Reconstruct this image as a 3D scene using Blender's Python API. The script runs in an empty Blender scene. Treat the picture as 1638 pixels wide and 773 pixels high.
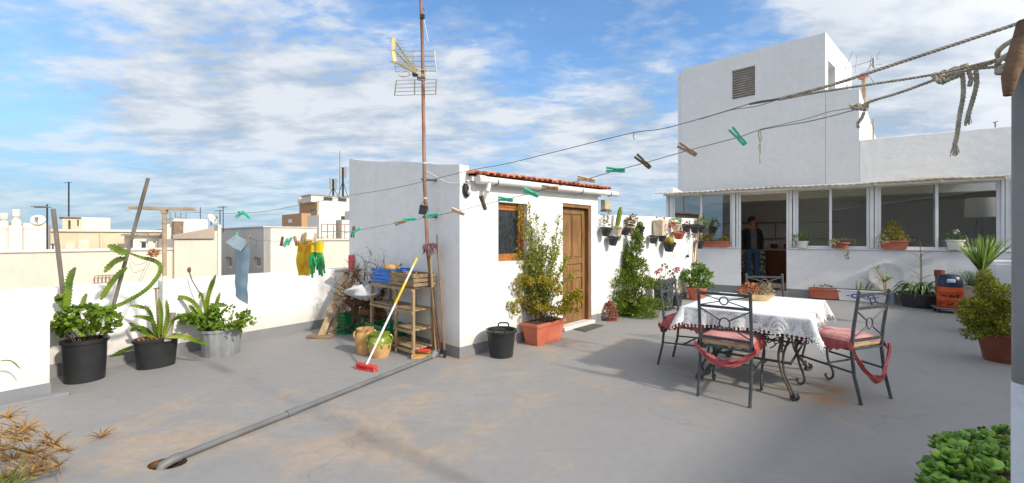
import bpy, bmesh, math, random
from mathutils import Vector, Matrix
V = Vector
scene = bpy.context.scene
COL = scene.collection
# ---------------------------------------------------------------- survey helpers
# measurements taken from the photograph: focal length 680 px, eye 1.35 m above the terrace
F, CX, HY, H = 680.0, 819.0, 378.0, 1.35
def G(px, py, z=0.0):
    t = (H - z) * F / (py - HY)
    return V(((px - CX) / F * t, t, z))
def D(px, py, Y):
    return V(((px - CX) / F * Y, Y, H + (HY - py) / F * Y))
def PLN(px, P, d):
    """t along the plan line P + t d where the bearing px crosses it"""
    r = (px - CX) / F
    return (r * P[1] - P[0]) / (d[0] - r * d[1])
def PW(px, py, P, d):
    t = PLN(px, P, d)
    Y = P[1] + t * d[1]
    return V((P[0] + t * d[0], Y, H + (HY - py) / F * Y))

# ---------------------------------------------------------------- object helpers
MWX = {}
def tag(o, label=None, cat=None, group=None, kind=None):
    if label: o['label'] = label
    if cat: o['category'] = cat
    if group: o['group'] = group
    if kind: o['kind'] = kind
    return o
def thing(name, label, cat, loc=(0, 0, 0), rotz=0.0, group=None):
    o = bpy.data.objects.new(name, None)
    COL.objects.link(o)
    o.location = loc
    o.rotation_euler = (0, 0, rotz)
    o.empty_display_size = 0.1
    MWX[o.name] = Matrix.Translation(V(loc)) @ Matrix.Rotation(rotz, 4, 'Z')
    return tag(o, label, cat, group)
def copy_tree(o, parent=None):
    c = o.copy(); COL.objects.link(c)
    c.parent = parent
    for ch in list(o.children):
        copy_tree(ch, c)
    return c

class MB:
    def __init__(s, smooth=False):
        s.v = []; s.f = []; s.m = []; s.cur = 0; s.smooth = smooth
    def quad(s, *pts):
        n = len(s.v); s.v += [V(p) for p in pts]
        s.f.append(tuple(range(n, n + len(pts)))); s.m.append(s.cur)
    def box(s, c, size, rot=None, taper=1.0, tapy=None):
        c = V(c); hx, hy, hz = size[0] / 2, size[1] / 2, size[2] / 2
        tapy = taper if tapy is None else tapy
        P = []
        for z, tx, ty in ((-hz, taper, tapy), (hz, 1, 1)):
            for x, y in ((-1, -1), (1, -1), (1, 1), (-1, 1)):
                P.append(V((x * hx * tx, y * hy * ty, z)))
        if rot is not None: P = [rot @ p for p in P]
        n = len(s.v); s.v += [p + c for p in P]
        for f in ((3, 2, 1, 0), (4, 5, 6, 7), (0, 1, 5, 4), (1, 2, 6, 5), (2, 3, 7, 6), (3, 0, 4, 7)):
            s.f.append(tuple(n + i for i in f)); s.m.append(s.cur)
        return s
    def bx(s, x0, x1, y0, y1, z0, z1):
        return s.box(((x0 + x1) / 2, (y0 + y1) / 2, (z0 + z1) / 2), (abs(x1 - x0), abs(y1 - y0), abs(z1 - z0)))
    def beam(s, a, b, w, h, up=(0, 0, 1)):
        a, b = V(a), V(b); d = (b - a); L = d.length; d.normalize()
        u = V(up)
        x = d.cross(u)
        if x.length < 1e-4: x = d.cross(V((1, 0, 0)))
        x.normalize(); y = x.cross(d)
        R = Matrix((x, d, y)).transposed()
        return s.box((a + b) / 2, (w, L, h), R)
    def tube(s, path, r, seg=8, cap=True, flat=None):
        path = [V(p) for p in path]; n = len(path)
        rs = r if isinstance(r, (list, tuple)) else [r] * n
        base = len(s.v); prev = None
        for i, p in enumerate(path):
            if i == 0: t = path[1] - path[0]
            elif i == n - 1: t = path[-1] - path[-2]
            else: t = (path[i + 1] - path[i]).normalized() + (path[i] - path[i - 1]).normalized()
            if t.length < 1e-9: t = V((0, 0, 1))
            t.normalize()
            if prev is None:
                a = t.cross(V((0, 0, 1)))
                if a.length < 1e-3: a = t.cross(V((1, 0, 0)))
            else:
                a = prev - t * prev.dot(t)
                if a.length < 1e-4: a = t.cross(V((0, 1, 0.1)))
            a.normalize(); prev = a; b = t.cross(a)
            for k in range(seg):
                an = 2 * math.pi * k / seg
                s.v.append(p + (a * math.cos(an) + b * math.sin(an)) * rs[i])
        for i in range(n - 1):
            for k in range(seg):
                k2 = (k + 1) % seg
                s.f.append((base + i * seg + k, base + i * seg + k2, base + (i + 1) * seg + k2, base + (i + 1) * seg + k)); s.m.append(s.cur)
        if cap:
            s.f.append(tuple(base + k for k in reversed(range(seg)))); s.m.append(s.cur)
            s.f.append(tuple(base + (n - 1) * seg + k for k in range(seg))); s.m.append(s.cur)
        return s
    def lathe(s, prof, c=(0, 0, 0), seg=24, sx=1.0, sy=1.0, rot=0.0, flute=0.0, nfl=0, tilt=None):
        c = V(c); base = len(s.v); n = len(prof)
        for r, z in prof:
            for k in range(seg):
                a = 2 * math.pi * k / seg
                rr = r * (1 + (flute * math.cos(nfl * a) if nfl else 0))
                x, y = rr * math.cos(a) * sx, rr * math.sin(a) * sy
                p = V((x * math.cos(rot) - y * math.sin(rot), x * math.sin(rot) + y * math.cos(rot), z))
                if tilt is not None: p = tilt @ p
                s.v.append(c + p)
        for i in range(n - 1):
            for k in range(seg):
                k2 = (k + 1) % seg
                s.f.append((base + i * seg + k, base + i * seg + k2, base + (i + 1) * seg + k2, base + (i + 1) * seg + k)); s.m.append(s.cur)
        s.f.append(tuple(base + k for k in reversed(range(seg)))); s.m.append(s.cur)
        s.f.append(tuple(base + (n - 1) * seg + k for k in range(seg))); s.m.append(s.cur)
        return s
    def ball(s, c, r, seg=10, rings=6, jit=0.0, rng=None, sc=(1, 1, 1)):
        c = V(c); base = len(s.v)
        for i in range(rings + 1):
            th = math.pi * i / rings
            for k in range(seg):
                a = 2 * math.pi * k / seg
                j = 1 + (rng.uniform(-jit, jit) if rng else 0)
                s.v.append(c + V((math.sin(th) * math.cos(a) * sc[0], math.sin(th) * math.sin(a) * sc[1], math.cos(th) * sc[2])) * r * j)
        for i in range(rings):
            for k in range(seg):
                k2 = (k + 1) % seg
                s.f.append((base + i * seg + k, base + (i + 1) * seg + k, base + (i + 1) * seg + k2, base + i * seg + k2)); s.m.append(s.cur)
        return s
    def prism(s, pts, z0, z1):
        """vertical prism over plan polygon pts; z1 may be a list (one height per corner)"""
        n = len(pts); base = len(s.v)
        zt = z1 if isinstance(z1, (list, tuple)) else [z1] * n
        s.v += [V((p[0], p[1], z0)) for p in pts] + [V((p[0], p[1], zt[i])) for i, p in enumerate(pts)]
        s.f.append(tuple(base + i for i in reversed(range(n)))); s.m.append(s.cur)
        s.f.append(tuple(base + n + i for i in range(n))); s.m.append(s.cur)
        for i in range(n):
            j = (i + 1) % n
            s.f.append((base + i, base + j, base + n + j, base + n + i)); s.m.append(s.cur)
        return s
    def leaf(s, p, d, n, L, W, fold=0.25, tip=0.55):
        """six-vertex leaf with a folded midrib"""
        d = V(d).normalized(); side = d.cross(V(n))
        if side.length < 1e-3: side = d.cross(V((1, 0.3, 0.2)))
        side.normalize(); nn = side.cross(d)
        b = len(s.v); p = V(p)
        if W > L * .6:        # rounded blade
            for f_, w_ in ((0, .1), (.22, .8), (.5, 1.0), (.8, .75), (1.0, .12)):
                s.v += [p + d * L * f_ - side * W * w_ / 2 + nn * fold * W * w_, p + d * L * f_, p + d * L * f_ + side * W * w_ / 2 + nn * fold * W * w_]
            for i in range(4):
                a = b + 3 * i; s.f += [(a, a + 1, a + 4, a + 3), (a + 1, a + 2, a + 5, a + 4)]; s.m += [s.cur] * 2
            return
        s.v += [p, p + d * L * tip * 0.8 + side * W / 2 + nn * fold * W, p + d * L - nn * fold * W * 0.6,
                p + d * L * tip * 0.8 - side * W / 2 + nn * fold * W, p + d * L * tip]
        s.f += [(b, b + 1, b + 4), (b + 1, b + 2, b + 4), (b, b + 4, b + 3), (b + 4, b + 2, b + 3)]
        s.m += [s.cur] * 4
    def ribbon(s, path, widths, nrm, fold=0.0):
        """flat strap along path; nrm = list of normals or one"""
        path = [V(p) for p in path]; n = len(path); b = len(s.v)
        for i, p in enumerate(path):
            t = (path[min(i + 1, n - 1)] - path[max(i - 1, 0)]).normalized()
            nn = V(nrm[i] if isinstance(nrm, list) else nrm)
            sd = t.cross(nn)
            if sd.length < 1e-4: sd = t.cross(V((0.3, 1, 0)))
            sd.normalize(); up = sd.cross(t); w = widths[i] if isinstance(widths, (list, tuple)) else widths
            s.v += [p - sd * w / 2 + up * fold * w, p, p + sd * w / 2 + up * fold * w]
        for i in range(n - 1):
            a = b + 3 * i
            s.f += [(a, a + 1, a + 4, a + 3), (a + 1, a + 2, a + 5, a + 4)]; s.m += [s.cur] * 2
    def wall(s, xs, zs, holes, y0, y1):
        """wall slab in local x-z with rectangular openings; holes = (x0,x1,z0,z1)"""
        xs = sorted(set([round(a, 5) for a in xs] + [round(h[k], 5) for h in holes for k in (0, 1)]))
        zs = sorted(set([round(a, 5) for a in zs] + [round(h[k], 5) for h in holes for k in (2, 3)]))
        def solid(i, j):
            if i < 0 or j < 0 or i >= len(xs) - 1 or j >= len(zs) - 1: return False
            cx, cz = (xs[i] + xs[i + 1]) / 2, (zs[j] + zs[j + 1]) / 2
            return not any(h[0] < cx < h[1] and h[2] < cz < h[3] for h in holes)
        for i in range(len(xs) - 1):
            for j in range(len(zs) - 1):
                if not solid(i, j): continue
                a, b, c, d = xs[i], xs[i + 1], zs[j], zs[j + 1]
                s.quad((a, y0, c), (b, y0, c), (b, y0, d), (a, y0, d))
                s.quad((b, y1, c), (a, y1, c), (a, y1, d), (b, y1, d))
                if not solid(i - 1, j): s.quad((a, y1, c), (a, y0, c), (a, y0, d), (a, y1, d))
                if not solid(i + 1, j): s.quad((b, y0, c), (b, y1, c), (b, y1, d), (b, y0, d))
                if not solid(i, j - 1): s.quad((a, y1, c), (b, y1, c), (b, y0, c), (a, y0, c))
                if not solid(i, j + 1): s.quad((a, y0, d), (b, y0, d), (b, y1, d), (a, y1, d))
        return s
    def build(s, name, mat, parent=None, world=False, smooth=None, bevel=0, solid=0, sub=0, weld=False):
        vs = s.v
        if parent is not None and world:
            inv = MWX[parent.name].inverted(); vs = [inv @ p for p in vs]
        me = bpy.data.meshes.new(name)
        me.from_pydata([tuple(p) for p in vs], [], s.f)
        mats = mat if isinstance(mat, (list, tuple)) else [mat]
        for m in mats: me.materials.append(m)
        if len(mats) > 1:
            for p, mi in zip(me.polygons, s.m): p.material_index = mi
        sm = s.smooth if smooth is None else smooth
        if sm:
            for p in me.polygons: p.use_smooth = True
        me.update()
        if weld:
            bm = bmesh.new(); bm.from_mesh(me); bmesh.ops.remove_doubles(bm, verts=bm.verts, dist=1e-5)
            bmesh.ops.recalc_face_normals(bm, faces=bm.faces); bm.to_mesh(me); bm.free()
        o = bpy.data.objects.new(name, me); COL.objects.link(o)
        if parent is not None:
            o.parent = parent
            MWX[o.name] = MWX[parent.name]
        else: MWX[o.name] = Matrix.Identity(4)
        if solid:
            md = o.modifiers.new('solid', 'SOLIDIFY'); md.thickness = solid; md.offset = 0
        if sub:
            md = o.modifiers.new('sub', 'SUBSURF'); md.levels = sub; md.render_levels = sub
        if bevel:
            md = o.modifiers.new('bevel', 'BEVEL'); md.width = bevel; md.segments = 2; md.limit_method = 'ANGLE'; md.angle_limit = math.radians(35)
        if sm and not sub:
            try:
                md = o.modifiers.new('wn', 'EDGE_SPLIT'); md.split_angle = math.radians(40)
            except Exception: pass
        return o

# ---------------------------------------------------------------- materials
def srgb(h):
    h = h.lstrip('#'); c = [int(h[i:i + 2], 16) / 255 for i in (0, 2, 4)]
    return tuple((x / 12.92 if x <= 0.04045 else ((x + 0.055) / 1.055) ** 2.4) for x in c)
class NT:
    def __init__(s, m):
        m.use_nodes = True; s.t = m.node_tree; s.n = s.t.nodes; s.l = s.t.links
        s.n.clear()
    def new(s, k, **kw):
        nd = s.n.new(k)
        for a, b in kw.items():
            if a.startswith('i_'):
                nd.inputs[a[2:].replace('_', ' ')].default_value = b
            else: setattr(nd, a, b)
        return nd
    def link(s, a, b): s.l.new(a, b)
def coords(t, scale=(1, 1, 1), kind='Object'):
    tc = t.new('ShaderNodeTexCoord'); mp = t.new('ShaderNodeMapping'); mp.inputs['Scale'].default_value = scale
    t.link(tc.outputs[kind], mp.inputs['Vector']); return mp.outputs['Vector']
def noise(t, vec, scale, detail=6, rough=0.55, dist=0.0):
    n = t.new('ShaderNodeTexNoise'); n.inputs['Scale'].default_value = scale; n.inputs['Detail'].default_value = detail
    n.inputs['Roughness'].default_value = rough; n.inputs['Distortion'].default_value = dist
    if vec is not None: t.link(vec, n.inputs['Vector'])
    return n.outputs['Fac']
def ramp(t, fac, stops):
    r = t.new('ShaderNodeValToRGB'); t.link(fac, r.inputs['Fac'])
    e = r.color_ramp.elements
    while len(e) > 1: e.remove(e[0])
    for i, (p, c) in enumerate(stops):
        c = (c, c, c, 1) if isinstance(c, (int, float)) else (*c[:3], 1)
        if i == 0: e[0].position = p; e[0].color = c
        else:
            q = e.new(p); q.color = c
    return r.outputs['Color']
def mixc(t, fac, a, b, mode='MIX'):
    m = t.new('ShaderNodeMix', data_type='RGBA', blend_type=mode)
    for sock, val in ((m.inputs[0], fac), (m.inputs[6], a), (m.inputs[7], b)):
        if isinstance(val, (int, float)): sock.default_value = val
        elif isinstance(val, tuple): sock.default_value = (*val[:3], 1)
        else: t.link(val, sock)
    return m.outputs[2]
def math_(t, op, a, b=None, c=None, clamp=False):
    m = t.new('ShaderNodeMath', operation=op, use_clamp=clamp)
    for i, val in enumerate((a, b, c)):
        if val is None: continue
        if isinstance(val, (int, float)): m.inputs[i].default_value = val
        else: t.link(val, m.inputs[i])
    return m.outputs[0]
def finish(t, col, rough=0.6, metal=0.0, bump=None, bstr=0.3, bdist=0.01, spec=0.5, transl=0.0, sheen=0.0):
    out = t.new('ShaderNodeOutputMaterial'); b = t.new('ShaderNodeBsdfPrincipled')
    if isinstance(col, tuple): b.inputs['Base Color'].default_value = (*col[:3], 1)
    else: t.link(col, b.inputs['Base Color'])
    if isinstance(rough, (int, float)): b.inputs['Roughness'].default_value = rough
    else: t.link(rough, b.inputs['Roughness'])
    b.inputs['Metallic'].default_value = metal; b.inputs['Specular IOR Level'].default_value = spec
    if bump is not None:
        bp = t.new('ShaderNodeBump'); bp.inputs['Strength'].default_value = bstr; bp.inputs['Distance'].default_value = bdist
        t.link(bump, bp.inputs['Height']); t.link(bp.outputs[0], b.inputs['Normal'])
    res = b.outputs[0]
    if transl > 0:
        tr = t.new('ShaderNodeBsdfTranslucent')
        if isinstance(col, tuple): tr.inputs['Color'].default_value = (*col[:3], 1)
        else: t.link(col, tr.inputs['Color'])
        mx = t.new('ShaderNodeMixShader'); mx.inputs[0].default_value = transl
        t.link(res, mx.inputs[1]); t.link(tr.outputs[0], mx.inputs[2]); res = mx.outputs[0]
    t.link(res, out.inputs['Surface']); return out
MC = {}
def mat(name, c1, c2=None, rough=0.6, scale=6, stretch=(1, 1, 1), metal=0, bump=0.0, bscale=None, bdist=0.01, lo=0.35, hi=0.65, spec=0.4, transl=0, island=0.0, detail=6):
    """two-tone procedural surface"""
    if name in MC: return MC[name]
    m = bpy.data.materials.new(name); t = NT(m)
    vec = coords(t, stretch)
    c1 = srgb(c1) if isinstance(c1, str) else c1
    c2 = c1 if c2 is None else (srgb(c2) if isinstance(c2, str) else c2)
    nf = noise(t, vec, scale, detail)
    col = ramp(t, nf, [(lo, c1), (hi, c2)])
    if island:
        g = t.new('ShaderNodeNewGeometry')
        rf = g.outputs['Random Per Island']
        a = ramp(t, rf, [(0, c1), (1, c2)])
        col = mixc(t, island, col, a)
        v = ramp(t, rf, [(0, 0.75), (0.5, 1.05), (1, 1.2)])
        col = mixc(t, 1.0, col, v, 'MULTIPLY')
    bp = noise(t, vec, bscale or scale * 6, 5, 0.6) if bump else None
    finish(t, col, rough, metal, bp, bump, bdist, spec, transl)
    MC[name] = m; return m

def m_plaster(name, base, stain, skirt=None, rough=0.85, stain_amt=0.5, bs=0.35, streak=0.4, splash=0.0):
    m = bpy.data.materials.new(name); t = NT(m)
    vec = coords(t)
    n1 = noise(t, vec, 0.9, 8, 0.6); n2 = noise(t, vec, 7, 6, 0.65)
    vs = coords(t, (9, 9, 0.8)); n3 = noise(t, vs, 1.0, 6, 0.6)
    f = math_(t, 'MULTIPLY', ramp(t, n1, [(0.42, 0.0), (0.72, 1.0)]), stain_amt)
    col = mixc(t, f, base, stain)
    f3 = math_(t, 'MULTIPLY', ramp(t, n3, [(0.55, 0.0), (0.8, 1.0)]), streak)
    col = mixc(t, f3, col, stain)
    if splash:
        sp = t.new('ShaderNodeSeparateXYZ'); t.link(vec, sp.inputs[0])
        low = ramp(t, math_(t, 'ADD', sp.outputs[2], math_(t, 'MULTIPLY', n2, -0.35)), [(0.0, 1.0), (0.22, 0.0)])
        col = mixc(t, math_(t, 'MULTIPLY', low, splash), col, (0.50, 0.42, 0.33))
        fl = noise(t, vec, 26, 3, 0.5); fk = math_(t, 'MULTIPLY', ramp(t, math_(t, 'ADD', fl, math_(t, 'MULTIPLY', n1, 0.25)), [(0.80, 0.0), (0.82, 1.0)]), splash)
        col = mixc(t, fk, col, (0.48, 0.45, 0.40))
    v = ramp(t, n2, [(0.3, 0.93), (0.7, 1.03)])
    col = mixc(t, 1.0, col, v, 'MULTIPLY')
    b1 = noise(t, vec, 45, 4, 0.7); b2 = noise(t, vec, 4, 3, 0.5)
    h = math_(t, 'ADD', math_(t, 'MULTIPLY', b1, 0.35), b2)
    finish(t, col, rough, 0, h, bs, 0.02, 0.25)
    MC[name] = m; return m
WHITE = m_plaster('white_plaster', (0.82, 0.82, 0.81), (0.64, 0.61, 0.56), stain_amt=0.3, streak=0.3, splash=0.45, bs=0.5)
WHITE2 = m_plaster('white_plaster_tower', (0.81, 0.815, 0.82), (0.70, 0.69, 0.67), stain_amt=0.35, bs=0.5, streak=0.15)
GREYP = m_plaster('grey_skirting_paint', (0.215, 0.22, 0.235), (0.30, 0.28, 0.25), stain_amt=0.5, bs=0.3, streak=0.3)
CREAM = m_plaster('cream_render', (0.68, 0.61, 0.50), (0.46, 0.40, 0.32), stain_amt=0.45, streak=0.4)
OCHRE = m_plaster('ochre_render', (0.66, 0.54, 0.38), (0.48, 0.38, 0.26), stain_amt=0.4, streak=0.4)
IVORY = m_plaster('ivory_render', (0.66, 0.61, 0.53), (0.55, 0.48, 0.38), stain_amt=0.4, streak=0.35)
OFFW = m_plaster('offwhite_render', (0.68, 0.64, 0.57), (0.60, 0.54, 0.46), stain_amt=0.35, streak=0.3)
CGREY = m_plaster('grey_render', (0.60, 0.585, 0.56), (0.48, 0.46, 0.43), stain_amt=0.5, streak=0.3)
BROWNB = m_plaster('brown_render', (0.50, 0.30, 0.16), (0.40, 0.24, 0.14), stain_amt=0.4, streak=0.2)
TANR = m_plaster('roof_top', (0.40, 0.33, 0.27), (0.28, 0.24, 0.21), stain_amt=0.6)
ROOMW = mat('room_wall', (0.80, 0.78, 0.75), (0.74, 0.72, 0.69), scale=2, rough=0.8)

def m_floor():
    m = bpy.data.materials.new('painted_concrete_floor'); t = NT(m)
    vec = coords(t)
    n1 = noise(t, vec, 0.55, 8, 0.6, 0.3); n2 = noise(t, vec, 2.3, 8, 0.62, 0.6); n3 = noise(t, vec, 14, 6, 0.7)
    base = ramp(t, n1, [(0.3, (0.25, 0.243, 0.237)), (0.55, (0.274, 0.264, 0.254)), (0.75, (0.30, 0.286, 0.27))])
    # worn ochre patches, heaviest round the drain pipe
    sep = t.new('ShaderNodeSeparateXYZ'); t.link(vec, sep.inputs[0])
    def blob(cx, cy, r):
        dx = math_(t, 'SUBTRACT', sep.outputs[0], cx); dy = math_(t, 'SUBTRACT', sep.outputs[1], cy)
        d = math_(t, 'SQRT', math_(t, 'ADD', math_(t, 'MULTIPLY', dx, dx), math_(t, 'MULTIPLY', dy, dy)))
        return math_(t, 'SUBTRACT', 1.0, math_(t, 'DIVIDE', d, r), clamp=True)
    w = math_(t, 'MAXIMUM', blob(-1.0, 3.0, 1.5), math_(t, 'MAXIMUM', blob(-2.3, 2.7, 1.3), math_(t, 'MULTIPLY', blob(0.3, 4.6, 2.2), 0.55)))
    w = math_(t, 'MAXIMUM', w, math_(t, 'MULTIPLY', blob(2.5, 3.55, 0.55), 1.0))
    w = math_(t, 'MAXIMUM', w, math_(t, 'MULTIPLY', blob(-0.72, 4.75, 0.5), 1.0))
    wear = ramp(t, math_(t, 'ADD', n2, math_(t, 'MULTIPLY', w, 0.26)), [(0.60, 0.0), (0.78, 1.0)])
    ocol = ramp(t, n3, [(0.3, (0.36, 0.27, 0.19)), (0.7, (0.44, 0.33, 0.23))])
    col = mixc(t, math_(t, 'MULTIPLY', wear, 0.62), base, ocol)
    rust = ramp(t, math_(t, 'ADD', n3, math_(t, 'MULTIPLY', math_(t, 'MAXIMUM', blob(2.6, 3.5, 0.22), math_(t, 'MAXIMUM', blob(2.83, 3.75, 0.2), blob(-0.55, 4.72, 0.2))), 0.6)), [(0.62, 0.0), (1.0, 1.0)])
    col = mixc(t, math_(t, 'MULTIPLY', rust, 0.7), col, (0.42, 0.2, 0.07))
    # chalky scuffs and dark specks
    v2 = coords(t, (1, 3.5, 1)); n4 = noise(t, v2, 1.7, 9, 0.7, 0.8)
    sc = math_(t, 'MULTIPLY', ramp(t, math_(t, 'ADD', n4, math_(t, 'MULTIPLY', w, 0.12)), [(0.58, 0.0), (0.75, 1.0)]), 0.35)
    col = mixc(t, sc, col, (0.34, 0.335, 0.33))
    sp = noise(t, vec, 55, 3, 0.6); sp2 = noise(t, vec, 1.3, 4)
    dk = math_(t, 'MULTIPLY', ramp(t, math_(t, 'ADD', sp, math_(t, 'MULTIPLY', sp2, 0.3)), [(0.85, 0.0), (0.9, 1.0)]), 0.6)
    col = mixc(t, dk, col, (0.07, 0.06, 0.05))
    v = ramp(t, n3, [(0.25, 0.92), (0.75, 1.06)]); col = mixc(t, 1.0, col, v, 'MULTIPLY')
    # fine cracks
    vo = t.new('ShaderNodeTexVoronoi', feature='DISTANCE_TO_EDGE'); vo.inputs['Scale'].default_value = 0.45
    mv = t.new('ShaderNodeVectorMath', operation='ADD'); t.link(vec, mv.inputs[0])
    nz = t.new('ShaderNodeTexNoise'); nz.inputs['Scale'].default_value = 1.3; nz.inputs['Detail'].default_value = 6; t.link(vec, nz.inputs['Vector'])
    vm = t.new('ShaderNodeVectorMath', operation='SCALE'); vm.inputs['Scale'].default_value = 1.1; t.link(nz.outputs['Color'], vm.inputs[0])
    t.link(vm.outputs[0], mv.inputs[1]); t.link(mv.outputs[0], vo.inputs['Vector'])
    cr = math_(t, 'MULTIPLY', ramp(t, vo.outputs['Distance'], [(0.0, 1.0), (0.006, 0.0)]), math_(t, 'MULTIPLY', ramp(t, sp2, [(0.45, 0.0), (0.6, 1.0)]), 0.28))
    col = mixc(t, cr, col, (0.13, 0.12, 0.11))
    h = math_(t, 'ADD', math_(t, 'MULTIPLY', n3, 0.3), n2)
    rg = ramp(t, n2, [(0.3, 0.62), (0.7, 0.8)])
    finish(t, col, rg, 0, h, 0.25, 0.012, 0.3)
    return m
FLOOR = m_floor()

def m_wood(name, a, b, scale=1.0, axis='z', rough=0.7):
    m = bpy.data.materials.new(name); t = NT(m)
    st = {'z': (14, 14, 1.1), 'x': (1.1, 14, 14), 'y': (14, 1.1, 14)}[axis]
    vec = coords(t, tuple(scale * q for q in st)); n = noise(t, vec, 2.2, 7, 0.65, 0.4)
    v2 = coords(t); n2 = noise(t, v2, 3, 5)
    col = ramp(t, n, [(0.3, srgb(a)), (0.7, srgb(b))])
    col = mixc(t, 1.0, col, ramp(t, n2, [(0.3, 0.75), (0.7, 1.1)]), 'MULTIPLY')
    finish(t, col, rough, 0, n, 0.4, 0.004, 0.3)
    MC[name] = m; return m
WOOD_OLD = m_wood('weathered_wood', '#6f5a43', '#a48c6c')
WOOD_OLDX = m_wood('weathered_wood_x', '#6f5a43', '#a89070', axis='x')
WOOD_PALE = m_wood('pale_shelf_wood', '#8b7355', '#bda57f')
WOOD_DOOR = m_wood('door_wood', '#6b4a2d', '#a27b4f', rough=0.55)
WOOD_WIN = m_wood('window_wood', '#8b5325', '#bd8044', rough=0.5)
WOOD_GREY = m_wood('grey_stake_wood', '#5d554c', '#8a8175')
WOOD_CAB = m_wood('cabinet_wood', '#5e2f0c', '#85471a', rough=0.45)
CANE = m_wood('cane', '#a98052', '#d1ac78')
BRANCH = mat('dry_branch', '#4a382b', '#7b604a', rough=0.9, scale=12, bump=0.5)
BARK = mat('log_bark', '#5b402b', '#94704c', rough=0.9, scale=10, bump=0.8, stretch=(1, 1, 3))
STEM = mat('green_stem', '#4b5a25', '#6d6a35', rough=0.7)
STEMB = mat('woody_stem', '#5a4934', '#7d694c', rough=0.8)
def leafm(name, a, b, rough=0.5, tr=0.28): return mat(name, a, b, rough=rough, scale=4, transl=tr, island=0.75)
L_GER = leafm('geranium_leaf', '#3f5f14', '#7f9a2c')
L_EPI = mat('epiphyllum_leaf', '#2f5214', '#879a2c', rough=0.38, scale=5, transl=0.12, bump=0.2, lo=0.3, hi=0.7)
L_BUSH = leafm('bush_leaf', '#476a1e', '#86a346')
L_YEL = leafm('yellow_green_leaf', '#6d7a1c', '#b99a2c')
L_CLI = leafm('climber_leaf', '#566f20', '#96a33a')
L_CON = leafm('conifer_leaf', '#426018', '#86962f')
L_JADE = mat('jade_leaf', '#35611a', '#84a838', rough=0.3, scale=3, transl=0.08, island=0.7)
L_DRY = leafm('dry_leaf', '#7b5c31', '#b8935a', rough=0.7)
L_AGV = mat('strap_leaf', '#3c5a26', '#64803c', rough=0.45, scale=3, transl=0.15, island=0.6)
L_YUC = mat('yucca_leaf', '#55752c', '#9db35a', rough=0.45, scale=3, transl=0.2, island=0.7)
L_PALE = leafm('pale_succulent', '#8d8f62', '#b9a982')
L_RUST = leafm('dried_orange_flower', '#8f5136', '#cc9068', rough=0.8)
L_RED = leafm('red_bloom', '#a81f24', '#d24a46')
L_PINK = leafm('magenta_bloom', '#b2175a', '#e04486')
SOIL = mat('soil', '#3b2c20', '#5a4533', rough=1, scale=30, bump=0.8)
BLACKP = mat('black_plastic', (0.016, 0.017, 0.019), (0.028, 0.029, 0.031), rough=0.42, scale=5, bump=0.08)
DARKPOT = mat('dark_grey_pot', (0.026, 0.028, 0.032), (0.05, 0.052, 0.056), rough=0.55, scale=8)
TERRA = mat('terracotta', '#98503a', '#b76e51', rough=0.75, scale=5, bump=0.15)
TERRAP = mat('terracotta_plastic', '#b05a44', '#c4735a', rough=0.5, scale=3, bump=0.06)
TERRAD = mat('terracotta_dark', '#6d3a2a', '#8a4b36', rough=0.7, scale=5)
PALEPOT = mat('pale_clay_pot', '#b9a68c', '#d6c8b0', rough=0.8, scale=8)
GALV = mat('galvanised_metal', (0.22, 0.235, 0.25), (0.36, 0.37, 0.38), rough=0.5, scale=7, metal=0.35, bump=0.2, stretch=(1, 1, 0.5))
IRON = mat('wrought_iron', (0.05, 0.058, 0.062), (0.095, 0.105, 0.11), rough=0.5, scale=14, bump=0.25, metal=0.2)
IRONR = mat('rusty_wrought_iron', (0.06, 0.065, 0.066), (0.17, 0.10, 0.055), rough=0.65, scale=9, bump=0.4, lo=0.45, hi=0.7)
RUST = mat('rusty_mast', '#6d4536', '#a5806c', rough=0.75, scale=9, stretch=(1, 1, 0.3), bump=0.2)
RUSTT = mat('weathered_pole', '#96826c', '#bba284', rough=0.8, scale=5, bump=0.2)
ALU = mat('aluminium', (0.55, 0.53, 0.45), (0.66, 0.63, 0.52), rough=0.42, metal=0.6, scale=5)
ALUY = mat('yellowed_aluminium', '#b8ab72', '#cfc48d', rough=0.5, scale=5, metal=0.2)
WPAINT = mat('white_frame', (0.72, 0.73, 0.74), (0.80, 0.80, 0.79), rough=0.35, scale=3)
WPLAST = mat('white_plastic', (0.74, 0.74, 0.72), (0.66, 0.64, 0.58), rough=0.4, scale=4)
GREYPIPE = mat('grey_pvc', (0.115, 0.12, 0.125), (0.165, 0.165, 0.165), rough=0.5, scale=4)
POSTM = mat('post_paint', (0.16, 0.165, 0.16), (0.30, 0.30, 0.29), rough=0.6, scale=4, bump=0.2, stretch=(1, 1, 0.4))
POSTW = mat('post_white_paint', (0.70, 0.72, 0.75), (0.30, 0.30, 0.30), rough=0.6, scale=6, bump=0.4, lo=0.55, hi=0.75)
GREENP = mat('green_peg_plastic', '#3fbd94', '#6adcb4', rough=0.4, scale=9, transl=0.15)
PEGW = mat('wooden_peg', '#8d7354', '#b79a73', rough=0.75, scale=15)
PEGD = mat('dark_wooden_peg', '#54432f', '#7b6446', rough=0.8, scale=15)
PEGP = mat('pale_wooden_peg', '#c9a98a', '#dcc2a3', rough=0.75, scale=15)
STEEL = mat('steel_wire', (0.30, 0.30, 0.30), (0.2, 0.19, 0.18), rough=0.5, metal=0.6)
WIRE = mat('coated_line', (0.16, 0.165, 0.17), (0.24, 0.24, 0.24), rough=0.6)
PINKF = mat('pink_cushion_cloth', '#bb7672', '#cf9a94', rough=0.9, scale=7, bump=0.3, bscale=60)
REDF = mat('red_cushion_cloth', '#9c4646', '#b5625f', rough=0.9, scale=7, bump=0.3, bscale=60)
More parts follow.
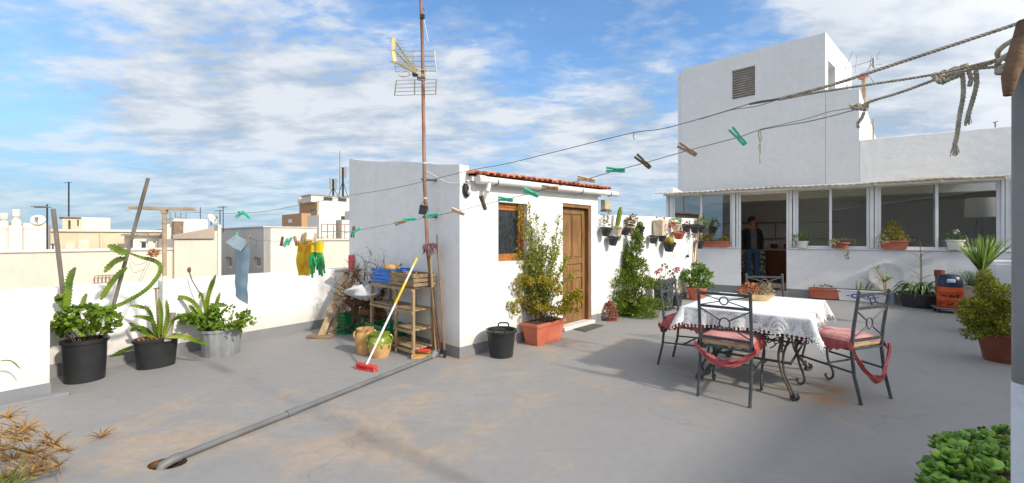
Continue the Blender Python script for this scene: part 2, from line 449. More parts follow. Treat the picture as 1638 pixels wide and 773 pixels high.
BEIGEF = mat('beige_cushion_side', '#a78f6a', '#c2ab84', rough=0.9, scale=10)
TOWEL = mat('blue_towel', '#a9c3d0', '#c2d6df', rough=0.95, scale=60, bump=0.7, bscale=300, transl=0.45, stretch=(1, 1, 3))
TOWELL = mat('pale_blue_towel', '#c9dde4', '#dae8ec', rough=0.95, scale=60, bump=0.6, bscale=300, transl=0.25)
YGLOVE = mat('yellow_rubber', '#d6b411', '#efd52d', rough=0.45, scale=5, transl=0.15)
GGLOVE = mat('green_rubber', '#1f7d3d', '#2fa055', rough=0.4, scale=5, transl=0.1)
APRON = mat('orange_yellow_cloth', '#d79a10', '#e3bf2b', rough=0.85, scale=14, transl=0.25, lo=0.42, hi=0.55)
GCRATE = mat('green_crate_plastic', '#0d6b41', '#148253', rough=0.45, scale=5)
BCRATE = mat('blue_basket_plastic', '#1e5db0', '#3878cb', rough=0.4, scale=5)
REDP = mat('red_brush_plastic', '#c22b2a', '#d6483f', rough=0.5, scale=6)
YELP = mat('yellow_grip', '#d9a91a', '#e8c23c', rough=0.45)
GLAZE = mat('green_glaze', '#5f7422', '#8d9a3a', rough=0.25, scale=10)
CLAYJ = mat('clay_jug', '#b0854f', '#cda56c', rough=0.7, scale=8)
BREAD = mat('squash_skin', '#a97a44', '#c79c62', rough=0.7, scale=9)
WBAG = mat('white_bag', (0.78, 0.78, 0.78), (0.66, 0.66, 0.68), rough=0.35, scale=6, transl=0.3)
MOPF = mat('mop_strings', '#6b4a55', '#9a7c82', rough=0.95, scale=30)
GREYMAT = mat('door_mat', (0.085, 0.085, 0.08), (0.13, 0.125, 0.11), rough=0.95, scale=60, bump=0.8)
TILE = mat('roof_tile', '#9c5138', '#cc8465', rough=0.8, scale=7, bump=0.4, island=0.6)
BLACKM = mat('black_metal', (0.015, 0.015, 0.016), (0.03, 0.03, 0.03), rough=0.35)
DARKSCREEN = mat('tinted_window_mesh', (0.02, 0.023, 0.028), (0.045, 0.05, 0.058), rough=0.12, scale=30, bump=0.15, spec=0.6)
DKWIN = mat('dark_window_glass', (0.03, 0.034, 0.04), (0.06, 0.065, 0.07), rough=0.15, spec=0.6)
GREYWIN = mat('grey_shutter', (0.30, 0.30, 0.29), (0.38, 0.37, 0.35), rough=0.6)
NAVY = mat('navy_plastic', (0.012, 0.018, 0.05), (0.02, 0.028, 0.07), rough=0.35)
ORANGE = mat('orange_enamel', '#b0401c', '#c95527', rough=0.45, scale=6)
SKIN = mat('skin', '#9c6a4f', '#b78265', rough=0.5)
HAIR = mat('dark_hair', '#1d1613', '#2c211b', rough=0.6, scale=40)
JACK = mat('dark_jacket', (0.012, 0.013, 0.022), (0.02, 0.021, 0.032), rough=0.8)
SHIRT = mat('grey_shirt', (0.13, 0.12, 0.12), (0.17, 0.16, 0.16), rough=0.9)
JEANS = mat('blue_jeans', (0.035, 0.075, 0.16), (0.07, 0.13, 0.24), rough=0.85, scale=14)
SHOE = mat('dark_shoe', (0.012, 0.012, 0.013), rough=0.5)
BOWLM = mat('cane_bowl', '#c9ad77', '#e0cb9c', rough=0.6, scale=20, bump=0.3)
BLUEDEC = mat('blue_flower_glaze', '#2b479c', '#3f62bb', rough=0.3)
LBLUE = mat('pale_blue_pot', '#a9bccb', '#bccbd6', rough=0.5)
LAMPSH = mat('lamp_shade', (0.68, 0.68, 0.66), rough=0.8, transl=0.4)
PATT = mat('patterned_curtain', (0.55, 0.55, 0.56), (0.05, 0.055, 0.08), rough=0.9, scale=14, lo=0.5, hi=0.56, detail=2)
ROOMFLOOR = mat('room_floor_tile', '#6b5848', '#7d6957', rough=0.4, scale=4)
GROUND = mat('street_ground', (0.16, 0.14, 0.12), (0.24, 0.21, 0.17), rough=0.95, scale=0.05)
HILLM = mat('hill_scrub', (0.07, 0.07, 0.045), (0.13, 0.115, 0.08), rough=1, scale=0.02, bump=0.4)

def m_rope():
    m = bpy.data.materials.new('twisted_rope'); t = NT(m)
    vec = coords(t); n = noise(t, vec, 60, 4); 
    col = ramp(t, n, [(0.3, srgb('#938b7b')), (0.7, srgb('#c4bba8'))])
    finish(t, col, 0.95, 0, n, 0.6, 0.002, 0.1); return m
ROPE = m_rope()
def m_lace():
    m = bpy.data.materials.new('white_lace'); t = NT(m)
    vec = coords(t)
    vo = t.new('ShaderNodeTexVoronoi', feature='F1'); vo.inputs['Scale'].default_value = 115; vo.inputs['Randomness'].default_value = 0.35
    t.link(vec, vo.inputs['Vector'])
    vo2 = t.new('ShaderNodeTexVoronoi', feature='F1'); vo2.inputs['Scale'].default_value = 9; t.link(vec, vo2.inputs['Vector'])
    hole = math_(t, 'LESS_THAN', vo.outputs['Distance'], ramp(t, vo2.outputs['Distance'], [(0.2, 0.22), (0.7, 0.40)]))
    at = t.new('ShaderNodeAttribute', attribute_name='hang'); hole = math_(t, 'MULTIPLY', hole, at.outputs['Fac'])
    out = t.new('ShaderNodeOutputMaterial'); b = t.new('ShaderNodeBsdfPrincipled')
    b.inputs['Base Color'].default_value = (0.8, 0.8, 0.79, 1); b.inputs['Roughness'].default_value = 0.95
    bp = t.new('ShaderNodeBump'); bp.inputs['Strength'].default_value = 0.9; bp.inputs['Distance'].default_value = 0.004
    t.link(vo.outputs['Distance'], bp.inputs['Height']); t.link(bp.outputs[0], b.inputs['Normal'])
    tr = t.new('ShaderNodeBsdfTransparent'); mx = t.new('ShaderNodeMixShader')
    t.link(hole, mx.inputs[0]); t.link(b.outputs[0], mx.inputs[1]); t.link(tr.outputs[0], mx.inputs[2]); t.link(mx.outputs[0], out.inputs[0])
    return m
LACE = m_lace()
def m_glass(name, tint, refl, rough=0.01):
    m = bpy.data.materials.new(name); t = NT(m)
    out = t.new('ShaderNodeOutputMaterial'); tr = t.new('ShaderNodeBsdfTransparent'); tr.inputs[0].default_value = (*tint, 1)
    gl = t.new('ShaderNodeBsdfGlossy'); gl.inputs['Roughness'].default_value = rough; gl.inputs[0].default_value = (0.9, 0.95, 1, 1)
    lw = t.new('ShaderNodeFresnel'); lw.inputs['IOR'].default_value = 1.5
    f = math_(t, 'ADD', math_(t, 'MULTIPLY', lw.outputs[0], 1.6), refl, clamp=True)
    mx = t.new('ShaderNodeMixShader'); t.link(f, mx.inputs[0]); t.link(tr.outputs[0], mx.inputs[1]); t.link(gl.outputs[0], mx.inputs[2])
    t.link(mx.outputs[0], out.inputs[0]); return m
GLASS = m_glass('window_glass', (0.82, 0.85, 0.85), 0.10)
def m_canopy():
    m = bpy.data.materials.new('corrugated_canopy_sheet'); t = NT(m)
    vec = coords(t); n = noise(t, vec, 5, 5)
    col = ramp(t, n, [(0.3, srgb('#c9b995')), (0.7, srgb('#e2d8bf'))])
    finish(t, col, 0.5, 0, n, 0.1, 0.01, 0.4, transl=0.5); return m
CANOPY = m_canopy()

# ================================================================ THE SETTING
PAR_P = G(387, 548); PAR_D = V((0.585, 0.811, 0)).normalized(); PAR_N = V((0.811, -0.585, 0)).normalized()   # parapet: line, direction, inward normal
HUT_P = G(735.4, 574); HUT_U = V((0.687, 0.727, 0)).normalized(); HUT_V = V((-HUT_U.y, HUT_U.x, 0))
HUT_A = math.atan2(HUT_U.y, HUT_U.x)
SUN_P = V((5.07, 10.31, 0)); SUN_D = V((0.847, -0.531, 0)).normalized(); SUN_N = V((0.531, 0.847, 0)).normalized()  # glazed room front
SUN_A = math.atan2(SUN_D.y, SUN_D.x)
def hx(px): return PLN(px, HUT_P, HUT_U)
def sx(px): return PLN(px, SUN_P, SUN_D)

# terrace floor: one slab with the drain hole cut through its skin
HC = G(268, 741.5); hrx, hry = 0.105, 0.072
bm = bmesh.new()
q = PAR_P - PAR_D * 10 - PAR_N * 0.25; q2 = PAR_P + PAR_D * 5.2 - PAR_N * 0.25
outer = [(q.x, q.y), (-4.5, -8), (13, -9), (22, 9), (13, 18), (3.5, 17), (q2.x, q2.y)]
ov = [bm.verts.new((x, y, 0)) for x, y in outer]
hv = [bm.verts.new((HC.x + hrx * math.cos(a), HC.y + hry * math.sin(a), 0)) for a in [2 * math.pi * k / 24 for k in range(24)]]
ed = [bm.edges.new((ov[i], ov[(i + 1) % len(ov)])) for i in range(len(ov))] + [bm.edges.new((hv[i], hv[(i + 1) % 24])) for i in range(24)]
bmesh.ops.triangle_fill(bm, use_beauty=True, use_dissolve=False, edges=ed)
for f in bm.faces:
    if f.normal.z < 0: f.normal_flip()
lo = [bm.verts.new((x, y, -12)) for x, y in outer]
for i in range(len(ov)):
    j = (i + 1) % len(ov); bm.faces.new((lo[i], lo[j], ov[j], ov[i]))
me = bpy.data.meshes.new('terrace_floor'); bm.to_mesh(me); bm.free(); me.materials.append(FLOOR)
o = bpy.data.objects.new('terrace_floor', me); COL.objects.link(o); tag(o, kind='structure')
m = MB(True)
pr = [(1.0, 0.001), (0.93, -0.02), (0.9, -0.14)]
base = []
for k in range(24):
    a = 2 * math.pi * k / 24; base.append((math.cos(a), math.sin(a)))
for i in range(2):
    for k in range(24):
        k2 = (k + 1) % 24
        P = lambda s, kk, z: V((HC.x + hrx * s * base[kk][0], HC.y + hry * s * base[kk][1], z))
        m.quad(P(pr[i][0], k, pr[i][1]), P(pr[i][0], k2, pr[i][1]), P(pr[i + 1][0], k2, pr[i + 1][1]), P(pr[i + 1][0], k, pr[i + 1][1]))
m.quad(*[V((HC.x + hrx * 0.9 * b[0], HC.y + hry * 0.9 * b[1], -0.14)) for b in base])
o = m.build('drain_hole', mat('drain_dirt', '#3a2818', '#6d4c2f', rough=1, scale=20, bump=0.8)); tag(o, kind='structure')
# street ground far below, to the horizon
m = MB(); m.quad((-3000, -3000, -12.2), (3000, -3000, -12.2), (3000, 3000, -12.2), (-3000, 3000, -12.2))
tag(m.build('ground', GROUND), kind='structure')
# the scrubby hills south of town (seen mirrored in the window panes)
rng = random.Random(4)
m = MB(True); NX, NY = 60, 10
ctr = V((420, -560, 0))
for j in range(NY + 1):
    for i in range(NX + 1):
        u = i / NX; v = j / NY
        ang = math.radians(-128 + 118 * u)
        rr = 430 + 320 * v
        hgt = (1 - abs(v - 0.55) / 0.55) if v < 0.55 else (1 - (v - 0.55) / 0.45)
        ridge = 52 + 30 * math.sin(u * 7.0 + 1.0) + 16 * math.sin(u * 17.3) + 6 * math.sin(u * 43)
        m.v.append(V((math.cos(ang) * rr, math.sin(ang) * rr, -12.3 + max(0, hgt) * ridge + rng.uniform(-1, 1) * 2)))
for j in range(NY):
    for i in range(NX):
        a = j * (NX + 1) + i; m.f.append((a, a + 1, a + NX + 2, a + NX + 1)); m.m.append(0)
tag(m.build('hills', HILLM), kind='structure')

# ---------------------------------------------------------------- low terrace walls
def par(t, n, z=0.0): return PAR_P + PAR_D * t + PAR_N * n + V((0, 0, z))
def prism_t(mb, t0, t1, n0, n1, z0, z1):
    mb.prism([par(t0, n0), par(t1, n0), par(t1, n1), par(t0, n1)][::1], z0, z1)
tb = PLN(80, PAR_P, PAR_D)
o = thing('parapet_wall', 'long low white parapet wall with grey painted base behind the plant tubs', 'wall', par(-1, 0))
m = MB(); prism_t(m, -2.2, 2.62, -0.24, 0, -0.2, 0.85); m.build('masonry', WHITE, o, True, bevel=0.012)
m = MB(); prism_t(m, -2.2, 1.62, 0.0, 0.004, 0.0, 0.125); m.build('painted_base', GREYP, o, True)
BLK = V((-3.90, 3.59, 0)); t1 = (BLK - PAR_P).dot(PAR_D); n1 = (BLK - PAR_P).dot(PAR_N)
o = thing('parapet_block', 'thick white wall block jutting into the terrace at the left edge', 'wall', par(t1 - 1, n1 / 2))
m = MB(); prism_t(m, t1 - 4.5, t1, -0.30, n1, -0.2, 0.838); m.build('masonry', WHITE, o, True, bevel=0.012)
m = MB(); prism_t(m, t1 - 4.5, t1 + .003, n1, n1 + 0.004, 0.0, 0.115); m.build('painted_base', GREYP, o, True)
o = thing('kerb_strip', 'low grey cement kerb along the foot of the white wall block', 'kerb', par(t1 - 1, n1))
m = MB(); prism_t(m, t1 - 4.5, t1 + 0.10, n1 + 0.004, n1 + 0.11, -0.01, 0.028); m.build('kerb_stone', GREYP, o, True, bevel=0.006)

# ---------------------------------------------------------------- the storage hut
hut = thing('storage_hut', 'small white hut with red tiled eaves, brown wooden door and window', 'hut', HUT_P, HUT_A)
LH = hx(955); DH = 2.62
zt = 2.03
wx0, wx1 = hx(797), hx(843); dx0, dx1 = hx(900), hx(946)
wz0, wz1, dz1 = 1.04, 1.765, 1.825
m = MB(); m.wall([0.0, LH + 0.02], [0, zt], [(wx0, wx1, wz0, wz1), (dx0, dx1, -0.01, dz1)], 0, 0.2)
# side wall, sloping and slightly bowed top
pts = []
NS = 10
for i in range(NS + 1):
    f = i / NS; pts.append((0.2 + (DH - 0.2) * f if i else 0.0, 2.14 + 0.40 * f + 0.02 * math.sin(f * 6)))
for i in range(NS):
    (ya, za), (yb, zb) = pts[i], pts[i + 1]
    ya2 = max(ya, 0.2) if i else 0.2
    if i == 0:
        m.quad((-0.002, 0, 0), (-0.002, 0, za), (-0.002, yb, zb), (-0.002, yb, 0))
    else:
        m.quad((-0.002, ya, 0), (-0.002, ya, za), (-0.002, yb, zb), (-0.002, yb, 0))
    m.quad((0.13, ya, 0), (0.13, yb, 0), (0.13, yb, zb), (0.13, ya, za))
    m.quad((-0.002, ya, za), (0.13, ya, za), (0.13, yb, zb), (-0.002, yb, zb))
m.quad((-0.002, 0, zt), (0.13, 0, zt), (0.13, 0, 2.14), (-0.002, 0, 2.14))
m.quad((-0.002, DH, 0), (-0.002, DH, 2.5), (0.13, DH, 2.5), (0.13, DH, 0))
m.bx(0.14, LH, DH - 0.2, DH - 0.003, 0, 2.45)
m.bx(LH - 0.18, LH, 0.203, DH - 0.21, 0, 2.1)
m.build('wall', WHITE, hut)
for q_ in ((-0.004, dx0, -0.004, 0.0), (dx1, LH + 0.02, -0.004, 0), (-0.006, -0.0045, -0.004, DH)):
    m = MB(); m.bx(*q_, 0, 0.124); m.build('painted_base', GREYP, hut)
# tiled roof
m = MB(True); rng = random.Random(7)
nt = 27; x0r, x1r = 0.10, hx(966); pitch = (x1r - x0r) / nt
for k in range(nt):
    cx = x0r + pitch * (k + 0.5)
    for r in range(7):
        ya = -0.13 + r * 0.40; za = zt + 0.0 + (ya + 0.13) * 0.10 + .06 * cx / x1r
        L = 0.46; jx = rng.uniform(-.008, .008); jz = rng.uniform(-0.004, 0.008)
        b = len(m.v); seg = 8
        for (yy, rr, zz) in ((ya, pitch * 0.56, za + 0.014 + jz), (ya + L, pitch * 0.46, za + L * 0.10 - 0.012)):
            for s_ in range(seg + 1):
                a = math.pi * s_ / seg
                m.v.append(V((cx + jx + math.cos(a) * rr, yy + (rng.uniform(-.0, .0)), zz + math.sin(a) * rr * 0.5)))
        for s_ in range(seg):
            m.f.append((b + s_, b + s_ + 1, b + seg + 2 + s_, b + seg + 1 + s_)); m.m.append(0)
m.build('roof_tiles', TILE, hut, solid=0.016)
m = MB(); m.bx(0.14, LH + 0.03, -0.05, -0.001, zt - 0.06, zt - .004); m.build('fascia', WHITE, hut)
m = MB()
m.quad((0.13, -0.052, zt + 0.0), (x1r, -0.052, zt + 0.055), (x1r, DH, zt + 0.30), (0.13, DH, zt + 0.24)); m.build('roof_deck', TERRAD, hut)
# gutter and down pipe
gz0, gz1 = 1.985, 2.035; gx0, gx1 = hx(757), hx(977)
gut = MB(True); gut.tube([(gx0, -0.11, gz0), (gx1, -0.11, gz1)], 0.042, 14)
g = gut.build('gutter', WPLAST, hut)
for px in (783, 862, 919, 965):
    m = MB(True)
    x = hx(px); zc = gz0 + (gz1 - gz0) * (x - gx0) / (gx1 - gx0)
    m.tube([(x, -0.11 + 0.047 * math.cos(a), zc + 0.047 * math.sin(a)) for a in [math.radians(d) for d in range(-200, 60, 20)]], 0.005, 5)
    m.build('gutter_bracket', BLACKM, g)
m = MB(True); gx = hx(771)
m.tube([(gx, -0.11, gz0 + 0.03), (gx, -0.11, gz0 - 0.07), (gx - 0.01, -0.10, gz0 - 0.12)], 0.030, 10); m.tube([(gx0 - 0.03, -0.11, gz0), (gx0 + 0.07, -0.11, gz0)], 0.05, 14)
m.tube([(gx - 0.01, -0.10, gz0 - 0.11), (gx - 0.005, -0.06, gz0 - 0.17), (gx, -0.03, gz0 - 0.2)], 0.024, 10)
m.build('down_pipe', WPLAST, g)
# window
w = MB(); fr = 0.055
for a in ((wx0, wx0 + fr * .4, wz0, wz1), (wx1 - fr, wx1, wz0, wz1), (wx0 + fr * .4, wx1 - fr, wz1 - fr, wz1), (wx0 + fr * .4, wx1 - fr, wz0, wz0 + fr)):
    w.bx(a[0], a[1], 0.06, 0.12, a[2], a[3])
wf = w.build('window', WOOD_WIN, hut, bevel=0.004)
m = MB(); m.bx(wx0 + .022, wx1 - fr, 0.085, 0.092, wz0 + fr, wz1 - fr); m.build('pane', DARKSCREEN, wf)
m = MB(); s_ = 0.035; a0, a1, b0, b1 = wx0 + .022, wx1 - fr, wz0 + fr, wz1 - fr
m.bx(a0, a0 + .012, .07, .084, b0, b1); m.bx(a1 - s_, a1, .07, .084, b0, b1); m.bx(a0 + .012, a1 - s_, .07, .084, b1 - s_, b1); m.bx(a0 + .012, a1 - s_, .07, .084, b0, b0 + s_); m.build('sash', WOOD_WIN, wf)
# door
m = MB(); fr = 0.05
m.bx(dx1 - fr, dx1, 0.02, 0.12, 0.06, dz1); m.bx(dx0, dx1 - fr, 0.02, 0.12, dz1 - fr, dz1); m.bx(dx0, dx0 + 0.02, 0.02, 0.12, 0.06, dz1 - fr); m.build('door_frame', WOOD_DOOR, hut, bevel=0.004)
m = MB(); m.bx(dx0 - 0.03, dx1 + 0.02, -0.06, 0.2, 0, 0.058); m.build('door_step', WHITE, hut, bevel=0.01)
L0, L1 = dx0 + 0.022, dx1 - fr - 0.004; zb, zt2 = 0.07, dz1 - fr - 0.004; md_ = (L0 + L1) / 2
m = MB(); st = 0.07; yA, yB = 0.085, 0.12
m.bx(L0, L0 + st, yA, yB, zb, zt2); m.bx(L1 - st, L1, yA, yB, zb, zt2)
rails = [zb, zb + 0.16, 0.72, 0.80, 0.93, 1.01, zt2 - 0.09, zt2]
for i in range(0, 8, 2): m.bx(L0 + st, L1 - st, yA, yB, rails[i], rails[i + 1])
m.bx(md_ - 0.012, md_ + 0.012, yA + .003, yB, rails[5], rails[6])
m.bx(md_ - 0.012, md_ + 0.012, yA + .003, yB, rails[1], rails[2])
for (a, b_) in ((rails[1], rails[2]), (rails[3], rails[4]), (rails[5], rails[6])):
    m.bx(L0 + st, L1 - st, yA + 0.016, yB - .004, a, b_)
    for (c0, c1) in ((L0 + st + .025, md_ - .03), (md_ + .03, L1 - st - .025)): m.bx(c0, c1, yA + 0.006, yA + .017, a + 0.03, b_ - 0.03)
dr = m.build('door', WOOD_DOOR, hut, bevel=0.005)
m = MB(True); m.tube([(L0 + .035, yA, 0.98), (L0 + .035, yA - .05, 0.98), (L0 + .11, yA - .05, 0.98)], 0.008, 8); m.bx(L0 + .02, L0 + .05, yA - .006, yA + .001, 0.9, 1.05); m.build('handle', IRON, dr)

# pot wall: continues the hut front
PW0 = LH + 0.03; PW1 = hx(1115)
o = thing('pot_wall', 'white wall hung with plant pots between hut and glazed room', 'wall', HUT_P, HUT_A)
m = MB(); m.bx(PW0, PW1, 0.0, 0.18, -0.1, 1.70)
m.v[5].z = m.v[6].z = 1.745
for v in m.v:
    if v.z > 1 and v.x > (PW0 + PW1) / 2: v.z = 1.755
    elif v.z > 1: v.z = 1.70
m.build('masonry', WHITE, o, bevel=0.012)
m = MB(); m.bx(PW0, PW1, -0.004, 0, 0, 0.12); m.build('painted_base', GREYP, o)

# ---------------------------------------------------------------- glazed room
room = thing('glazed_room', 'white framed glazed garden room with open doorway under a corrugated canopy', 'room', SUN_P, SUN_A)
XL, XR = sx(1065), 6.6
SILL, HEAD = 1.06, 2.36
dA, dB = sx(1185), sx(1258)
m = MB()
m.bx(XL, dA, 0, 0.16, -0.1, SILL); m.bx(dB, XR, 0, 0.16, -0.1, SILL)
m.bx(XL, XL + 0.16, 0.165, 4.2, -0.1, 2.62); m.bx(XR - 0.16, XR, 0.165, 4.2, -0.1, 2.62)
m.bx(sx(1617) , XR, 0.0, 0.16, SILL + .002, 2.5)
lw = m.build('low_wall', WHITE2, room, bevel=0.01)
for q_ in ((XL, dA), (dB, XR)):
    m = MB(); m.bx(*q_, -0.004, 0, 0, 0.17); m.build('painted_base', GREYP, room)
m = MB(); m.bx(XL + .16, XR - .16, 0.0, 4.2, -0.05, 0.11)
for v in m.v:
    pass
m.build('room_floor', ROOMFLOOR, room)
m = MB(); m.bx(XL + .16, XR - .16, 4.0, 4.2, 0.11, 2.6); m.build('back_wall', ROOMW, room)
m = MB(); m.bx(XL + .17, XR - .17, 2.3, 3.99, 2.5, 2.62); m.build('ceiling', ROOMW, room)
m = MB(); m.bx(dA - .03, dB + .03, -0.10, -0.005, 0, 0.105); m.build('door_step', GREYP, room, bevel=0.006)
m = MB(); m.bx(XL - .01, dA, -0.03, 0.17, SILL + .003, SILL + 0.03); m.bx(dB, XR, -0.03, 0.17, SILL + .003, SILL + 0.03); m.build('window_sill', WHITE2, room, bevel=0.005)
fz0, fz1 = SILL + 0.033, HEAD
m = MB()
def post(p0, p1, y0=0.02, y1=0.11): m.bx(sx(p0), sx(p1), y0, y1, fz0, fz1 + 0.05)
for p0, p1 in ((1065, 1069), (1071, 1076), (1171, 1176), (1177.5, 1181), (1262, 1267), (1268.5, 1273), (1392, 1398), (1399.5, 1405), (1603, 1608), (1609.5, 1617)): post(p0, p1)
m.bx(sx(1181.5), sx(1185), 0.01, 0.12, 0.112, fz1 + 0.05); m.bx(sx(1258), sx(1261.5), 0.01, 0.12, 0.112, fz1 + 0.05)
m.bx(XL, sx(1617), 0.0, 0.13, fz1 + 0.052, fz1 + 0.12); m.bx(sx(1185), sx(1258), 0.03, 0.1, fz1 - 0.03, fz1 + .05)
m.build('frame_posts', WPAINT, room, bevel=0.004)
def casement(p0, p1, y):
    a, b_ = sx(p0), sx(p1); f = 0.045
    w = MB(); w.bx(a, a + f, y, y + .035, fz0, fz1 + .045); w.bx(b_ - f, b_, y, y + .035, fz0, fz1 + .045)
    w.bx(a + f, b_ - f, y, y + .035, fz0, fz0 + f); w.bx(a + f, b_ - f, y, y + .035, fz1 + .045 - f, fz1 + .045)
    wo = w.build('window', WPAINT, room, bevel=0.003)
    g = MB(); g.bx(a + f - .003, b_ - f + .003, y + .014, y + .019, fz0 + f - .003, fz1 + .048 - f); g.build('pane', GLASS, wo)
for p0, p1, y in ((1076.3, 1123, .03), (1120, 1170.8, .075), (1273.3, 1331, .03), (1326, 1391.7, .075), (1405.3, 1502, .03), (1495, 1602.7, .075)): casement(p0, p1, y)
# canopy sheet with corrugations
m = MB(True); n = 260; x0c, x1c = XL - 0.22, sx(1612)
for j, (yy, zz) in enumerate(((-0.30, 2.43), (0.6, 2.52), (1.5, 2.62), (2.5, 2.70))):
    for i in range(n + 1):
        x = x0c + (x1c - x0c) * i / n
        sag = 0.012 * math.sin(x * 2.1) + 0.006 * math.sin(x * 7)
        m.v.append(V((x, yy + (0.02 * math.sin(x * 3.1) if j == 0 else 0), zz + 0.010 * math.sin(x * 2 * math.pi / 0.115) + sag)))
for j in range(3):
    for i in range(n):
        a = j * (n + 1) + i; m.f.append((a, a + 1, a + n + 2, a + n + 1)); m.m.append(0)
cn = m.build('canopy', CANOPY, room, solid=0.004)
m = MB(); m.bx(x0c + .2, x1c, -0.2, -0.15, 2.375, 2.412); m.bx(x0c + .2, x1c, 0.05, 0.11, 2.41, 2.47)
for px in (1068, 1120, 1173, 1222, 1265, 1330, 1396, 1450, 1500, 1550, 1600):
    x = sx(px); m.beam((x, -0.27, 2.402), (x, 1.6, 2.60), 0.035, 0.03)
m.build('canopy_batten', WPAINT, cn)
# things inside the room
c = thing('kitchen_counter', 'kitchen counter with patterned curtain front behind the standing man', 'counter', SUN_P + SUN_N * 3.4 + V((0, 0, .11)), SUN_A)
k0, k1 = PLN(1150, SUN_P + SUN_N * 3.35, SUN_D), PLN(1262, SUN_P + SUN_N * 3.35, SUN_D); kc = PLN(1225, SUN_P + SUN_N * 3.35, SUN_D)
m = MB(); m.bx(k0, k1 + 1.5, -0.03, 0.59, 0.82, 0.87); m.build('worktop', PALEPOT, c, bevel=.004)
m = MB(True)
for i in range(60):
    a = k0 + (kc - k0) * i / 60; b_ = k0 + (kc - k0) * (i + 1) / 60
    m.quad((a, 0.02 * math.sin(i * .9), 0.03), (b_, 0.02 * math.sin((i + 1) * .9), 0.03), (b_, 0.02 * math.sin((i + 1) * .9), 0.81), (a, 0.02 * math.sin(i * .9), .81))
m.build('curtain', PATT, c)
m = MB(); m.bx(kc + 0.02, k1 + 1.5, 0.0, 0.58, 0.0, 0.815); cb = m.build('cabinet', WOOD_CAB, c)
m = MB()
for i in range(3):
    a = kc + .06 + i * .62; m.bx(a, a + .56, -.02, -.002, .08, .62); m.bx(a, a + .56, -.02, -.002, .65, .79); m.bx(a + .06, a + .5, -.028, -.02, .14, .56)
m.build('cabinet_door', WOOD_CAB, cb, bevel=.004)
sh = thing('wall_shelf', 'thin wall shelf high on the back wall of the glazed room', 'shelf', SUN_P + SUN_N * 3.8 + V((0, 0, 1.75)), SUN_A)
m = MB(); m.bx(k0 - .1, k1 + 1.2, 0.0, .19, 0, .025); m.bx(k0 - .1, k1 + 1.2, 0.05, .19, -.48, -.46); m.build('shelf_board', WOOD_OLD, sh)
for i in range(5):
    m = MB(); m.bx(k0 + i * .5, k0 + i * .5 + .02, .1, .19, -.459, -.001); m.build('bracket', WOOD_OLD, sh)
rng = random.Random(12)
for i, (nm, dx_, mm_, lb, ct) in enumerate((('glass_jar', .62, WPLAST, 'small pale jar on the kitchen counter near the wall', 'jar'), ('fruit_bowl', .8, TERRAD, 'reddish bowl on the kitchen counter right of the man', 'bowl'), ('plant_pot', .98, TERRA, 'small clay pot at the right end of the kitchen counter seen through the doorway', 'pot'))):
    p = SUN_P + SUN_N * 3.65 + SUN_D * (k0 + (k1 - k0) * dx_) + V((0, 0, .98))
    m = MB(True); m.lathe([(.05, 0), (.09, .03), (.1, .12), (.09, .14)] if i else [(.05, 0), (.05, .16), (.03, .2)], seg=14); t_ = m.build(nm, mm_); t_.location = p; tag(t_, lb, ct)
# tall drum lamp seen through the right-hand pane
lp = SUN_P + SUN_D * PLN(1571, SUN_P + SUN_N * .75, SUN_D) + SUN_N * .75
o = thing('floor_lamp', 'floor lamp with white drum shade behind the right-hand pane', 'lamp', lp + V((0, 0, .11)))
m = MB(True); b = [(.23, 1.72), (.25, 2.06)]; m.lathe([(.25, 1.62), (.235, 2.0)], seg=32); s_ = m.build('lamp_shade', LAMPSH, o)
m = MB(True); m.tube([(0, 0, .02), (.01, 0, .9), (0, 0, 1.65)], .012, 8); m.lathe([(.15, 0), (.15, .02), (.02, .03)], seg=24); m.tube([(0, 0, .9), (-.12, .02, 1.2), (-.1, 0, 1.6)], .009, 6); m.build('stand', IRON, o)

# ---------------------------------------------------------------- stair tower and the wall beside it
TB = V((7.74, 10.5, 0)); TD = V((0.727, -0.687, 0)).normalized(); TS = V((0.745, 0.667, 0)).normalized()
TA = TB - TD * 3.57; LW = (TB - TA).length
tow = thing('stair_tower', 'tall square white stair tower with a louvred vent behind the glazed room', 'tower', (TA.x, TA.y, 2.3), math.atan2(TD.y, TD.x))
zf = lambda px, py: PW(px, py, TB, TD).z - 2.3
vx0 = (PW(1170, 130, TA, TD) - TA).dot(TD); vx1 = (PW(1209, 130, TA, TD) - TA).dot(TD)
vz0, vz1 = zf(1190, 157), zf(1190, 108)
m = MB(); topz = 6.42 - 2.3
m.wall([0, LW], [0, topz], [(vx0, vx1, vz0, vz1)], 0, 0.22)
for v in m.v:
    if abs(v.z - topz) < 1e-4 and v.x > LW - .01: v.z -= 0.04
# lit side with its slot opening
ts = MB(); LS = 3.03
s0 = PLN(1324.5, TB, TS); s1 = PLN(1336, TB, TS)
ts.wall([0.0, LS], [0, topz - .03], [(s0, s1, 4.95 - 2.3, 5.78 - 2.3)], 0, 0.22)
loc = lambda p: V(((p - TA).dot(TD), (p - TA).dot(V((-TD.y, TD.x, 0))), 0))
a2 = loc(TA + TS) ; a2.normalize(); nn = V((a2.y, -a2.x, 0))
off = loc(TB)
for v, f in [(ts.v, ts.f)]:
    nb = len(m.v)
    m.v += [off + a2 * q_.x - nn * (q_.y - 0.001) + V((0, 0, q_.z)) for q_ in v]
    m.f += [tuple(nb + i for i in fc) for fc in f]; m.m += [0] * len(f)
c3 = off + a2 * LS; c4 = V((0, 0, 0)) + a2 * LS
m.beam(V((c3.x - .02, c3.y, topz / 2 - .05)), V((c4.x, c4.y, topz / 2 - .05)), .2, topz - .12)
m.beam(V((0.0, 0.02, topz / 2 - .05)) , V((c4.x, c4.y, topz / 2 - .05)), .2, topz - .12)
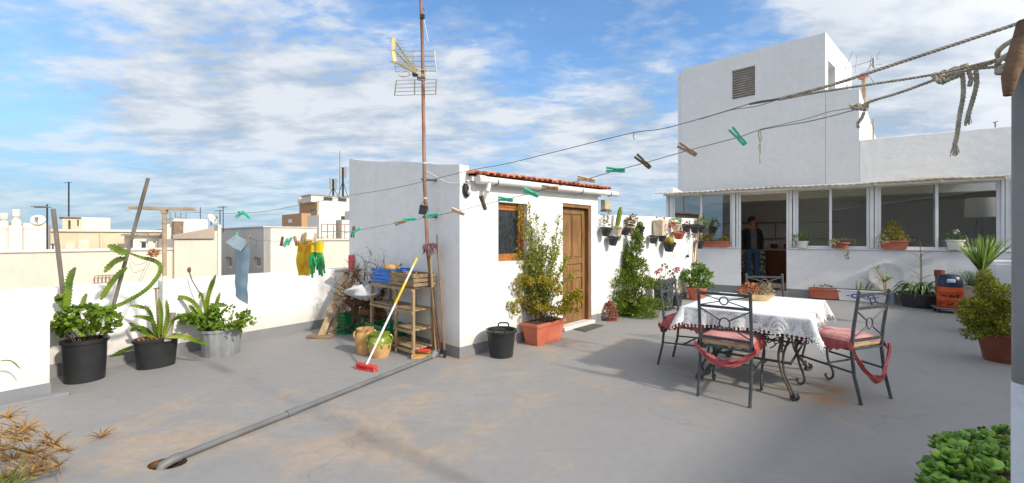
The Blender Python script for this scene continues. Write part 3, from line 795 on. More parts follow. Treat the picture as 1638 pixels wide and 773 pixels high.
q4 = [V((.02, .1, 0)), off + V((-.05, .12, 0)), c3 - V((.1, .1, 0)), c4]
m.prism([(p.x, p.y) for p in q4], topz - .35, topz - .2)
m.build('wall', WHITE2, tow)
m = MB(); nlv = 13
for i in range(nlv):
    z = vz0 + (vz1 - vz0) * (i + .5) / nlv
    m.box(((vx0 + vx1) / 2, 0.035, z), (vx1 - vx0 - .02, 0.052, 0.010), Matrix.Rotation(math.radians(40), 3, 'X'))
m.bx(vx0, vx1, .09, .1, vz0, vz1)
lv = m.build('louvre_vent', mat('louvre_metal', '#a8a39c', '#bdb8b0', rough=.6), tow)
m = MB(); w_ = .018
m.bx(vx0, vx0 + w_, -.006, .07, vz0, vz1); m.bx(vx1 - w_, vx1, -.006, .07, vz0, vz1); m.bx(vx0 + w_, vx1 - w_, -.006, .07, vz0, vz0 + w_); m.bx(vx0 + w_, vx1 - w_, -.006, .07, vz1 - w_, vz1); m.build('vent_frame', WPAINT, lv)
# lower stepped part
E = TB + TD * .656; E2 = E + TS * 2.27; B2 = TB + TS * 2.35
st_ = thing('stair_parapet', 'lower white stair wall stepping down right of the tower with a sloping lit side', 'wall', (E.x, E.y, 2.3))
m = MB(); m.prism([TB + TD * .0 + V((.003, -.003, 0)), E, E2, B2 + TD * .3][::1], 2.3, [4.96, 4.84, 4.0, 4.2]); m.build('masonry', WHITE2, st_, True, bevel=.01)
lo_ = thing('upper_roof_wall', 'long low white wall on the roof right of the stair tower', 'wall', (E.x, E.y, 2.3), SUN_A)
m = MB(); m.prism([(0.0, -.004), (7, -.004), (7, .25), (0.06, .25)], 0.0, 1.32); m.build('masonry', WHITE2, lo_, bevel=.01)
m = MB(); m.prism([(0.3, .26), (7, .26), (7, 5), (0.3, 5)], 0.0, .4); m.build('roof_slab', TANR, lo_)
o = thing('aerial_pole', 'stubby roof aerial on a pole beside the stair tower', 'antenna', D(1382, 160, 11.9))
m = MB(True); z0_ = -1.2; m.tube([(0, 0, z0_), (0, 0, .62)], .055, 10); m.build('pole', RUSTT, o)
m = MB(True); m.box((0, 0, .68), (.17, .12, .12)); m.box((-.1, -.02, .62), (.08, .1, .1)); m.build('amplifier_box', TERRA, o, bevel=.01)
m = MB(True)
for dx_, h_, tl in ((-.43, .5, .15), (-.2, .42, .05), (.2, .42, .06), (.32, .3, .02)):
    m.tube([(dx_ - tl, 0, .75), (dx_ + tl, .05, .75 + h_ * 1.25)], .008, 5)
m.tube([(-.45, 0, .9), (.5, .1, 1.2)], .009, 5); m.tube([(.0, 0, .7), (.45, .0, 1.35)], .008, 5); m.tube([(.15, 0, .95), (.5, 0, 1.0)], .008, 5); m.tube([(.1, 0, .75), (.3, 0, .45)], .007, 5)
m.box((.28, 0, 1.05), (.05, .05, .28))
m.build('dipole', STEEL, o)
pt = D(1397, 224, 10.9)
o = thing('roof_pipe', 'thin rusty pipe standing against the sloping lit stair wall', 'pipe', pt); m = MB(True); m.tube([(0, 0, -.1), (0, 0, .53)], .02, 8); m.tube([(0, 0, .5), (-.09, 0, .42)], .012, 6); m.build('tube', RUSTT, o)
pt = D(1592, 203, 9.3)
o = thing('roof_bolt', 'small dark bolt on the long low roof wall', 'bolt', pt); m = MB(True); m.tube([(0, 0, -.08), (0, 0, .09)], .012, 6); m.tube([(-.04, 0, .09), (.05, 0, .12)], .012, 6); m.build('rod', RUST, o)

# neighbouring house on the right, out of frame: it throws the shade over the right of the terrace
nb = V((4.44, -.25, 0)); nd = V((.74, .67, 0)).normalized(); nn_ = V((nd.y, -nd.x, 0))
o = thing('neighbour_house', 'white neighbouring house flank on the right of the terrace', 'house', nb)
m = MB(); m.prism([nb - nd * 6, nb + nd * 12, nb + nd * 12 + nn_ * 5, nb - nd * 6 + nn_ * 5], -.1, 2.62); m.build('wall', m_plaster('stone_render', (0.30, 0.25, 0.19), (0.2, 0.17, 0.13)), o, True)
m = MB(); m.prism([nb - nd * 6 - nn_ * .04, nb + nd * 12 - nn_ * .04, nb + nd * 12 + nn_ * .3, nb - nd * 6 + nn_ * .3], 2.623, 2.66); m.build('coping', CGREY, o, True)

# ================================================================ BUILDINGS ACROSS THE STREET
BU = HUT_U; BV = V((-0.70, 0.714, 0)).normalized()      # street grid directions
def front_at(px, Y): return V(((px - CX) / F * Y, Y, 0))
def zat(py, Y): return H + (HY - py) / F * Y
def town(name, label, cat, px, Y, pl, pr, ytop, mats, top=None, base=-12.2, group=None):
    """a building with its near corner at bearing px, its two faces ending at bearings pl (along BV) and pr (along BU)"""
    C = front_at(px, Y)
    tr = PLN(pr, C, BU); tl = PLN(pl, C, BV) if pl is not None else 8.0
    o = thing(name, label, cat, (C.x, C.y, -12.2), math.atan2(BU.y, BU.x), group)
    return o, C, tl, tr, zat(ytop, Y) + 12.2
def shell(o, L, W, z, m_front, m_side, fh=(), sh=(), name='wall', z0=0.0, th=.25, x0=0.0, y0=0.0, cop=True):
    m = MB(); m.wall([x0, x0 + L], [z0, z], fh, y0, y0 + th); m.bx(x0 + th + .001, x0 + L, y0 + W - th, y0 + W, z0, z); m.bx(x0 + L - th, x0 + L, y0 + th + .001, y0 + W - th - .001, z0, z)
    m.bx(x0 + th + .002, x0 + L - th - .002, y0 + th + .002, y0 + W - th - .002, z - .65, z - .5)
    w = m.build(name, m_front, o)
    s = MB(); ys = sorted([h[0] for h in sh])
    s.wall([-(y0 + W), -y0 - .0], [z0, z], [(-h[1], -h[0], h[2], h[3]) for h in sh], 0, th)
    # rotate the side so that it faces -x
    for v in s.v: v.x, v.y = x0 + v.y - .002, -v.x
    s.f = [tuple(reversed(f)) for f in s.f]
    s.build('side_wall', m_side, o)
    return w
def win(o, a, b, z0, z1, side=False, x0=0.0, y0=0.0, m_=None, frm=None):
    m = MB(); f = .05
    pts = ((a, a + f, z0, z1), (b - f, b, z0, z1), (a + f, b - f, z0, z0 + f), (a + f, b - f, z1 - f, z1))
    for q_ in pts:
        if side: m.bx(x0 + .1, x0 + .15, q_[0], q_[1], q_[2], q_[3])
        else: m.bx(q_[0], q_[1], y0 + .1, y0 + .15, q_[2], q_[3])
    w = m.build('window', frm or WPAINT, o)
    g = MB()
    if side: g.bx(x0 + .12, x0 + .13, a + f, b - f, z0 + f, z1 - f)
    else: g.bx(a + f, b - f, y0 + .12, y0 + .13, z0 + f, z1 - f)
    g.build('pane', m_ or DKWIN, w); return w
TG = 'buildings across the street'
# B1 long cream wall right below, nearest
Y1 = 13.5; C1 = front_at(-260, Y1 - 4.0)
o = thing('long_cream_building', 'long plain cream building flank nearest behind the parapet', 'building', (C1.x, C1.y, -12.2), math.atan2(BU.y, BU.x), TG)
def bt(px): return PLN(px, C1, BU)
ztop = zat(402, C1.y + BU.y * bt(200)) + 12.2
xe = bt(277)
m = MB(); m.bx(-6, xe, 0, 3.2, 0, ztop); m.build('wall', CREAM, o)
m = MB(); m.bx(-6, xe + .02, -.04, .3, ztop + .003, ztop + .09); m.build('coping', CGREY, o, bevel=.02)
p = PW(168, 450, C1, BU); g = (p - C1).dot(BU); g2 = bt(181)
m = MB(True); zb_ = zat(452, p.y) + 12.2
for z in (0, .22): m.tube([(bt(151), -.12, zb_ + z), (g2, -.12, zb_ + z)], .012, 5)
for i in range(6): x = bt(151) + (g2 - bt(151)) * i / 5; m.tube([(x, -.12, zb_), (x, -.12, zb_ + .22)], .009, 4)
m.tube([(bt(151), 0, zb_ + .1), (bt(151), -.12, zb_ + .1)], .012, 4)
m.build('rail', RUST, o)
# B2 taller cream party wall to its right
xs2, xe2 = xe + .003, bt(345.5)
zt2_ = zat(371, C1.y + BU.y * bt(310)) + 12.2
o = thing('party_wall_house', 'cream party wall house between the T-shaped pole and the grey building', 'building', (C1.x, C1.y, -12.2), math.atan2(BU.y, BU.x), TG)
m = MB(); m.prism([(xs2, -.2), (xe2, -.2), (xe2, 3.0), (xs2, 3.0)], 0, [zt2_ - .25, zt2_ + .05, zt2_ + .05, zt2_ - .25]); m.build('wall', CREAM, o)
m = MB(); m.prism([(xs2 - .05, -.28), (xe2 - .1, -.28), (xe2 - .1, .1), (xs2 - .05, .1)], zt2_ - .24, [zt2_ - .12, zt2_ + .15, zt2_ + .15, zt2_ - .12]); m.build('coping', TANR, o, bevel=.02)
m = MB(); m.bx(xe2 + .003, xe2 + .10, -.25, .3, 0, zt2_ + .25); m.build('pilaster', OFFW, o)
# small rooms on that roof
bx0, bx1 = bt(283), bt(345)
zr = zat(356, C1.y + BU.y * bt(320) + 2) + 12.2
m = MB(); m.bx(bt(292) , bt(350), 1.6, 2.95, zt2_ - .4, zr + .1); m.bx(bt(282), bt(291.5), 1.8, 2.4, zt2_ - .4, zr - .1); m.build('roof_room', OFFW, o)
# B3 white shed with dark windows just left
o = thing('rooftop_shed', 'white rooftop shed with dark windows left of the T-shaped pole', 'shed', (C1.x, C1.y, -12.2), math.atan2(BU.y, BU.x), TG)
sa, sb = bt(222) , bt(277) - .05; zs0 = ztop - .6; zs1 = zat(377.5, C1.y + BU.y * bt(250) + 3.6) + 12.2
yS = 3.25
def bt2(px, off): 
    P = C1 + BV * 0 + V((-BU.y, BU.x, 0)) * off
    return PLN(px, P, BU)
sa, sb = bt2(213, yS), bt2(277.5, yS); zs1 = zat(377, (C1 + BU * sb + V((-BU.y, BU.x, 0)) * yS).y) + 12.2
holes = []
for a_, b_ in ((224, 237), (245, 249.5), (256.5, 260), (264, 267.5)):
    holes.append((bt2(a_, yS), bt2(b_, yS), zs1 - 1.15, zs1 - .2))
m = MB(); m.wall([sa, sb], [zs0 - 1, zs1], holes, yS, yS + .2); m.bx(sa, sb, yS + 3, yS + 3.2, zs0 - 1, zs1 - .01); m.bx(sa, sa + .2, yS + .2, yS + 3, zs0 - 1, zs1 - .01); m.build('wall', OFFW, o)
m = MB(); m.bx(bt2(236, yS), sb + .1, yS - .35, yS + 3.4, zs1 + .003, zs1 + .08); m.bx(sa - .1, bt2(235.5, yS), yS - .2, yS + 3.3, zs1 + .003, zs1 + .05); m.build('roof', TANR, o)
for h_ in holes: win(o, h_[0], h_[1], h_[2], h_[3], y0=yS)
# B4 white chimneyed block, far left
C4 = C1 + V((-BU.y, BU.x, 0)) * 3.3; 
o = thing('chimney_block', 'ivory block with two round capped chimneys at the far left', 'building', (C4.x, C4.y, -12.2), math.atan2(BU.y, BU.x), TG)
def b4(px): return PLN(px, C4, BU)
def z4(px, py): return zat(py, C4.y + BU.y * b4(px)) + 12.2
m = MB(); m.bx(b4(-60), b4(13.5), 0, 4, 8, z4(8, 354)); m.bx(b4(13.6), b4(36.5), -.12, 4, 8, z4(25, 361)); m.bx(b4(36.6), b4(77.5), 0, 4, 8, z4(60, 357)); m.build('wall', IVORY, o, bevel=.03)
m = MB(); m.bx(b4(-60), b4(13.5), -.03, .1, z4(8, 366), z4(8, 363.5)); m.bx(b4(36.8), b4(77), -.03, .05, z4(60, 366), z4(60, 364)); m.build('string_course', OFFW, o)
for cx_, cy_, ct in ((24, 338, 350), (4, 344, 354)):
    x = b4(cx_); zc = z4(cx_, cy_); r = (b4(cx_ + 7.5) - x)
    m = MB(True); m.lathe([(r * 1.35, z4(cx_, 362 if cx_ > 10 else 356)), (r * 1.2, z4(cx_, ct + 4)), (r * .8, z4(cx_, ct)), (r * .62, z4(cx_, ct - 1)), (r * .62, z4(cx_, ct - 4))], c=(x, .5, 0), seg=20)
    ch = m.build('chimney', IVORY, o)
    m = MB(True); m.lathe([(r * .9, z4(cx_, ct - 3.9)), (r * 1.02, z4(cx_, ct - 5)), (r * 1.02, zc + .08), (r * .9, zc)], c=(x, .5, 0), seg=20); m.build('cap', OFFW, ch)
def dish(label, p, r, rz, tilt=25):
    o = thing('satellite_dish', label, 'satellite dish', p, rz, 'satellite dishes on the roofs')
    R = Matrix.Rotation(math.radians(90 - tilt), 3, 'X')
    m = MB(True); m.lathe([(0.01, -.12 * r), (r * .5, -.07 * r), (r, .12 * r)], seg=20, tilt=R); m.build('reflector', OFFW, o, solid=.01)
    m = MB(True); m.tube([(0, .03, -r * 1.3), (0, .03, 0)], .025, 6); m.build('pole', STEEL, o)
    m = MB(True); m.tube([R @ V((0, -r * .9, .1 * r)), R @ V((0, -.1 * r, r * .9))], .012, 5); m.ball(R @ V((0, -.1 * r, r * .9)), .05); m.build('feed_arm', STEEL, o)
Pd = C4 + BU * b4(61); dish('grey satellite dish on the ivory block beside the chimneys', V((Pd.x, Pd.y, zat(352, Pd.y))), .17, .6)
def aerial(label, px, py0, py1, Y, kind=0, r=.02, name='roof_aerial', grp='aerials on the far roofs', scale=1.0):
    p = front_at(px, Y); z0, z1 = zat(py1, Y), zat(py0, Y)
    o = thing(name, label, 'antenna', (p.x, p.y, z0), 0.4 * kind, grp)
    m = MB(True); m.tube([(0, 0, -.3), (0, 0, z1 - z0)], r, 6); m.build('mast', BLACKM if kind != 2 else STEEL, o)
    m = MB(True); hh = z1 - z0
    if kind == 0: m.tube([(-.25 * scale, 0, hh - .05), (.15 * scale, 0, hh - .03)], .02, 5)
    if kind == 1:
        m.tube([(-1.0 * scale, 0, hh - .08), (.1 * scale, 0, hh - .08)], .03, 5)
        for i in range(7): m.tube([(-.95 * scale + i * .16 * scale, -.2, hh - .08), (-.95 * scale + i * .16 * scale, .2, hh - .08)], .012, 4)
    if kind == 2:
        for i in range(5): m.tube([(-.3 * scale + .12 * i * scale, 0, hh - .3 * scale), (-.35 * scale + .14 * i * scale, 0, hh + .12 * scale)], .012, 4)
        m.tube([(-.35 * scale, 0, hh - .1 * scale), (.3 * scale, 0, hh - .05 * scale)], .012, 4)
    m.build('dipole', STEEL, o)
    return o
aerial('dark pole with a sideways aerial at the end of the ivory block', 75.5, 327, 400, 12.4, 1, .02, scale=.27)
# B5 ochre block behind
Y5 = 27
o, C, tl, tr, z = town('ochre_building', 'long ochre building with walled-up openings behind the cream flank', 'building', 20, 16, None, 228, 400, None)
C5 = C; b5 = lambda px: PLN(px, C5, BU)
z5 = lambda px, py: zat(py, C5.y + BU.y * b5(px)) + 12.2
zt5 = z5(150, 371)
h5 = [(b5(80), b5(89), z5(84, 401.5), z5(84, 390))]
m = MB(); m.wall([b5(70), b5(283)], [0, zt5], h5, 0, .3); m.bx(b5(70), b5(283), 6, 6.3, 0, zt5); m.bx(b5(70) , b5(70) + .3, .3, 6, 0, zt5); m.build('wall', OCHRE, o)
m = MB(); m.bx(b5(104), b5(119), -.04, 0, z5(110, 401), z5(110, 389)); m.bx(b5(125), b5(143), -.05, 0, z5(134, 401), z5(134, 384)); m.build('blocked_opening', IVORY, o)
m = MB(); m.bx(b5(160), b5(163), -.12, 0, 0, zt5 - .05); m.build('pilaster', OCHRE, o)
m = MB(); m.bx(b5(70), b5(283), -.08, .35, zt5 + .003, zt5 + .1); m.build('coping', CGREY, o)
win(o, h5[0][0], h5[0][1], h5[0][2], h5[0][3])
# roof room on B5
C6 = front_at(100, 19)
o = thing('roof_penthouse', 'roof room half tan and half white on top of the ochre building', 'building', (C6.x, C6.y, -12.2), math.atan2(BU.y, BU.x), TG)
b6 = lambda px: PLN(px, C6, BU)
z6 = lambda px, py: zat(py, C6.y + BU.y * b6(px)) + 12.2
m = MB(); m.bx(b6(130), b6(176.5), 0, 2.5, z6(150, 372) - 1, z6(150, 348)); m.build('wall', OFFW, o)
m = MB(); m.wall([0, b6(130) - .003], [z6(115, 372) - 1, z6(115, 348)], [(b6(109), b6(113), z6(115, 371), z6(115, 352.5)), (b6(123.5), b6(126), z6(115, 362), z6(115, 351.5))], .02, .4); m.build('tan_front', OCHRE, o); m = MB(); m.bx(0, b6(130) - .003, 2, 2.4, z6(115, 372) - 1, z6(115, 348)); m.build('back_wall', OCHRE, o)
m = MB(); m.bx(-.1, b6(130), -.1, 2.6, z6(115, 348) + .003, z6(115, 347)); m.build('roof', TANR, o)
aerial('tall thin mast above the roof room with the tan front', 110, 291, 350, 24, 0, .035)
# B7 grey and white building
YG = 17.0
o, C, tl, tr, z = town('grey_white_building', 'flat roofed building, grey windowed side and plain white flank, behind the towel', 'building', 422, YG, 346.5, 507, 364, None)
zz_ = lambda py: zat(py, YG) + 12.2
vp = lambda px: PLN(px, C, BV)
hs = []
for a_, b_ in ((352, 361), (369.5, 378.5), (407.5, 418)):
    hs.append((vp(b_), vp(a_), PW((a_ + b_) / 2, 428, C, BV).z + 12.2, PW((a_ + b_) / 2, 411, C, BV).z + 12.2))
shell(o, tr, tl, z, OFFW, CGREY, (), hs)
for h_ in hs: win(o, h_[0], h_[1], h_[2], h_[3], side=True, m_=GREYWIN)
m = MB(); m.bx(-.04, tr, -.04, .3, z + .003, z + .05); m.bx(-.05, .3, .301, tl, z + .003, z + .05); m.build('coping', CGREY, o)
# its lower cream neighbour
o, C, tl, tr, z = town('low_cream_building', 'lower cream building with a roof railing below the apartment tower', 'building', 505, 18.5, None, 600, 385, None)
m = MB(); m.bx(0, tr, 0, 7, 0, z); m.build('wall', CREAM, o)
m = MB(); m.bx(0, tr, -.06, .25, z + .003, z + .08); m.build('coping', CGREY, o)
m = MB(True)
for i in range(9): x = .5 + i * (tr - .5) / 8.5; m.tube([(x, .6, z), (x, .6, z + .75)], .02, 4)
for q_ in (.4, .74): m.tube([(.5, .6, z + q_), (tr, .6, z + q_)], .018, 4)
m.build('railing', RUST, o)
rng = random.Random(3)
m = MB()
for a_, b_, top in ((.8, 1.6, 1.2), (1.9, 2.3, 1.0), (2.7, 4.4, 1.5), (4.6, 5.0, .9)): m.bx(a_, b_, 1.6, 3.0, z, z + top)
m.build('roof_hut', OFFW, o)
# B8 apartment tower
YA = 62
o, C, tl, tr, z = town('apartment_tower', 'tall apartment tower with white flank, brown side and phone masts on top', 'building', 507, YA, 472, 600, 323, None)
za = lambda py: zat(py, YA) + 12.2
L_ = PLN(563, C, BU); tm = PLN(481.5, C, BV)
fh = [(PLN(516, C, BU), PLN(525, C, BU), za(355), za(349)), (PLN(545.5, C, BU), PLN(553, C, BU), za(352.5), za(344.5))]
shell(o, tr, tm, z, OFFW, BROWNB, fh, [(PLN(505, C, BV), PLN(496.5, C, BV), za(338.5), za(334))])
for h_ in fh: win(o, *h_, frm=GREYWIN)
win(o, PLN(505, C, BV), PLN(496.5, C, BV), za(338.5), za(334), side=True)
m = MB(); m.bx(.01, 4.5, tm + .01, tl, 0, za(342)); m.build('lower_wing', BROWNB, o)
m = MB(); m.bx(-1.5, -.01, tm - 5, tl + .3, 0, za(341.0)); lwb = m.build('bay', BROWNB, o)
m = MB(); q0, q1 = PLN(486, C, BV), PLN(481, C, BV); m.bx(-1.56, -1.505, q0, q1, za(355.5), za(349.5)); m.build('window', WPAINT, lwb)
m = MB(); m.bx(-.15, 3.5, 2.0, tm + .1, z + .003, z + .25); m.build('coping', OFFW, o)
m = MB(); m.bx(-.6, tr, .6, tm * .62, z + .01, za(312)); ph = m.build('penthouse', OFFW, o)
m = MB(); m.bx(-.75, tr, .45, tm * .64, za(312) + .003, za(311)); m.build('roof', TANR, ph)
for i in range(4):
    m = MB(); x = 1.2 + i * 2.2; m.bx(x, x + 1.3, .52, .6 - .003, z + .35, z + .85); m.build('window', DKWIN, ph)
m = MB(True); m.lathe([(.5, z + .1), (.5, za(314.5)), (.2, za(313))], c=(-.2, tm * .8, 0), seg=14); m.build('water_tank', OFFW, o)
def cellmast(label, px, py0, py1):
    p = front_at(px, YA + 4); z0, z1 = zat(py1, YA + 4), zat(py0, YA + 4)
    o = thing('phone_mast', label, 'antenna', (p.x, p.y, z0), 0, 'phone masts on the apartment tower'); h = z1 - z0
    m = MB(True); m.tube([(0, 0, -.5), (0, 0, h)], .16, 8)
    for sgn in (-1, 1): m.tube([(sgn * .8, 0, -.5), (0, 0, h * .5)], .05, 5)
    m.build('mast', BLACKM, o)
    for a in (0, 2.1, 4.2):
        m = MB(); m.box((.42 * math.cos(a), .42 * math.sin(a), h - .75), (.3, .22, 1.7), Matrix.Rotation(a, 3, 'Z')); m.beam((0, 0, h - .5), (.42 * math.cos(a), .42 * math.sin(a), h - .5), .06, .06); m.build('panel', GREYWIN, o, bevel=.03)
cellmast('shorter left phone mast on the apartment tower', 533, 287, 311)
cellmast('taller right phone mast on the apartment tower', 548.5, 268, 311)
aerial('thin whip mast beside the taller phone mast', 543.5, 241, 311, 66, 3, .035)
aerial('small comb aerial on the party wall house chimney', 285, 346, 358, 16.5, 2, .015, scale=1.2)
aerial('bare thin mast over the party wall house roof', 320.5, 332, 358, 18, 3, .014)
aerial('left one of the two dark masts right of the party wall house', 352, 336, 362, 19, 0, .018)
aerial('right one of the two dark masts right of the party wall house', 357, 330, 362, 20, 0, .018)
Pd = front_at(339, 19); dish('tilted pale satellite dish over the party wall house roof', V((Pd.x, Pd.y, zat(350, 19))), .24, 1.6)
o = thing('brick_chimney', 'small brown brick chimney on the party wall house roof', 'chimney', front_at(284.5, 15.2) + V((0, 0, zat(368, 15.2))), .8)
m = MB(); m.bx(-.14, .14, -.14, .14, -.3, .3); m.build('stack', mat('chimney_brick', '#6d5a49', '#877261', rough=.9, scale=9), o); m = MB(); m.bx(-.17, .17, -.17, .17, .3, .34); m.build('cap', CGREY, o)
o, C, tl, tr, z = town('distant_white_block', 'distant low white block seen over the roofs left of the grey building', 'building', 300, 60, 262, 362, 366, None)
m = MB(); m.bx(0, tr, 0, tl, 0, z); m.build('wall', OFFW, o)
m = MB(); m.bx(-.1, tr + .1, -.1, tl, z + .01, z + .2); m.build('roof', TANR, o)
o, C, tl, tr, z = town('distant_ochre_block', 'distant low ochre block behind the apartment tower foot', 'building', 440, 75, 400, 520, 368, None)
m = MB(); m.bx(0, tr, 0, tl, 0, z); m.build('wall', OCHRE, o)
m = MB(); m.bx(-.1, tr + .1, -.1, tl, z + .01, z + .25); m.build('roof', TANR, o)

# ================================================================ OBJECTS ON THE TERRACE
R2 = lambda a: Matrix.Rotation(a, 3, 'Z')
# ---------------------------------------------------------------- posts and washing lines
PO = V((1.335, 1.10, 0))
o = thing('line_post', 'thick grey metal post with flaking white foot at the right edge', 'post', PO)
m = MB(True); m.tube([(0, 0, .97), (0, 0, 1.83)], .028, 20); m.build('upper_pipe', POSTM, o)
m = MB(True); m.tube([(0, 0, 0), (0, 0, .969)], .029, 20); m.build('painted_foot', POSTW, o)
m = MB(True)
m.tube([D(px_, py_, 1.055) - PO for px_, py_ in ((1612, 153), (1614, 140), (1616, 122), (1624, 100), (1629, 78), (1638, 56), (1642, 34))], [.008, .012, .016, .018, .017, .019, .017], 12)
m.build('driftwood_stub', mat('driftwood', '#54402f', '#86684f', rough=.85, scale=14, bump=.6), o)
m = MB(True)
for k, z in enumerate((1.775, 1.79, 1.806, 1.822, 1.838)):
    m.tube([V((.050 * math.cos(a) - .012, .068 * math.sin(a) - .022, z + .014 * math.sin(a + k))) for a in [2 * math.pi * i / 20 for i in range(21)]], .0062, 7)
m.build('rope_lashing', ROPE, o)
TPX, TPY = 263, 4.62
TP = V(((TPX - CX) / F * TPY, TPY, 0))
o = thing('t_shaped_line_pole', 'rusty T-shaped clothes line pole standing between the potted cacti', 'pole', TP)
zt_ = H + (HY - 334) / F * TPY
m = MB(True); m.tube([(0, 0, .92), (0, 0, zt_)], .020, 12); m.build('pole', RUSTT, o)
m = MB(True); m.tube([(0, 0, 0), (0, 0, .919)], .0215, 12); m.build('painted_foot', WPLAST, o)
xl_, xr_ = (207 - TPX) / F * TPY, (311 - TPX) / F * TPY
m = MB(); m.beam((xl_, 0, zt_ + .012), (xr_, 0, zt_ - .004), .035, .035); m.box((0, 0, zt_ - .03), (.05, .05, .05)); m.build('crossbar', RUSTT, o, bevel=.004)
m = MB(True)
for z in (zt_ - .15, zt_ - .16): m.tube([V((.023 * math.cos(a), .023 * math.sin(a), z)) for a in [2 * math.pi * i / 12 for i in range(13)]], .004, 5)
m.tube([(.02, 0, zt_ - .16), (.06, .0, zt_ - .165), (.075, 0, zt_ - .155)], .002, 4); m.tube([(xl_ + .01, -.02, zt_), (xl_ - .01, -.02, zt_ - .03), (xl_ + .03, -.02, zt_ - .02)], .003, 5)
m.build('string_tie', ROPE, o)

TL = TP + V((xl_ + .02, 0, 0)); TR = TP + V((xr_ - .02, 0, 0))
def mk_line(A, B):
    d = (B - A)
    def f(px, py):
        t = PLN(px, A, d); Y = A.y + d.y * t
        return V((A.x + d.x * t, Y, H + (HY - py) / F * Y))
    return f
LA = mk_line(PO, TL); LB = mk_line(PO + V((0, .02, 0)), TR)
def smooth_path(pts, n=6):
    out = []
    P = [V(p) for p in pts]
    for i in range(len(P) - 1):
        p0 = P[max(i - 1, 0)]; p1 = P[i]; p2 = P[i + 1]; p3 = P[min(i + 2, len(P) - 1)]
        for k in range(n):
            t = k / n
            out.append(0.5 * ((2 * p1) + (-p0 + p2) * t + (2 * p0 - 5 * p1 + 4 * p2 - p3) * t * t + (-p0 + 3 * p1 - 3 * p2 + p3) * t ** 3))
    out.append(P[-1]); return out
def twisted(mb, path, r, pitch, strands=3, seg=6, step=None):
    """laid rope: strands wound round a path"""
    path = [V(p) for p in path]
    L = sum((path[i + 1] - path[i]).length for i in range(len(path) - 1))
    n = max(8, int(L / (pitch / 8)))
    # resample
    pts = []; acc = 0; i = 0; seglen = (path[1] - path[0]).length
    for k in range(n + 1):
        s_ = L * k / n
        while i < len(path) - 2 and acc + seglen < s_ - 1e-9:
            acc += seglen; i += 1; seglen = (path[i + 1] - path[i]).length
        pts.append(path[i] + (path[i + 1] - path[i]) * ((s_ - acc) / seglen if seglen else 0))
    for q in range(strands):
        sp_ = []
        for k, p in enumerate(pts):
            t = (pts[min(k + 1, n)] - pts[max(k - 1, 0)]).normalized(); a = t.cross(V((0, 0, 1)))
            if a.length < .05: a = t.cross(V((0, 1, 0)))
            a.normalize(); b = t.cross(a); an = 2 * math.pi * (L * k / n / pitch + q / strands)
            sp_.append(p + (a * math.cos(an) + b * math.sin(an)) * r * .55)
        mb.tube(sp_, r * .56, seg)
# upper line
o = thing('clothes_line', 'upper clothes line, two thick ropes joining a thin wire that runs to the far pole', 'clothes line', PO + V((0, 0, 2)), 0, 'clothes lines')
jx = LA(1246, 158)
m = MB(True)
twisted(m, smooth_path([LA(1640, 34), LA(1440, 100), LA(1330, 136), jx]), .0048, .03)
twisted(m, smooth_path([LA(1618, 90), LA(1500, 118), LA(1400, 134), LA(1320, 146), LA(1280, 153), jx + V((0, 0, -.004))]), .0036, .024)
m.build('rope', ROPE, o, True)
m = MB(True); m.tube([jx + V((.01, 0, .001)), jx + V((-.07, .05, -.002))], .004, 6); 
wp = [jx, LA(1210, 163), LA(1180, 172), LA(1120, 190), LA(1060, 206), LA(1015, 212), LA(960, 225), LA(880, 245), LA(810, 262), LA(750, 273), LA(685, 289), LA(620, 303), LA(565, 312), LA(480, 328), LA(408, 340), LA(330, 341), TL + V((0, 0, zt_))]
m.tube(smooth_path(wp), .0017, 5)
m.tube(smooth_path([jx + V((.005, 0, 0)), LA(1210, 170), LA(1170, 176), LA(1120, 191)]), .0014, 5)
m.tube(smooth_path([LA(1015, 212), LA(1013, 218), LA(1015, 224)], 3), .0016, 5)
m.build('wire', WIRE, o, True)
# lower line
o = thing('clothes_line', 'lower clothes line strung with pegs, knotted to thick rope near the post', 'clothes line', PO + V((0, 0, 1.9)), 0, 'clothes lines')
kn = LB(1505, 124); k2 = LB(1374, 172)
m = MB(True)
twisted(m, smooth_path([LB(1637, 75), LB(1590, 98), LB(1555, 109), kn]), .0058, .034)
twisted(m, smooth_path([LB(1618, 106), LB(1560, 110), LB(1520, 118)]), .004, .026)
twisted(m, smooth_path([kn, LB(1484, 132), LB(1440, 148), LB(1394, 162), k2]), .0040, .026)
# the big knot: loops plus two hanging frayed ends
rng = random.Random(5)
for i in range(4):
    c = kn + (LB(1540, 112) - kn) * (i / 3.0 - .15); r = .016
    twisted(m, [c + V((r * .6 * math.cos(a) + .006 * a / 6, r * .6 * math.sin(a), r * math.sin(a + .6 * i))) for a in [2 * math.pi * k / 12 for k in range(14)]], .0056, .03)
for pts in ([(1539, 112), (1541, 150), (1535, 185), (1531, 215), (1527, 232)], [(1561, 112), (1562, 135), (1556, 160), (1550, 180), (1547, 195)], [(1549, 113), (1553, 125), (1551, 138)]):
    twisted(m, smooth_path([LB(*p_) for p_ in pts]), .0052, .03)
for c_, n_, ln in ((LB(1529, 222), 26, .045), (LB(1549, 180), 20, .035), (LB(1372, 196), 16, .018)):
    for i in range(n_):
        d = V((rng.uniform(-.25, .25), rng.uniform(-.25, .25), -1)); m.tube([c_ + V((rng.uniform(-.003, .003), rng.uniform(-.003, .003), 0)), c_ + d * ln * .6 + V((rng.uniform(-.003, .003), 0, 0)), c_ + d * ln * rng.uniform(.8, 1.1)], .0009, 3)
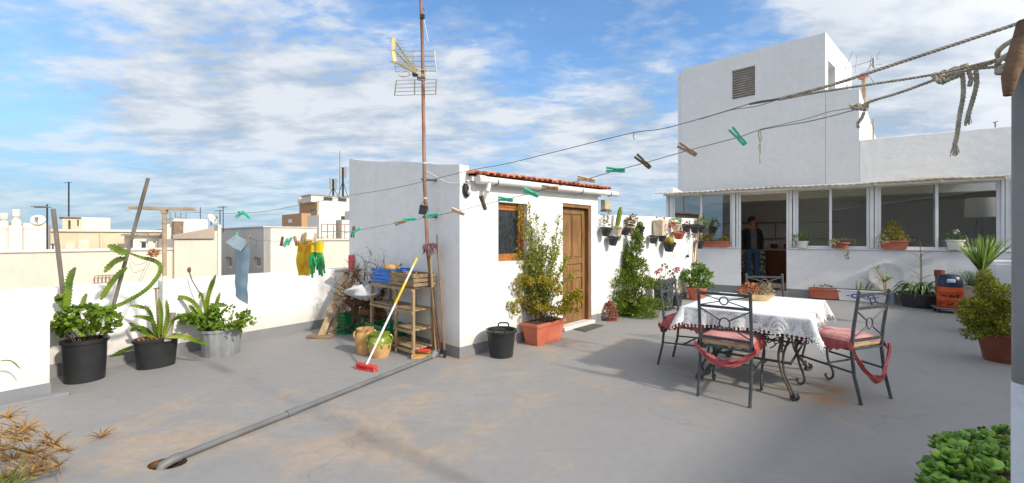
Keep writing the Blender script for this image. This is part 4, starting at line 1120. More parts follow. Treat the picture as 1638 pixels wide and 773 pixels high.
# second knot
for i in range(3):
    c = k2 + V((.016 * i - .012, 0, .002)); r = .010
    twisted(m, [c + V((r * math.cos(a), .008 * math.sin(a + i), r * .9 * math.sin(a))) for a in [2 * math.pi * k / 12 for k in range(13)]], .0052, .026)
twisted(m, smooth_path([LB(1382, 180), LB(1378, 190), LB(1372, 197)]), .005, .026)
m.build('rope', ROPE, o, True)
ZB = [(1374, 174), (1300, 193), (1216, 208), (1180, 220), (1100, 241), (1030, 261), (985, 273), (937, 287), (880, 301), (850, 309), (810, 319), (770, 328), (732, 338), (692, 346), (655, 353), (570, 369), (530, 377), (496, 383), (460, 386), (420, 385), (398, 381), (375, 376), (340, 358)]
zb_pts = [LB(*p_) for p_ in ZB] + [TR + V((0, 0, zt_))]
m = MB(True); m.tube(smooth_path(zb_pts), .0016, 5); m.tube(smooth_path([k2, LB(1330, 178), LB(1290, 190), LB(1216, 207)]), .0012, 5)
m.build('wire', WIRE, o, True)
m = MB(True); rng = random.Random(2)
m.tube(smooth_path([LB(1216, 208), LB(1213, 214), LB(1217, 235), LB(1215, 250), LB(1216, 262)], 4), .0016, 5); m.tube(smooth_path([LB(1216, 208), LB(1218, 222), LB(1214, 236), LB(1217, 246)], 4), .002, 5)
m.tube([LB(1216, 208) + V((.004 * math.cos(a), 0, .004 * math.sin(a))) for a in [2 * math.pi * i / 10 for i in range(11)]], .0013, 5)
m.build('loose_string', ROPE, o, True)

# pegs -----------------------------------------------------------
def peg_proto(mm, name='clothes_peg'):
    o = thing(name, 'x', 'peg', (0, 0, 0))
    for sgn in (-1, 1):
        m = MB()
        pr = [(-.036, .0026), (-.012, .0016), (.0, .0006), (.018, .0012), (.034, .0002)]
        for i in range(4):
            (x0, y0), (x1, y1) = pr[i], pr[i + 1]
            m.beam((x0, 0, sgn * (y0 + .0022)), (x1, 0, sgn * (y1 + .0022)), .0095, .0052)
        m.build('jaw', mm, o)
    m = MB(True)
    m.tube([V((-.001 + .0042 * math.cos(a), -.0065 + .013 * a / 18.8, .0042 * math.sin(a))) for a in [k * math.pi / 5 for k in range(31)]], .0007, 4)
    m.build('spring', STEEL, o); return o
protos = {}
PEGS = [  # px, py, tilt(deg, picture plane), kind, label
 (1181, 219, -52, 'g', 'large green plastic peg nearest the thick ropes'),
 (1100, 240, -33, 'w', 'brown wooden peg between the nearest green peg and the darkest one'),
 (1029, 259, -42, 'd', 'darkest wooden peg, hanging against open sky'),
 (985, 272, -6, 'g', 'pale green peg lying flat against the sky beside the darkest wooden peg'),
 (938, 287, -12, 'p', 'pale wooden peg just above the right end of the tiled eaves'),
 (880, 301, -7, 'w', 'brown wooden peg lying flat in front of the white gutter'),
 (850, 309, -24, 'g', 'green peg tilted below the gutter middle'),
 (809, 319, -8, 'g', 'green peg in front of the hut window head'),
 (773, 325, -72, 'd', 'dark wooden peg hanging upright left of the hut window'),
 (733, 339, -22, 'p', 'pale wooden peg at the hut corner'),
 (692, 344, 8, 'g', 'green peg just right of the rusty mast'),
 (656, 351, 6, 'g', 'green peg just left of the rusty mast'),
 (641, 356, 14, 'w', 'small brown peg left of the green one by the rusty mast'),
 (570, 369, 32, 'g', 'green peg at the back edge of the grey hut wall'),
 (565, 371, 80, 'd', 'dark peg beside the green one at the back edge of the hut wall'),
 (504, 381, 80, 'y', 'pale peg holding up the gloves'),
 (488, 380, 85, 'w', 'wooden peg at the middle of the yellow cloth'),
 (483, 381, 75, 'p', 'pale peg at the left of the yellow cloth'),
 (473, 386, -75, 'w', 'brown wooden peg hanging just left of the yellow cloth'),
 (463, 386, 55, 'g', 'green peg in the little cluster left of the yellow cloth'),
 (457, 388, 62, 'g2', 'lower green peg in the little cluster left of the yellow cloth'),
 (451, 386, 80, 'd', 'dark peg at the left end of the cluster left of the yellow cloth'),
 (398, 382, 60, 'w', 'wooden peg at the right corner of the blue towel'),
 (378, 378, 70, 'g', 'green peg at the top left of the blue towel')]
mats_ = {'g': GREENP, 'w': PEGW, 'd': PEGD, 'p': PEGP, 'y': PEGP, 'g2': GREENP}
def place_peg(pos, tilt, kind, label, dirv):
    if kind not in protos:
        protos[kind] = peg_proto(mats_[kind]); o = protos[kind]
    else: o = copy_tree(protos[kind])
    o.location = pos; o.scale = (1.1, 1.5, 1.5); o['label'] = label; o['category'] = 'peg'; o['group'] = 'clothes pegs on the washing lines'
    rz = math.atan2(dirv.y, dirv.x)
    o.rotation_euler = (Matrix.Rotation(rz, 3, 'Z') @ Matrix.Rotation(-math.radians(tilt), 3, 'Y') @ Matrix.Rotation(.35, 3, 'X')).to_euler()
dl = (PO - TR).normalized()
for i, (px, py, ti, k, lb) in enumerate(PEGS):
    place_peg(LB(px, py), ti, k, lb, V((1, -.25 + .05 * (i % 3), 0)))
for i, (px, py, ti, lb) in enumerate(((384, 343, 35, 'leftmost green peg of the bunch on the upper line above the towel'), (389, 342, -20, 'middle green peg of the bunch on the upper line above the towel'), (394, 344, -45, 'rightmost green peg of the bunch on the upper line above the towel'))):
    place_peg(LA(px, py), ti, 'g', lb, V((1, .2 * i, 0)))

# laundry -------------------------------------------------------
def cloth_grid(f, nu, nv):
    m = MB(True)
    for j in range(nv + 1):
        for i in range(nu + 1): m.v.append(V(f(i / nu, j / nv)))
    for j in range(nv):
        for i in range(nu):
            a = j * (nu + 1) + i; m.f.append((a, a + 1, a + nu + 2, a + nu + 1)); m.m.append(0)
    return m
p0 = LB(382, 380); p1 = LB(399, 384)
o = thing('hanging_towel', 'pale blue towel folded over and pegged to the lower line', 'towel', p0)
a0, a1 = LB(376, 386), LB(398.5, 384); b0, b1 = LB(376, 474), LB(395, 487)
def tw(u, v):
    t_ = a0.lerp(a1, u); b_ = b0.lerp(b1, u)
    p = t_.lerp(b_, v); p.y += .012 * math.sin(u * 6 + v * 2) * (1 - .3 * v) + .004 * math.sin(v * 23); p.x += .006 * math.sin(v * 7); return p
cloth_grid(tw, 12, 30).build('towel', TOWEL, o, True, solid=.004)
f0, f1, f2, f3 = LB(378, 376), LB(399, 386), LB(388, 402), LB(364, 388)
def tf(u, v):
    p = f0.lerp(f1, u).lerp(f3.lerp(f2, u), v); p.y += -.012 - .02 * v + .006 * math.sin(u * 8); return p
cloth_grid(tf, 10, 8).build('folded_flap', TOWELL, o, True, solid=.004)
o = thing('wire_hook', 'bent wire hook hanging beside the towel peg', 'hook', LB(404, 382))
m = MB(True); m.tube(smooth_path([LB(398, 379), LB(404, 382), LB(410, 385), LB(411, 390), LB(408, 395), LB(404, 393), LB(403, 388)], 4), .0022, 5); m.tube([LB(404, 382), LB(412, 385)], .0018, 4); m.build('wire', STEEL, o, True)
o = thing('yellow_cloth', 'orange-yellow patterned cloth pegged beside the rubber gloves', 'cloth', LB(488, 385))
def ap(u, v):
    A = LB(476, 386).lerp(LB(502, 384), u); B = LB(476.5, 441).lerp(LB(497.5, 441), u)
    p = A.lerp(B, v); p.y += .02 * math.sin(u * 5) * (1 - .5 * v) + .01 * math.sin(v * 8 + u * 3); p.x += .012 * (math.sin(v * 3.14) * -.6); return p
cloth_grid(ap, 12, 20).build('cloth', APRON, o, True, solid=.003)
o = thing('rubber_gloves', 'pair of yellow and green rubber gloves hanging from the lower line', 'gloves', LB(507, 385))
def glove(top, wr, palm, fingers, nm, yo):
    m = MB(True)
    T, W_, P_ = [LB(*q) + V((0, yo, 0)) for q in (top, wr, palm)]
    s_ = .0042 
    prof = []
    for (a_, b_, r1, r2, n_) in ((T, W_, .030, .026, 6),):
        pth = [a_.lerp(b_, i / n_) for i in range(n_ + 1)]
        c_ = MB(True); c_.tube(pth, [r1 + (r2 - r1) * i / n_ + .002 * math.sin(i * 2.5) for i in range(n_ + 1)], 12)
        for v in c_.v: v.y = (v.y - pth[0].y) * .55 + pth[0].y
        cuff = c_
    m.tube([W_, W_.lerp(P_, .3), W_.lerp(P_, .7), P_], [.025, .026, .029, .024], 12)
    for v in m.v: v.y = (v.y - W_.y) * .5 + W_.y
    for (fx, fy, bx_, by_) in fingers:
        A_ = LB(bx_, by_) + V((0, yo, 0)); B_ = LB(fx, fy) + V((0, yo - .005, 0)); m.tube([A_, A_.lerp(B_, .5) + V((.001, -.004, 0)), B_, B_ + (B_ - A_).normalized() * .004], [.0105, .0098, .008, .003], 8)
    return cuff, m
c1, g1 = glove((500, 388), (501, 404), (499, 425), [(500, 444, 500, 422), (496.5, 438, 497.5, 420), (503, 436, 502, 418), (507, 426, 503, 412)], 'a', 0)
c2, g2 = glove((510, 386), (509, 404), (511, 424), [(514, 442, 510, 424), (510, 440, 508, 422), (518, 437, 513, 420), (517, 428, 514, 412), (506, 432, 506, 416)], 'b', .02)
for c_, g_ in ((c1, g1), (c2, g2)):
    gp = g_.build('glove', GGLOVE, o, True); c_.build('cuff', YGLOVE, gp, True)

# ---------------------------------------------------------------- aerial mast
MF = V((-.845, 4.86, 0))
def MP(py, Yd=4.86):
    fx = {0: 673, 65: 675.5, 155: 677, 290: 679, 345: 681, 400: 684}
    ks = sorted(fx); 
    for i in range(len(ks) - 1):
        if py <= ks[i + 1]: break
    a, b = ks[i], ks[i + 1]; px = fx[a] + (fx[b] - fx[a]) * (py - a) / (b - a)
    return D(px, py, Yd)
o = thing('aerial_mast', 'tall rusty aerial mast standing by the grey side of the hut', 'mast', MF)
m = MB(True); m.tube([D(703, 560, 4.86), MP(400), MP(290), MP(155), MP(65), MP(0), MP(-60)], [.021, .021, .021, .0205, .019, .018, .016], 12); m.build('pole', RUST, o, True)
for py in (287, 347):
    p = MP(py); q = p + V((.13, .13, .0)); m = MB(); m.beam(p + V((-.03, 0, 0)), q, .03, .022); m.box(q, (.02, .06, .08), R2(HUT_A)); m.build('wall_bracket', IRONR, o, True, bevel=.003)
m = MB(True)
for py in (128, 262, 318): m.lathe([(.0235, 0), (.0235, .012)], c=MP(py), seg=12)
m.build('tape_band', WPLAST, o, True)
m = MB(True); p = MP(28); m.box(p + V((.015, -.02, 0)), (.05, .03, .04)); m.tube([p + V((.03, 0, 0)), p + V((.04, 0, .07)), p + V((.02, 0, .11))], .004, 5); m.build('clamp', BLACKM, o, True)
m = MB(True); m.tube(smooth_path([MP(32) + V((.03, 0, 0)), MP(50) + V((.05, 0, 0)), MP(66) + V((.07, 0, 0))], 4), .003, 5)
m.tube(smooth_path([MP(272), D(692, 279, 4.85), D(708, 288, 4.8), D(722, 293, 4.72), D(740, 293, 4.66), D(752, 293, 4.70)], 4), .004, 5)
m.build('cable', WPLAST, o, True)
o = thing('floodlight', 'small black box lamp fixed low on the rusty mast', 'lamp', D(677, 336, 4.78))
m = MB(); R = Matrix.Rotation(.18, 3, 'Y'); m.box((0, 0, 0), (.085, .05, .105), R); m.build('housing', BLACKP, o, bevel=.006)
m = MB(True); m.tube([(-.03, 0, .05), (0, .02, .1), (.04, .02, .07), (.06, .0, -.02)], .004, 5); m.build('bracket', BLACKM, o)
# yagi aerial with corner reflector
AC = D(664, 118, 4.86); s_ = 4.86 / F
o = thing('tv_aerial', 'yellowed corner-reflector television aerial high on the rusty mast', 'antenna', D(677, 124, 4.86))
AP = lambda px, py, dy=0.0: D(px, py, 4.86 + dy)
def grille(c, nm):
    m = MB(True)
    for i in range(5):
        f = i / 4
        m.tube([c[0].lerp(c[3], f), c[1].lerp(c[2], f)], .0045, 5)
    m.tube([c[0], c[3]], .007, 5); m.tube([c[1], c[2]], .007, 5); m.tube([c[0].lerp(c[1], .47), c[3].lerp(c[2], .5)], .008, 5)
    m.build(nm, ALU, o, True)
grille([AP(630, 82, .25), AP(694.5, 82, -.05), AP(698, 114, .0), AP(633, 115, .3)], 'reflector_grille')
grille([AP(634, 129, .15), AP(698, 127, -.15), AP(697, 151, -.05), AP(631, 153, .25)], 'reflector_grille')
m = MB(True)
hub = AP(661, 117, -.02)
bm_ = [(AP(630, 63, -.55)), (AP(631, 81, -.60)), (AP(632, 99, -.65))]
for k, e in enumerate(bm_): m.tube([AP(668, 118 + 0 * k, -.02), e], .009, 6)
m.build('boom', ALUY, o, True)
m = MB(); m.beam(AP(630, 61, -.55), AP(629, 82, -.60), .035, .012); m.beam(AP(629, 82, -.60), AP(631.5, 101, -.65), .035, .012); m.build('end_plate', ALUY, o, True)
m = MB(True)
for k, e in enumerate(bm_):
    st = AP(664, 116, -.03)
    for i in range(9):
        p = st.lerp(e, .2 + .8 * i / 8)
        m.tube([p + V((-.055, -.03, 0)), p + V((.075, .03, 0))], .0035, 4)
m.build('director_rods', ALU, o, True)
for c_, r1 in ((AP(647, 118.5, -.05), .062), (AP(676, 116, -.05), .062)):
    m = MB(True)
    m.tube([c_ + V((r1 * math.cos(a), .02 * math.sin(a), r1 * .62 * math.sin(a))) for a in [2 * math.pi * i / 20 for i in range(21)]], .006, 6)
    m.build('dipole_loop', ALUY, o, True)
m = MB(); m.box(AP(664, 117), (.06, .06, .07)); m.box(AP(674, 126), (.09, .05, .035)); m.build('mount_box', mat('junction_brown', '#50402f', '#6b5a44'), o, True, bevel=.006)

# wall lamp at the hut corner, junction box
p = HUT_P + HUT_U * hx(745) - HUT_V * .02; z = H + (HY - 303) / F * p.y
o = thing('wall_lamp', 'small oval black bulkhead lamp under the left end of the eaves', 'lamp', (p.x, p.y, z), HUT_A)
m = MB(True); m.lathe([(.001, -.02), (.05, -.018), (.055, .0), (.045, .02), (.001, .03)], seg=20, tilt=Matrix.Rotation(math.radians(90), 3, 'X'), sy=1.7); m.build('housing', BLACKP, o)
m = MB(True); m.tube([(0, -.02, .05), (0, -.045, .03), (0, -.045, -.02)], .012, 8); m.ball((0, -.045, -.035), .026, sc=(1, 1, 1.2)); m.build('bulb', WPLAST, o)
p = PW(965, 329, HUT_P, HUT_U) - HUT_V * .045
o = thing('junction_box', 'beige square box on the wall below the right end of the gutter', 'box', p, HUT_A)
m = MB(); m.box((0, 0, .01), (.17, .08, .15)); m.build('box_body', mat('beige_box', '#a3957c', '#b8aa8e', rough=.7), o, bevel=.006); m = MB(); m.box((0, -.005, -.085), (.18, .1, .03)); m.build('base_plate', mat('beige_box_dark', '#5f5546', '#6d6252'), o, bevel=.004)

# ---------------------------------------------------------------- drain pipe
pa = G(282, 733, .022); pb = G(692, 570, .022)
o = thing('drain_pipe', 'long grey plastic pipe running across the floor into the drain hole', 'pipe', pa)
m = MB(True); m.tube([pa, pa.lerp(pb, .33), pa.lerp(pb, .66), pb], .0215, 14); m.build('pipe', GREYPIPE, o, True)
ds = (pb - pa).normalized(); m = MB(True); pc = G(462, 657, .022); tt = (pc - pa).dot(ds); pc = pa + ds * tt
m.tube([pc - ds * .05, pc + ds * .05], .0275, 14); m.build('coupler', GREYPIPE, o, True)
m = MB(True); e0 = pa - ds * .07; m.tube([pa + ds * .02, pa - ds * .02, e0 + V((0, 0, -.012)), e0 - ds * .02 + V((0, 0, -.06)), e0 - ds * .02 + V((0, 0, -.12))], .0275, 14); m.build('elbow', GREYPIPE, o, True)
o = thing('pipe_clamp', 'dirty grey hose fitting at the foot of the rusty mast', 'fitting', pb); m = MB(True); m.tube([pb - ds * .03, pb + ds * .06, pb + ds * .1 + V((.0, .02, .02))], .03, 10); m.ball(pb + ds * .03 + V((0, 0, .02)), .04, jit=.1, rng=random.Random(1)); m.build('fitting_body', GALV, o, True)

# ---------------------------------------------------------------- pots
def pot(name, label, c, r, h, mm, rb=.75, sx=1, sy=1, rot=0, rim=.012, flute=0, nfl=0, soil=True, cat='pot', group=None, lipmat=None, seg=32):
    o = thing(name, label, cat, c, rot, group)
    m = MB(True); hh = h
    m.lathe([(r * rb, 0), (r * rb * 1.01, .005), (r * (rb + (1 - rb) * .5), h * .5), (r * .985, h - .03), (r + rim, h - .028), (r + rim, h), (r - .008, h), (r - .012, h - .04)], seg=seg, sx=sx, sy=sy, flute=flute, nfl=nfl)
    m.build('pot_body', mm, o)
    if soil:
        m = MB(); m.lathe([(r - .013, h - .05), (r - .013, h - .035), (.001, h - .02)], seg=20, sx=sx, sy=sy); m.build('soil', SOIL, o)
    return o
def handle(o, p, d, r, mm, up=.05):
    m = MB(True); d = V(d).normalized(); m.tube([V(p) - d * r, V(p) - d * r + V((0, 0, up * .7)), V(p) - d * r * .6 + V((0, 0, up)), V(p) + d * r * .6 + V((0, 0, up)), V(p) + d * r + V((0, 0, up * .7)), V(p) + d * r], .009, 8); m.build('handle', mm, o)
cP1 = V(((136 - CX) / F * 4.0, 4.0, 0)); cP2 = V(((250 - CX) / F * 4.42, 4.42, 0)); cP3 = V(((354 - CX) / F * 4.88, 4.88, 0))
PA = math.atan2(PAR_D.y, PAR_D.x)
pot('plant_pot', 'tall black plastic tub at the left, the biggest of the three along the parapet', cP1, .158, .385, BLACKP, rb=.88)
p2_ = pot('plant_pot', 'low oval black tub between the tall black tub and the galvanised one', cP2, .185, .30, BLACKP, rb=.85, sy=.75, rot=PA)
p3_ = pot('plant_pot', 'grey fluted galvanised tub along the parapet', cP3, .205, .30, GALV, rb=.88, sy=.8, rot=PA, flute=.018, nfl=18, seg=72)
cB = V(((802 - CX) / F * 4.80, 4.80, 0))
bk = pot('bucket', 'empty black rubber bucket standing against the hut wall', cB, .165, .30, BLACKP, rb=.78, soil=False, cat='bucket')
for sg in (-1, 1): handle(bk, (0.02 * sg, sg * .165, .29), (1, 0, 0), .06, BLACKP, .05)

# trough planter by the hut
TA_ = G(859, 556); 
o = thing('trough_planter', 'terracotta rectangular trough standing below the hut window', 'planter', TA_, HUT_A)
m = MB(); TL_, TW_, TH_ = .56, .25, .27
m.box((TL_ / 2, TW_ / 2, TH_ / 2 - .02), (TL_, TW_, TH_ - .03), taper=.86, tapy=.8); m.box((TL_ / 2, TW_ / 2, TH_ - .022), (TL_ + .03, TW_ + .03, .045))
m.build('trough', TERRAP, o, bevel=.008)
m = MB(); m.box((TL_ / 2, TW_ / 2, TH_ + .002), (TL_ - .01, TW_ - .01, .004)); m.build('soil', SOIL, o)
# door mat
c_ = [G(914, 526, .004), G(937, 531, .004), G(966, 521, .004), G(944, 517.5, .004)]
o = thing('door_mat', 'dark worn door mat on the floor in front of the hut door', 'mat', sum(c_, V()) / 4)
m = MB(); m.prism([(p.x, p.y) for p in c_][::1], .001, .012)
m.build('mat_sheet', GREYMAT, o, True)

# ---------------------------------------------------------------- furniture
def iron_chair(name, label):
    o = thing(name, label, 'chair', (0, 0, 0)); o['group'] = 'wrought iron chairs round the table'
    w = .195; I = IRON
    for s in (-1, 1):
        m = MB(True); m.tube([(s * w, -.07, 0), (s * w, -.02, .22), (s * w, 0, .42), (s * w, -.015, .60), (s * w, -.055, .90)], [.0125, .0125, .0135, .0135, .0125], 8); m.ball((s * w, -.055, .90), .0155, 8, 5); m.build('back_post', I, o)
        m = MB(True); m.tube(smooth_path([(s * w, .40, .42), (s * (w + .015), .445, .34), (s * w, .43, .20), (s * w, .385, .09), (s * w, .39, .035), (s * w, .42, .012), (s * w, .45, .03), (s * w, .445, .055)], 4), .010, 8); m.build('front_leg', I, o)
    m = MB(True)
    for z, y in ((.875, -.052), (.765, -.038), (.50, -.006)): m.beam((-w, y, z), (w, y, z), .012, .022)
    yt = -.045
    for s in (-1, 1):
        m.tube([(s * w, -.05, .87), (s * .03, -.046, .825)], .0045, 6); m.tube([(s * w, -.04, .77), (s * .03, -.044, .815)], .0045, 6)
        m.tube([(s * w, -.035, .75), (s * .035, -.022, .655)], .0062, 6); m.tube([(s * w, -.008, .515), (s * .035, -.02, .605)], .0062, 6)
    m.tube([V((.032 * math.cos(a), -.046, .82 + .032 * math.sin(a))) for a in [2 * math.pi * i / 16 for i in range(17)]], .0055, 6)
    m.tube([V((.04 * math.cos(a), -.021, .63 + .046 * math.sin(a))) for a in [2 * math.pi * i / 16 for i in range(17)]], .0062, 6)
    m.build('back_lattice', I, o)
    m = MB(True)
    m.beam((-w, 0, .425), (-w, .42, .425), .016, .016); m.beam((w, 0, .425), (w, .42, .425), .016, .016); m.beam((-w, .42, .425), (w, .42, .425), .016, .016); m.beam((-w, .0, .425), (w, .0, .425), .016, .016)
    for s in (-1, 1):
        m.beam((s * w, -.03, .24), (s * w, .42, .27), .01, .016)
    m.beam((-w, .2, .26), (w, .2, .26), .01, .014)
    for i in range(5): x = -.13 + .065 * i; m.tube(smooth_path([(x, .44, .42), (x + .02, .445, .385), (x, .44, .355), (x - .02, .44, .385), (x, .44, .42)], 3), .004, 5)
    for i in range(3): x = -.12 + .12 * i; m.beam((x, .005, .424), (x, .415, .424), .02, .005)
    m.build('seat_frame', I, o); return o
def cushion(label, mtop, parent_loc, rz, droop=.18, flip=1, seed=0, tie=True):
    rng = random.Random(seed)
    o = thing('seat_cushion', label, 'cushion', parent_loc, rz); o['group'] = 'pink seat cushions on the iron chairs'
    def f(u, v):
        x = (u - .5) * 2; y = (v - .5) * 2
        r = max(abs(x), abs(y)); hgt = .046 * (1 - r ** 6) ** .5 if r < 1 else 0
        return V((x * .205, .21 + y * .215, .475 + hgt + .006 * math.sin(x * 5 + seed) * math.cos(y * 4)))
    cloth_grid(f, 18, 18).build('cover_top', mtop, o, solid=.006)
    m = MB(); m.box((0, .21, .458), (.40, .42, .045)); m.build('foam_side', BEIGEF, o, bevel=.015)
    # ruffled valance hanging round the sides
    m = MB(True); n = 90; per = [(-1, -1), (-1, 1), (1, 1), (1, -1)] if flip > 0 else [(1, -1), (1, 1), (-1, 1), (-1, -1)]
    pts = []
    for k in range(3):
        for i in range(n // 3):
            a, b_ = per[k], per[k + 1]; t_ = i / (n // 3); pts.append((a[0] + (b_[0] - a[0]) * t_, a[1] + (b_[1] - a[1]) * t_))
    pts.append(per[3])
    for i, (x, y) in enumerate(pts):
        rr = .012 * math.sin(i * 1.35) ; nx, ny = x, y; ln = math.hypot(nx, ny)
        dz = .075 + .02 * math.sin(i * .31 + seed) + .012 * math.sin(i * 1.9)
        m.v += [V((x * .207, .21 + y * .217, .487)), V((x * .212 + nx / ln * (.008 + rr * .5), .21 + y * .222 + ny / ln * (.008 + rr * .5), .487 - dz * .5)), V((x * .212 + nx / ln * (.016 + rr), .21 + y * .222 + ny / ln * (.016 + rr), .487 - dz))]
    for i in range(len(pts) - 1):
        for k in range(2): a = i * 3 + k; m.f.append((a, a + 3, a + 4, a + 1)); m.m.append(0)
    m.build('valance', REDF if mtop is PINKF else mtop, o, solid=.004)
    if tie:
        m = MB(True); n = 26
        for i in range(n + 1):
            t_ = i / n; x = (t_ - .5) * .47; z = .455 - droop * math.sin(t_ * math.pi) ** .8 - .01; y = -.035 - .045 * math.sin(t_ * math.pi)
            w_ = .035 + .035 * math.sin(t_ * math.pi) + .006 * math.sin(i * 1.7)
            tw_ = .5 * math.sin(t_ * 5 + seed)
            for k in range(5):
                q = (k / 4 - .5) * w_; m.v.append(V((x + .3 * q * math.sin(tw_) , y + .010 * math.sin(k * 2.2 + i * .6) - .006 * (k % 2), z + q)))
        for i in range(n):
            for k in range(4): a = i * 5 + k; m.f.append((a, a + 1, a + 6, a + 5)); m.m.append(0)
        m.build('loose_tie', REDF, o, solid=.006)
    return o
chair0 = iron_chair('iron_chair', 'wrought iron chair seen from behind at the near side of the table')
CH = [((1.765, 3.52), math.radians(-40), 'wrought iron chair seen from behind at the near side of the table', PINKF, 'pink cushion with a drooping red tie on the near left chair', .13),
      ((2.945, 3.53), math.radians(21), 'wrought iron chair at the right end of the table with its back to the camera', PINKF, 'pink cushion with a long trailing red tie on the right-hand chair', .26),
      ((1.72, 4.57), math.radians(-133), 'wrought iron chair at the left end of the table near the hut side', REDF, 'dark red cushion on the left-hand chair partly under the lace cloth', .10),
      ((2.93, 4.90), math.radians(172), 'wrought iron chair at the far side of the table in front of the doorway', REDF, 'red cushion on the far chair hidden behind the tabletop', .08)]
for i, (p, rz, lb, cm, cl, dr_) in enumerate(CH):
    c = chair0 if i == 0 else copy_tree(chair0)
    c.location = (p[0], p[1], 0); c.rotation_euler = (0, 0, rz); c['label'] = lb
    cushion(cl, cm, (p[0], p[1], 0), rz, dr_, seed=i * 3 + 1)
# table
TO = V((1.61, 3.95, 0)); TAx = math.atan2(-.643, .766); TWd, TLn, THt = .94, 1.24, .70
o = thing('garden_table', 'wrought iron garden table with scrolled legs under the lace cloth', 'table', TO, TAx)
m = MB(); m.box((TWd / 2, TLn / 2, THt - .014), (TWd - .02, TLn - .02, .022)); m.build('tabletop', mat('table_board', '#6d6a66', '#8a8680'), o, bevel=.004)
m = MB(True)
for a, b_ in (((.06, .06), (.88, .06)), ((.88, .06), (.88, 1.18)), ((.88, 1.18), (.06, 1.18)), ((.06, 1.18), (.06, .06))): m.beam((a[0], a[1], .655), (b_[0], b_[1], .655), .012, .03)
for a, b_ in (((.22, .22), (.8, .22)), ((.8, .22), (.8, 1.08)), ((.8, 1.08), (.22, 1.08)), ((.22, 1.08), (.22, .22))): m.beam((a[0], a[1], .27), (b_[0], b_[1], .27), .012, .02)
rng = random.Random(9)
for (x, y, ex, ey) in ((.06, .06, 1, 0), (.88, .06, 0, 1), (.06, 1.18, 1, 0), (.88, 1.18, 0, -1)):
    for k in range(8):
        q = .1 * k + .04; cx_, cy_ = x + ex * q, y + ey * q
        m.tube([V((cx_ + .035 * math.cos(a) * ex, cy_ + .035 * math.cos(a) * ey, .61 + .03 * math.sin(a))) for a in [2 * math.pi * i / 10 for i in range(9)]], .0045, 5)
m.build('apron_frame', IRONR, o)
for (x, y, dx_, dy_) in ((.14, .14, -1, -1), (.80, .14, 1, -1), (.80, 1.10, 1, 1), (.14, 1.10, -1, 1)):
    m = MB(True)
    for k, offs in enumerate((-.045, .045)):
        px_, py_ = x - dy_ * offs * .7, y + dx_ * offs * .7
        d = V((dx_, dy_, 0)).normalized()
        P = lambda r, z: V((px_, py_, 0)) + d * r + V((0, 0, z))
        cvg = V((x, y, 0)) - V((px_, py_, 0))
        pts = [P(0, .655), P(-.02, .56), P(-.06, .45) + cvg * .3, P(-.10, .33) + cvg * .5, P(-.08, .20) + cvg * .7, P(-.01, .10) + cvg * .75, P(.035, .04) + cvg * .75, P(.03, .013) + cvg * .75, P(.065, .012) + cvg * .7, P(.085, .04) + cvg * .7, P(.07, .065) + cvg * .7]
        m.tube(smooth_path(pts, 4), .0095, 8)
    m.tube(smooth_path([V((x, y, .6)) - d * .02, V((x, y, .5)) - d * .12, V((x, y, .42)) - d * .06, V((x, y, .47)) - d * .0, V((x, y, .52)) - d * .05], 4), .007, 6)
    m.build('leg', IRONR, o)
m = MB(True); R_ = random.Random(3)
for i in range(26):
    a = R_.uniform(0, 6.28); r = R_.uniform(.02, .16); p = V((.51 + r * math.cos(a), .65 + r * math.sin(a) * 1.4, .3 + R_.uniform(0, .2)))
    m.tube(smooth_path([p, p + V((.04, .02, .03)), p + V((.02, .05, .06)), p + V((-.02, .02, .04))], 3), .006, 5)
m.build('centre_scrollwork', IRONR, o)
# lace cloth
o = thing('lace_tablecloth', 'white crocheted lace tablecloth draped over the garden table', 'tablecloth', TO + V((0, 0, THt)), TAx)
m = MB(True); nu, nv = 120, 140; ov = .17
hang = []
def cl(u, v):
    x = -ov + u * (TWd + 2 * ov); y = -ov + v * (TLn + 2 * ov)
    ex = max(0, -x, x - TWd); ey = max(0, -y, y - TLn)
    sxn = -1 if x < 0 else 1; syn = -1 if y < 0 else 1
    cx_ = min(max(x, 0), TWd); cy_ = min(max(y, 0), TLn)
    e = max(ex, ey); 
    if e <= 0: return V((x, y, .004 + .0015 * math.sin(x * 21) * math.sin(y * 17))), 0.0
    par_ = (y if ex > ey else x)
    if ex > 0 and ey > 0:
        L_ = math.hypot(ex, ey); ang = math.atan2(ey, ex)
        r_ = .030 + .11 * math.sin(2 * ang) * min(1, L_ / .2)
        out_x, out_y = math.cos(ang) * r_, math.sin(ang) * r_; dz = L_ * .97
        return V((cx_ + sxn * out_x, cy_ + syn * out_y, .004 - max(0, dz - .012))), min(1, L_ / .03)
    wv = (.012 * math.sin(par_ * 19) + .008 * math.sin(par_ * 43 + 1)) * min(1, e / .15)
    out = min(e, .02) + wv + .02 * e / .2
    dz = max(0, e - .015) * (1 + .10 * math.sin(par_ * 5 + 2))
    if ex > 0: return V((cx_ + sxn * out, cy_, .004 - dz)), min(1, e / .03)
    return V((cx_, cy_ + syn * out, .004 - dz)), min(1, e / .03)
for j in range(nv + 1):
    for i in range(nu + 1):
        p, h_ = cl(i / nu, j / nv)
        edge = (i in (0, nu)) or (j in (0, nv))
        if edge: p.z += .016 * abs(math.sin((i if j in (0, nv) else j) * math.pi / 3))
        m.v.append(p); hang.append(h_)
for j in range(nv):
    for i in range(nu):
        a = j * (nu + 1) + i; m.f.append((a, a + 1, a + nu + 2, a + nu + 1)); m.m.append(0)
lc = m.build('lace', LACE, o)
at = lc.data.attributes.new('hang', 'FLOAT', 'POINT'); at.data.foreach_set('value', hang)
for md in list(lc.modifiers): lc.modifiers.remove(md)
m = MB(True)
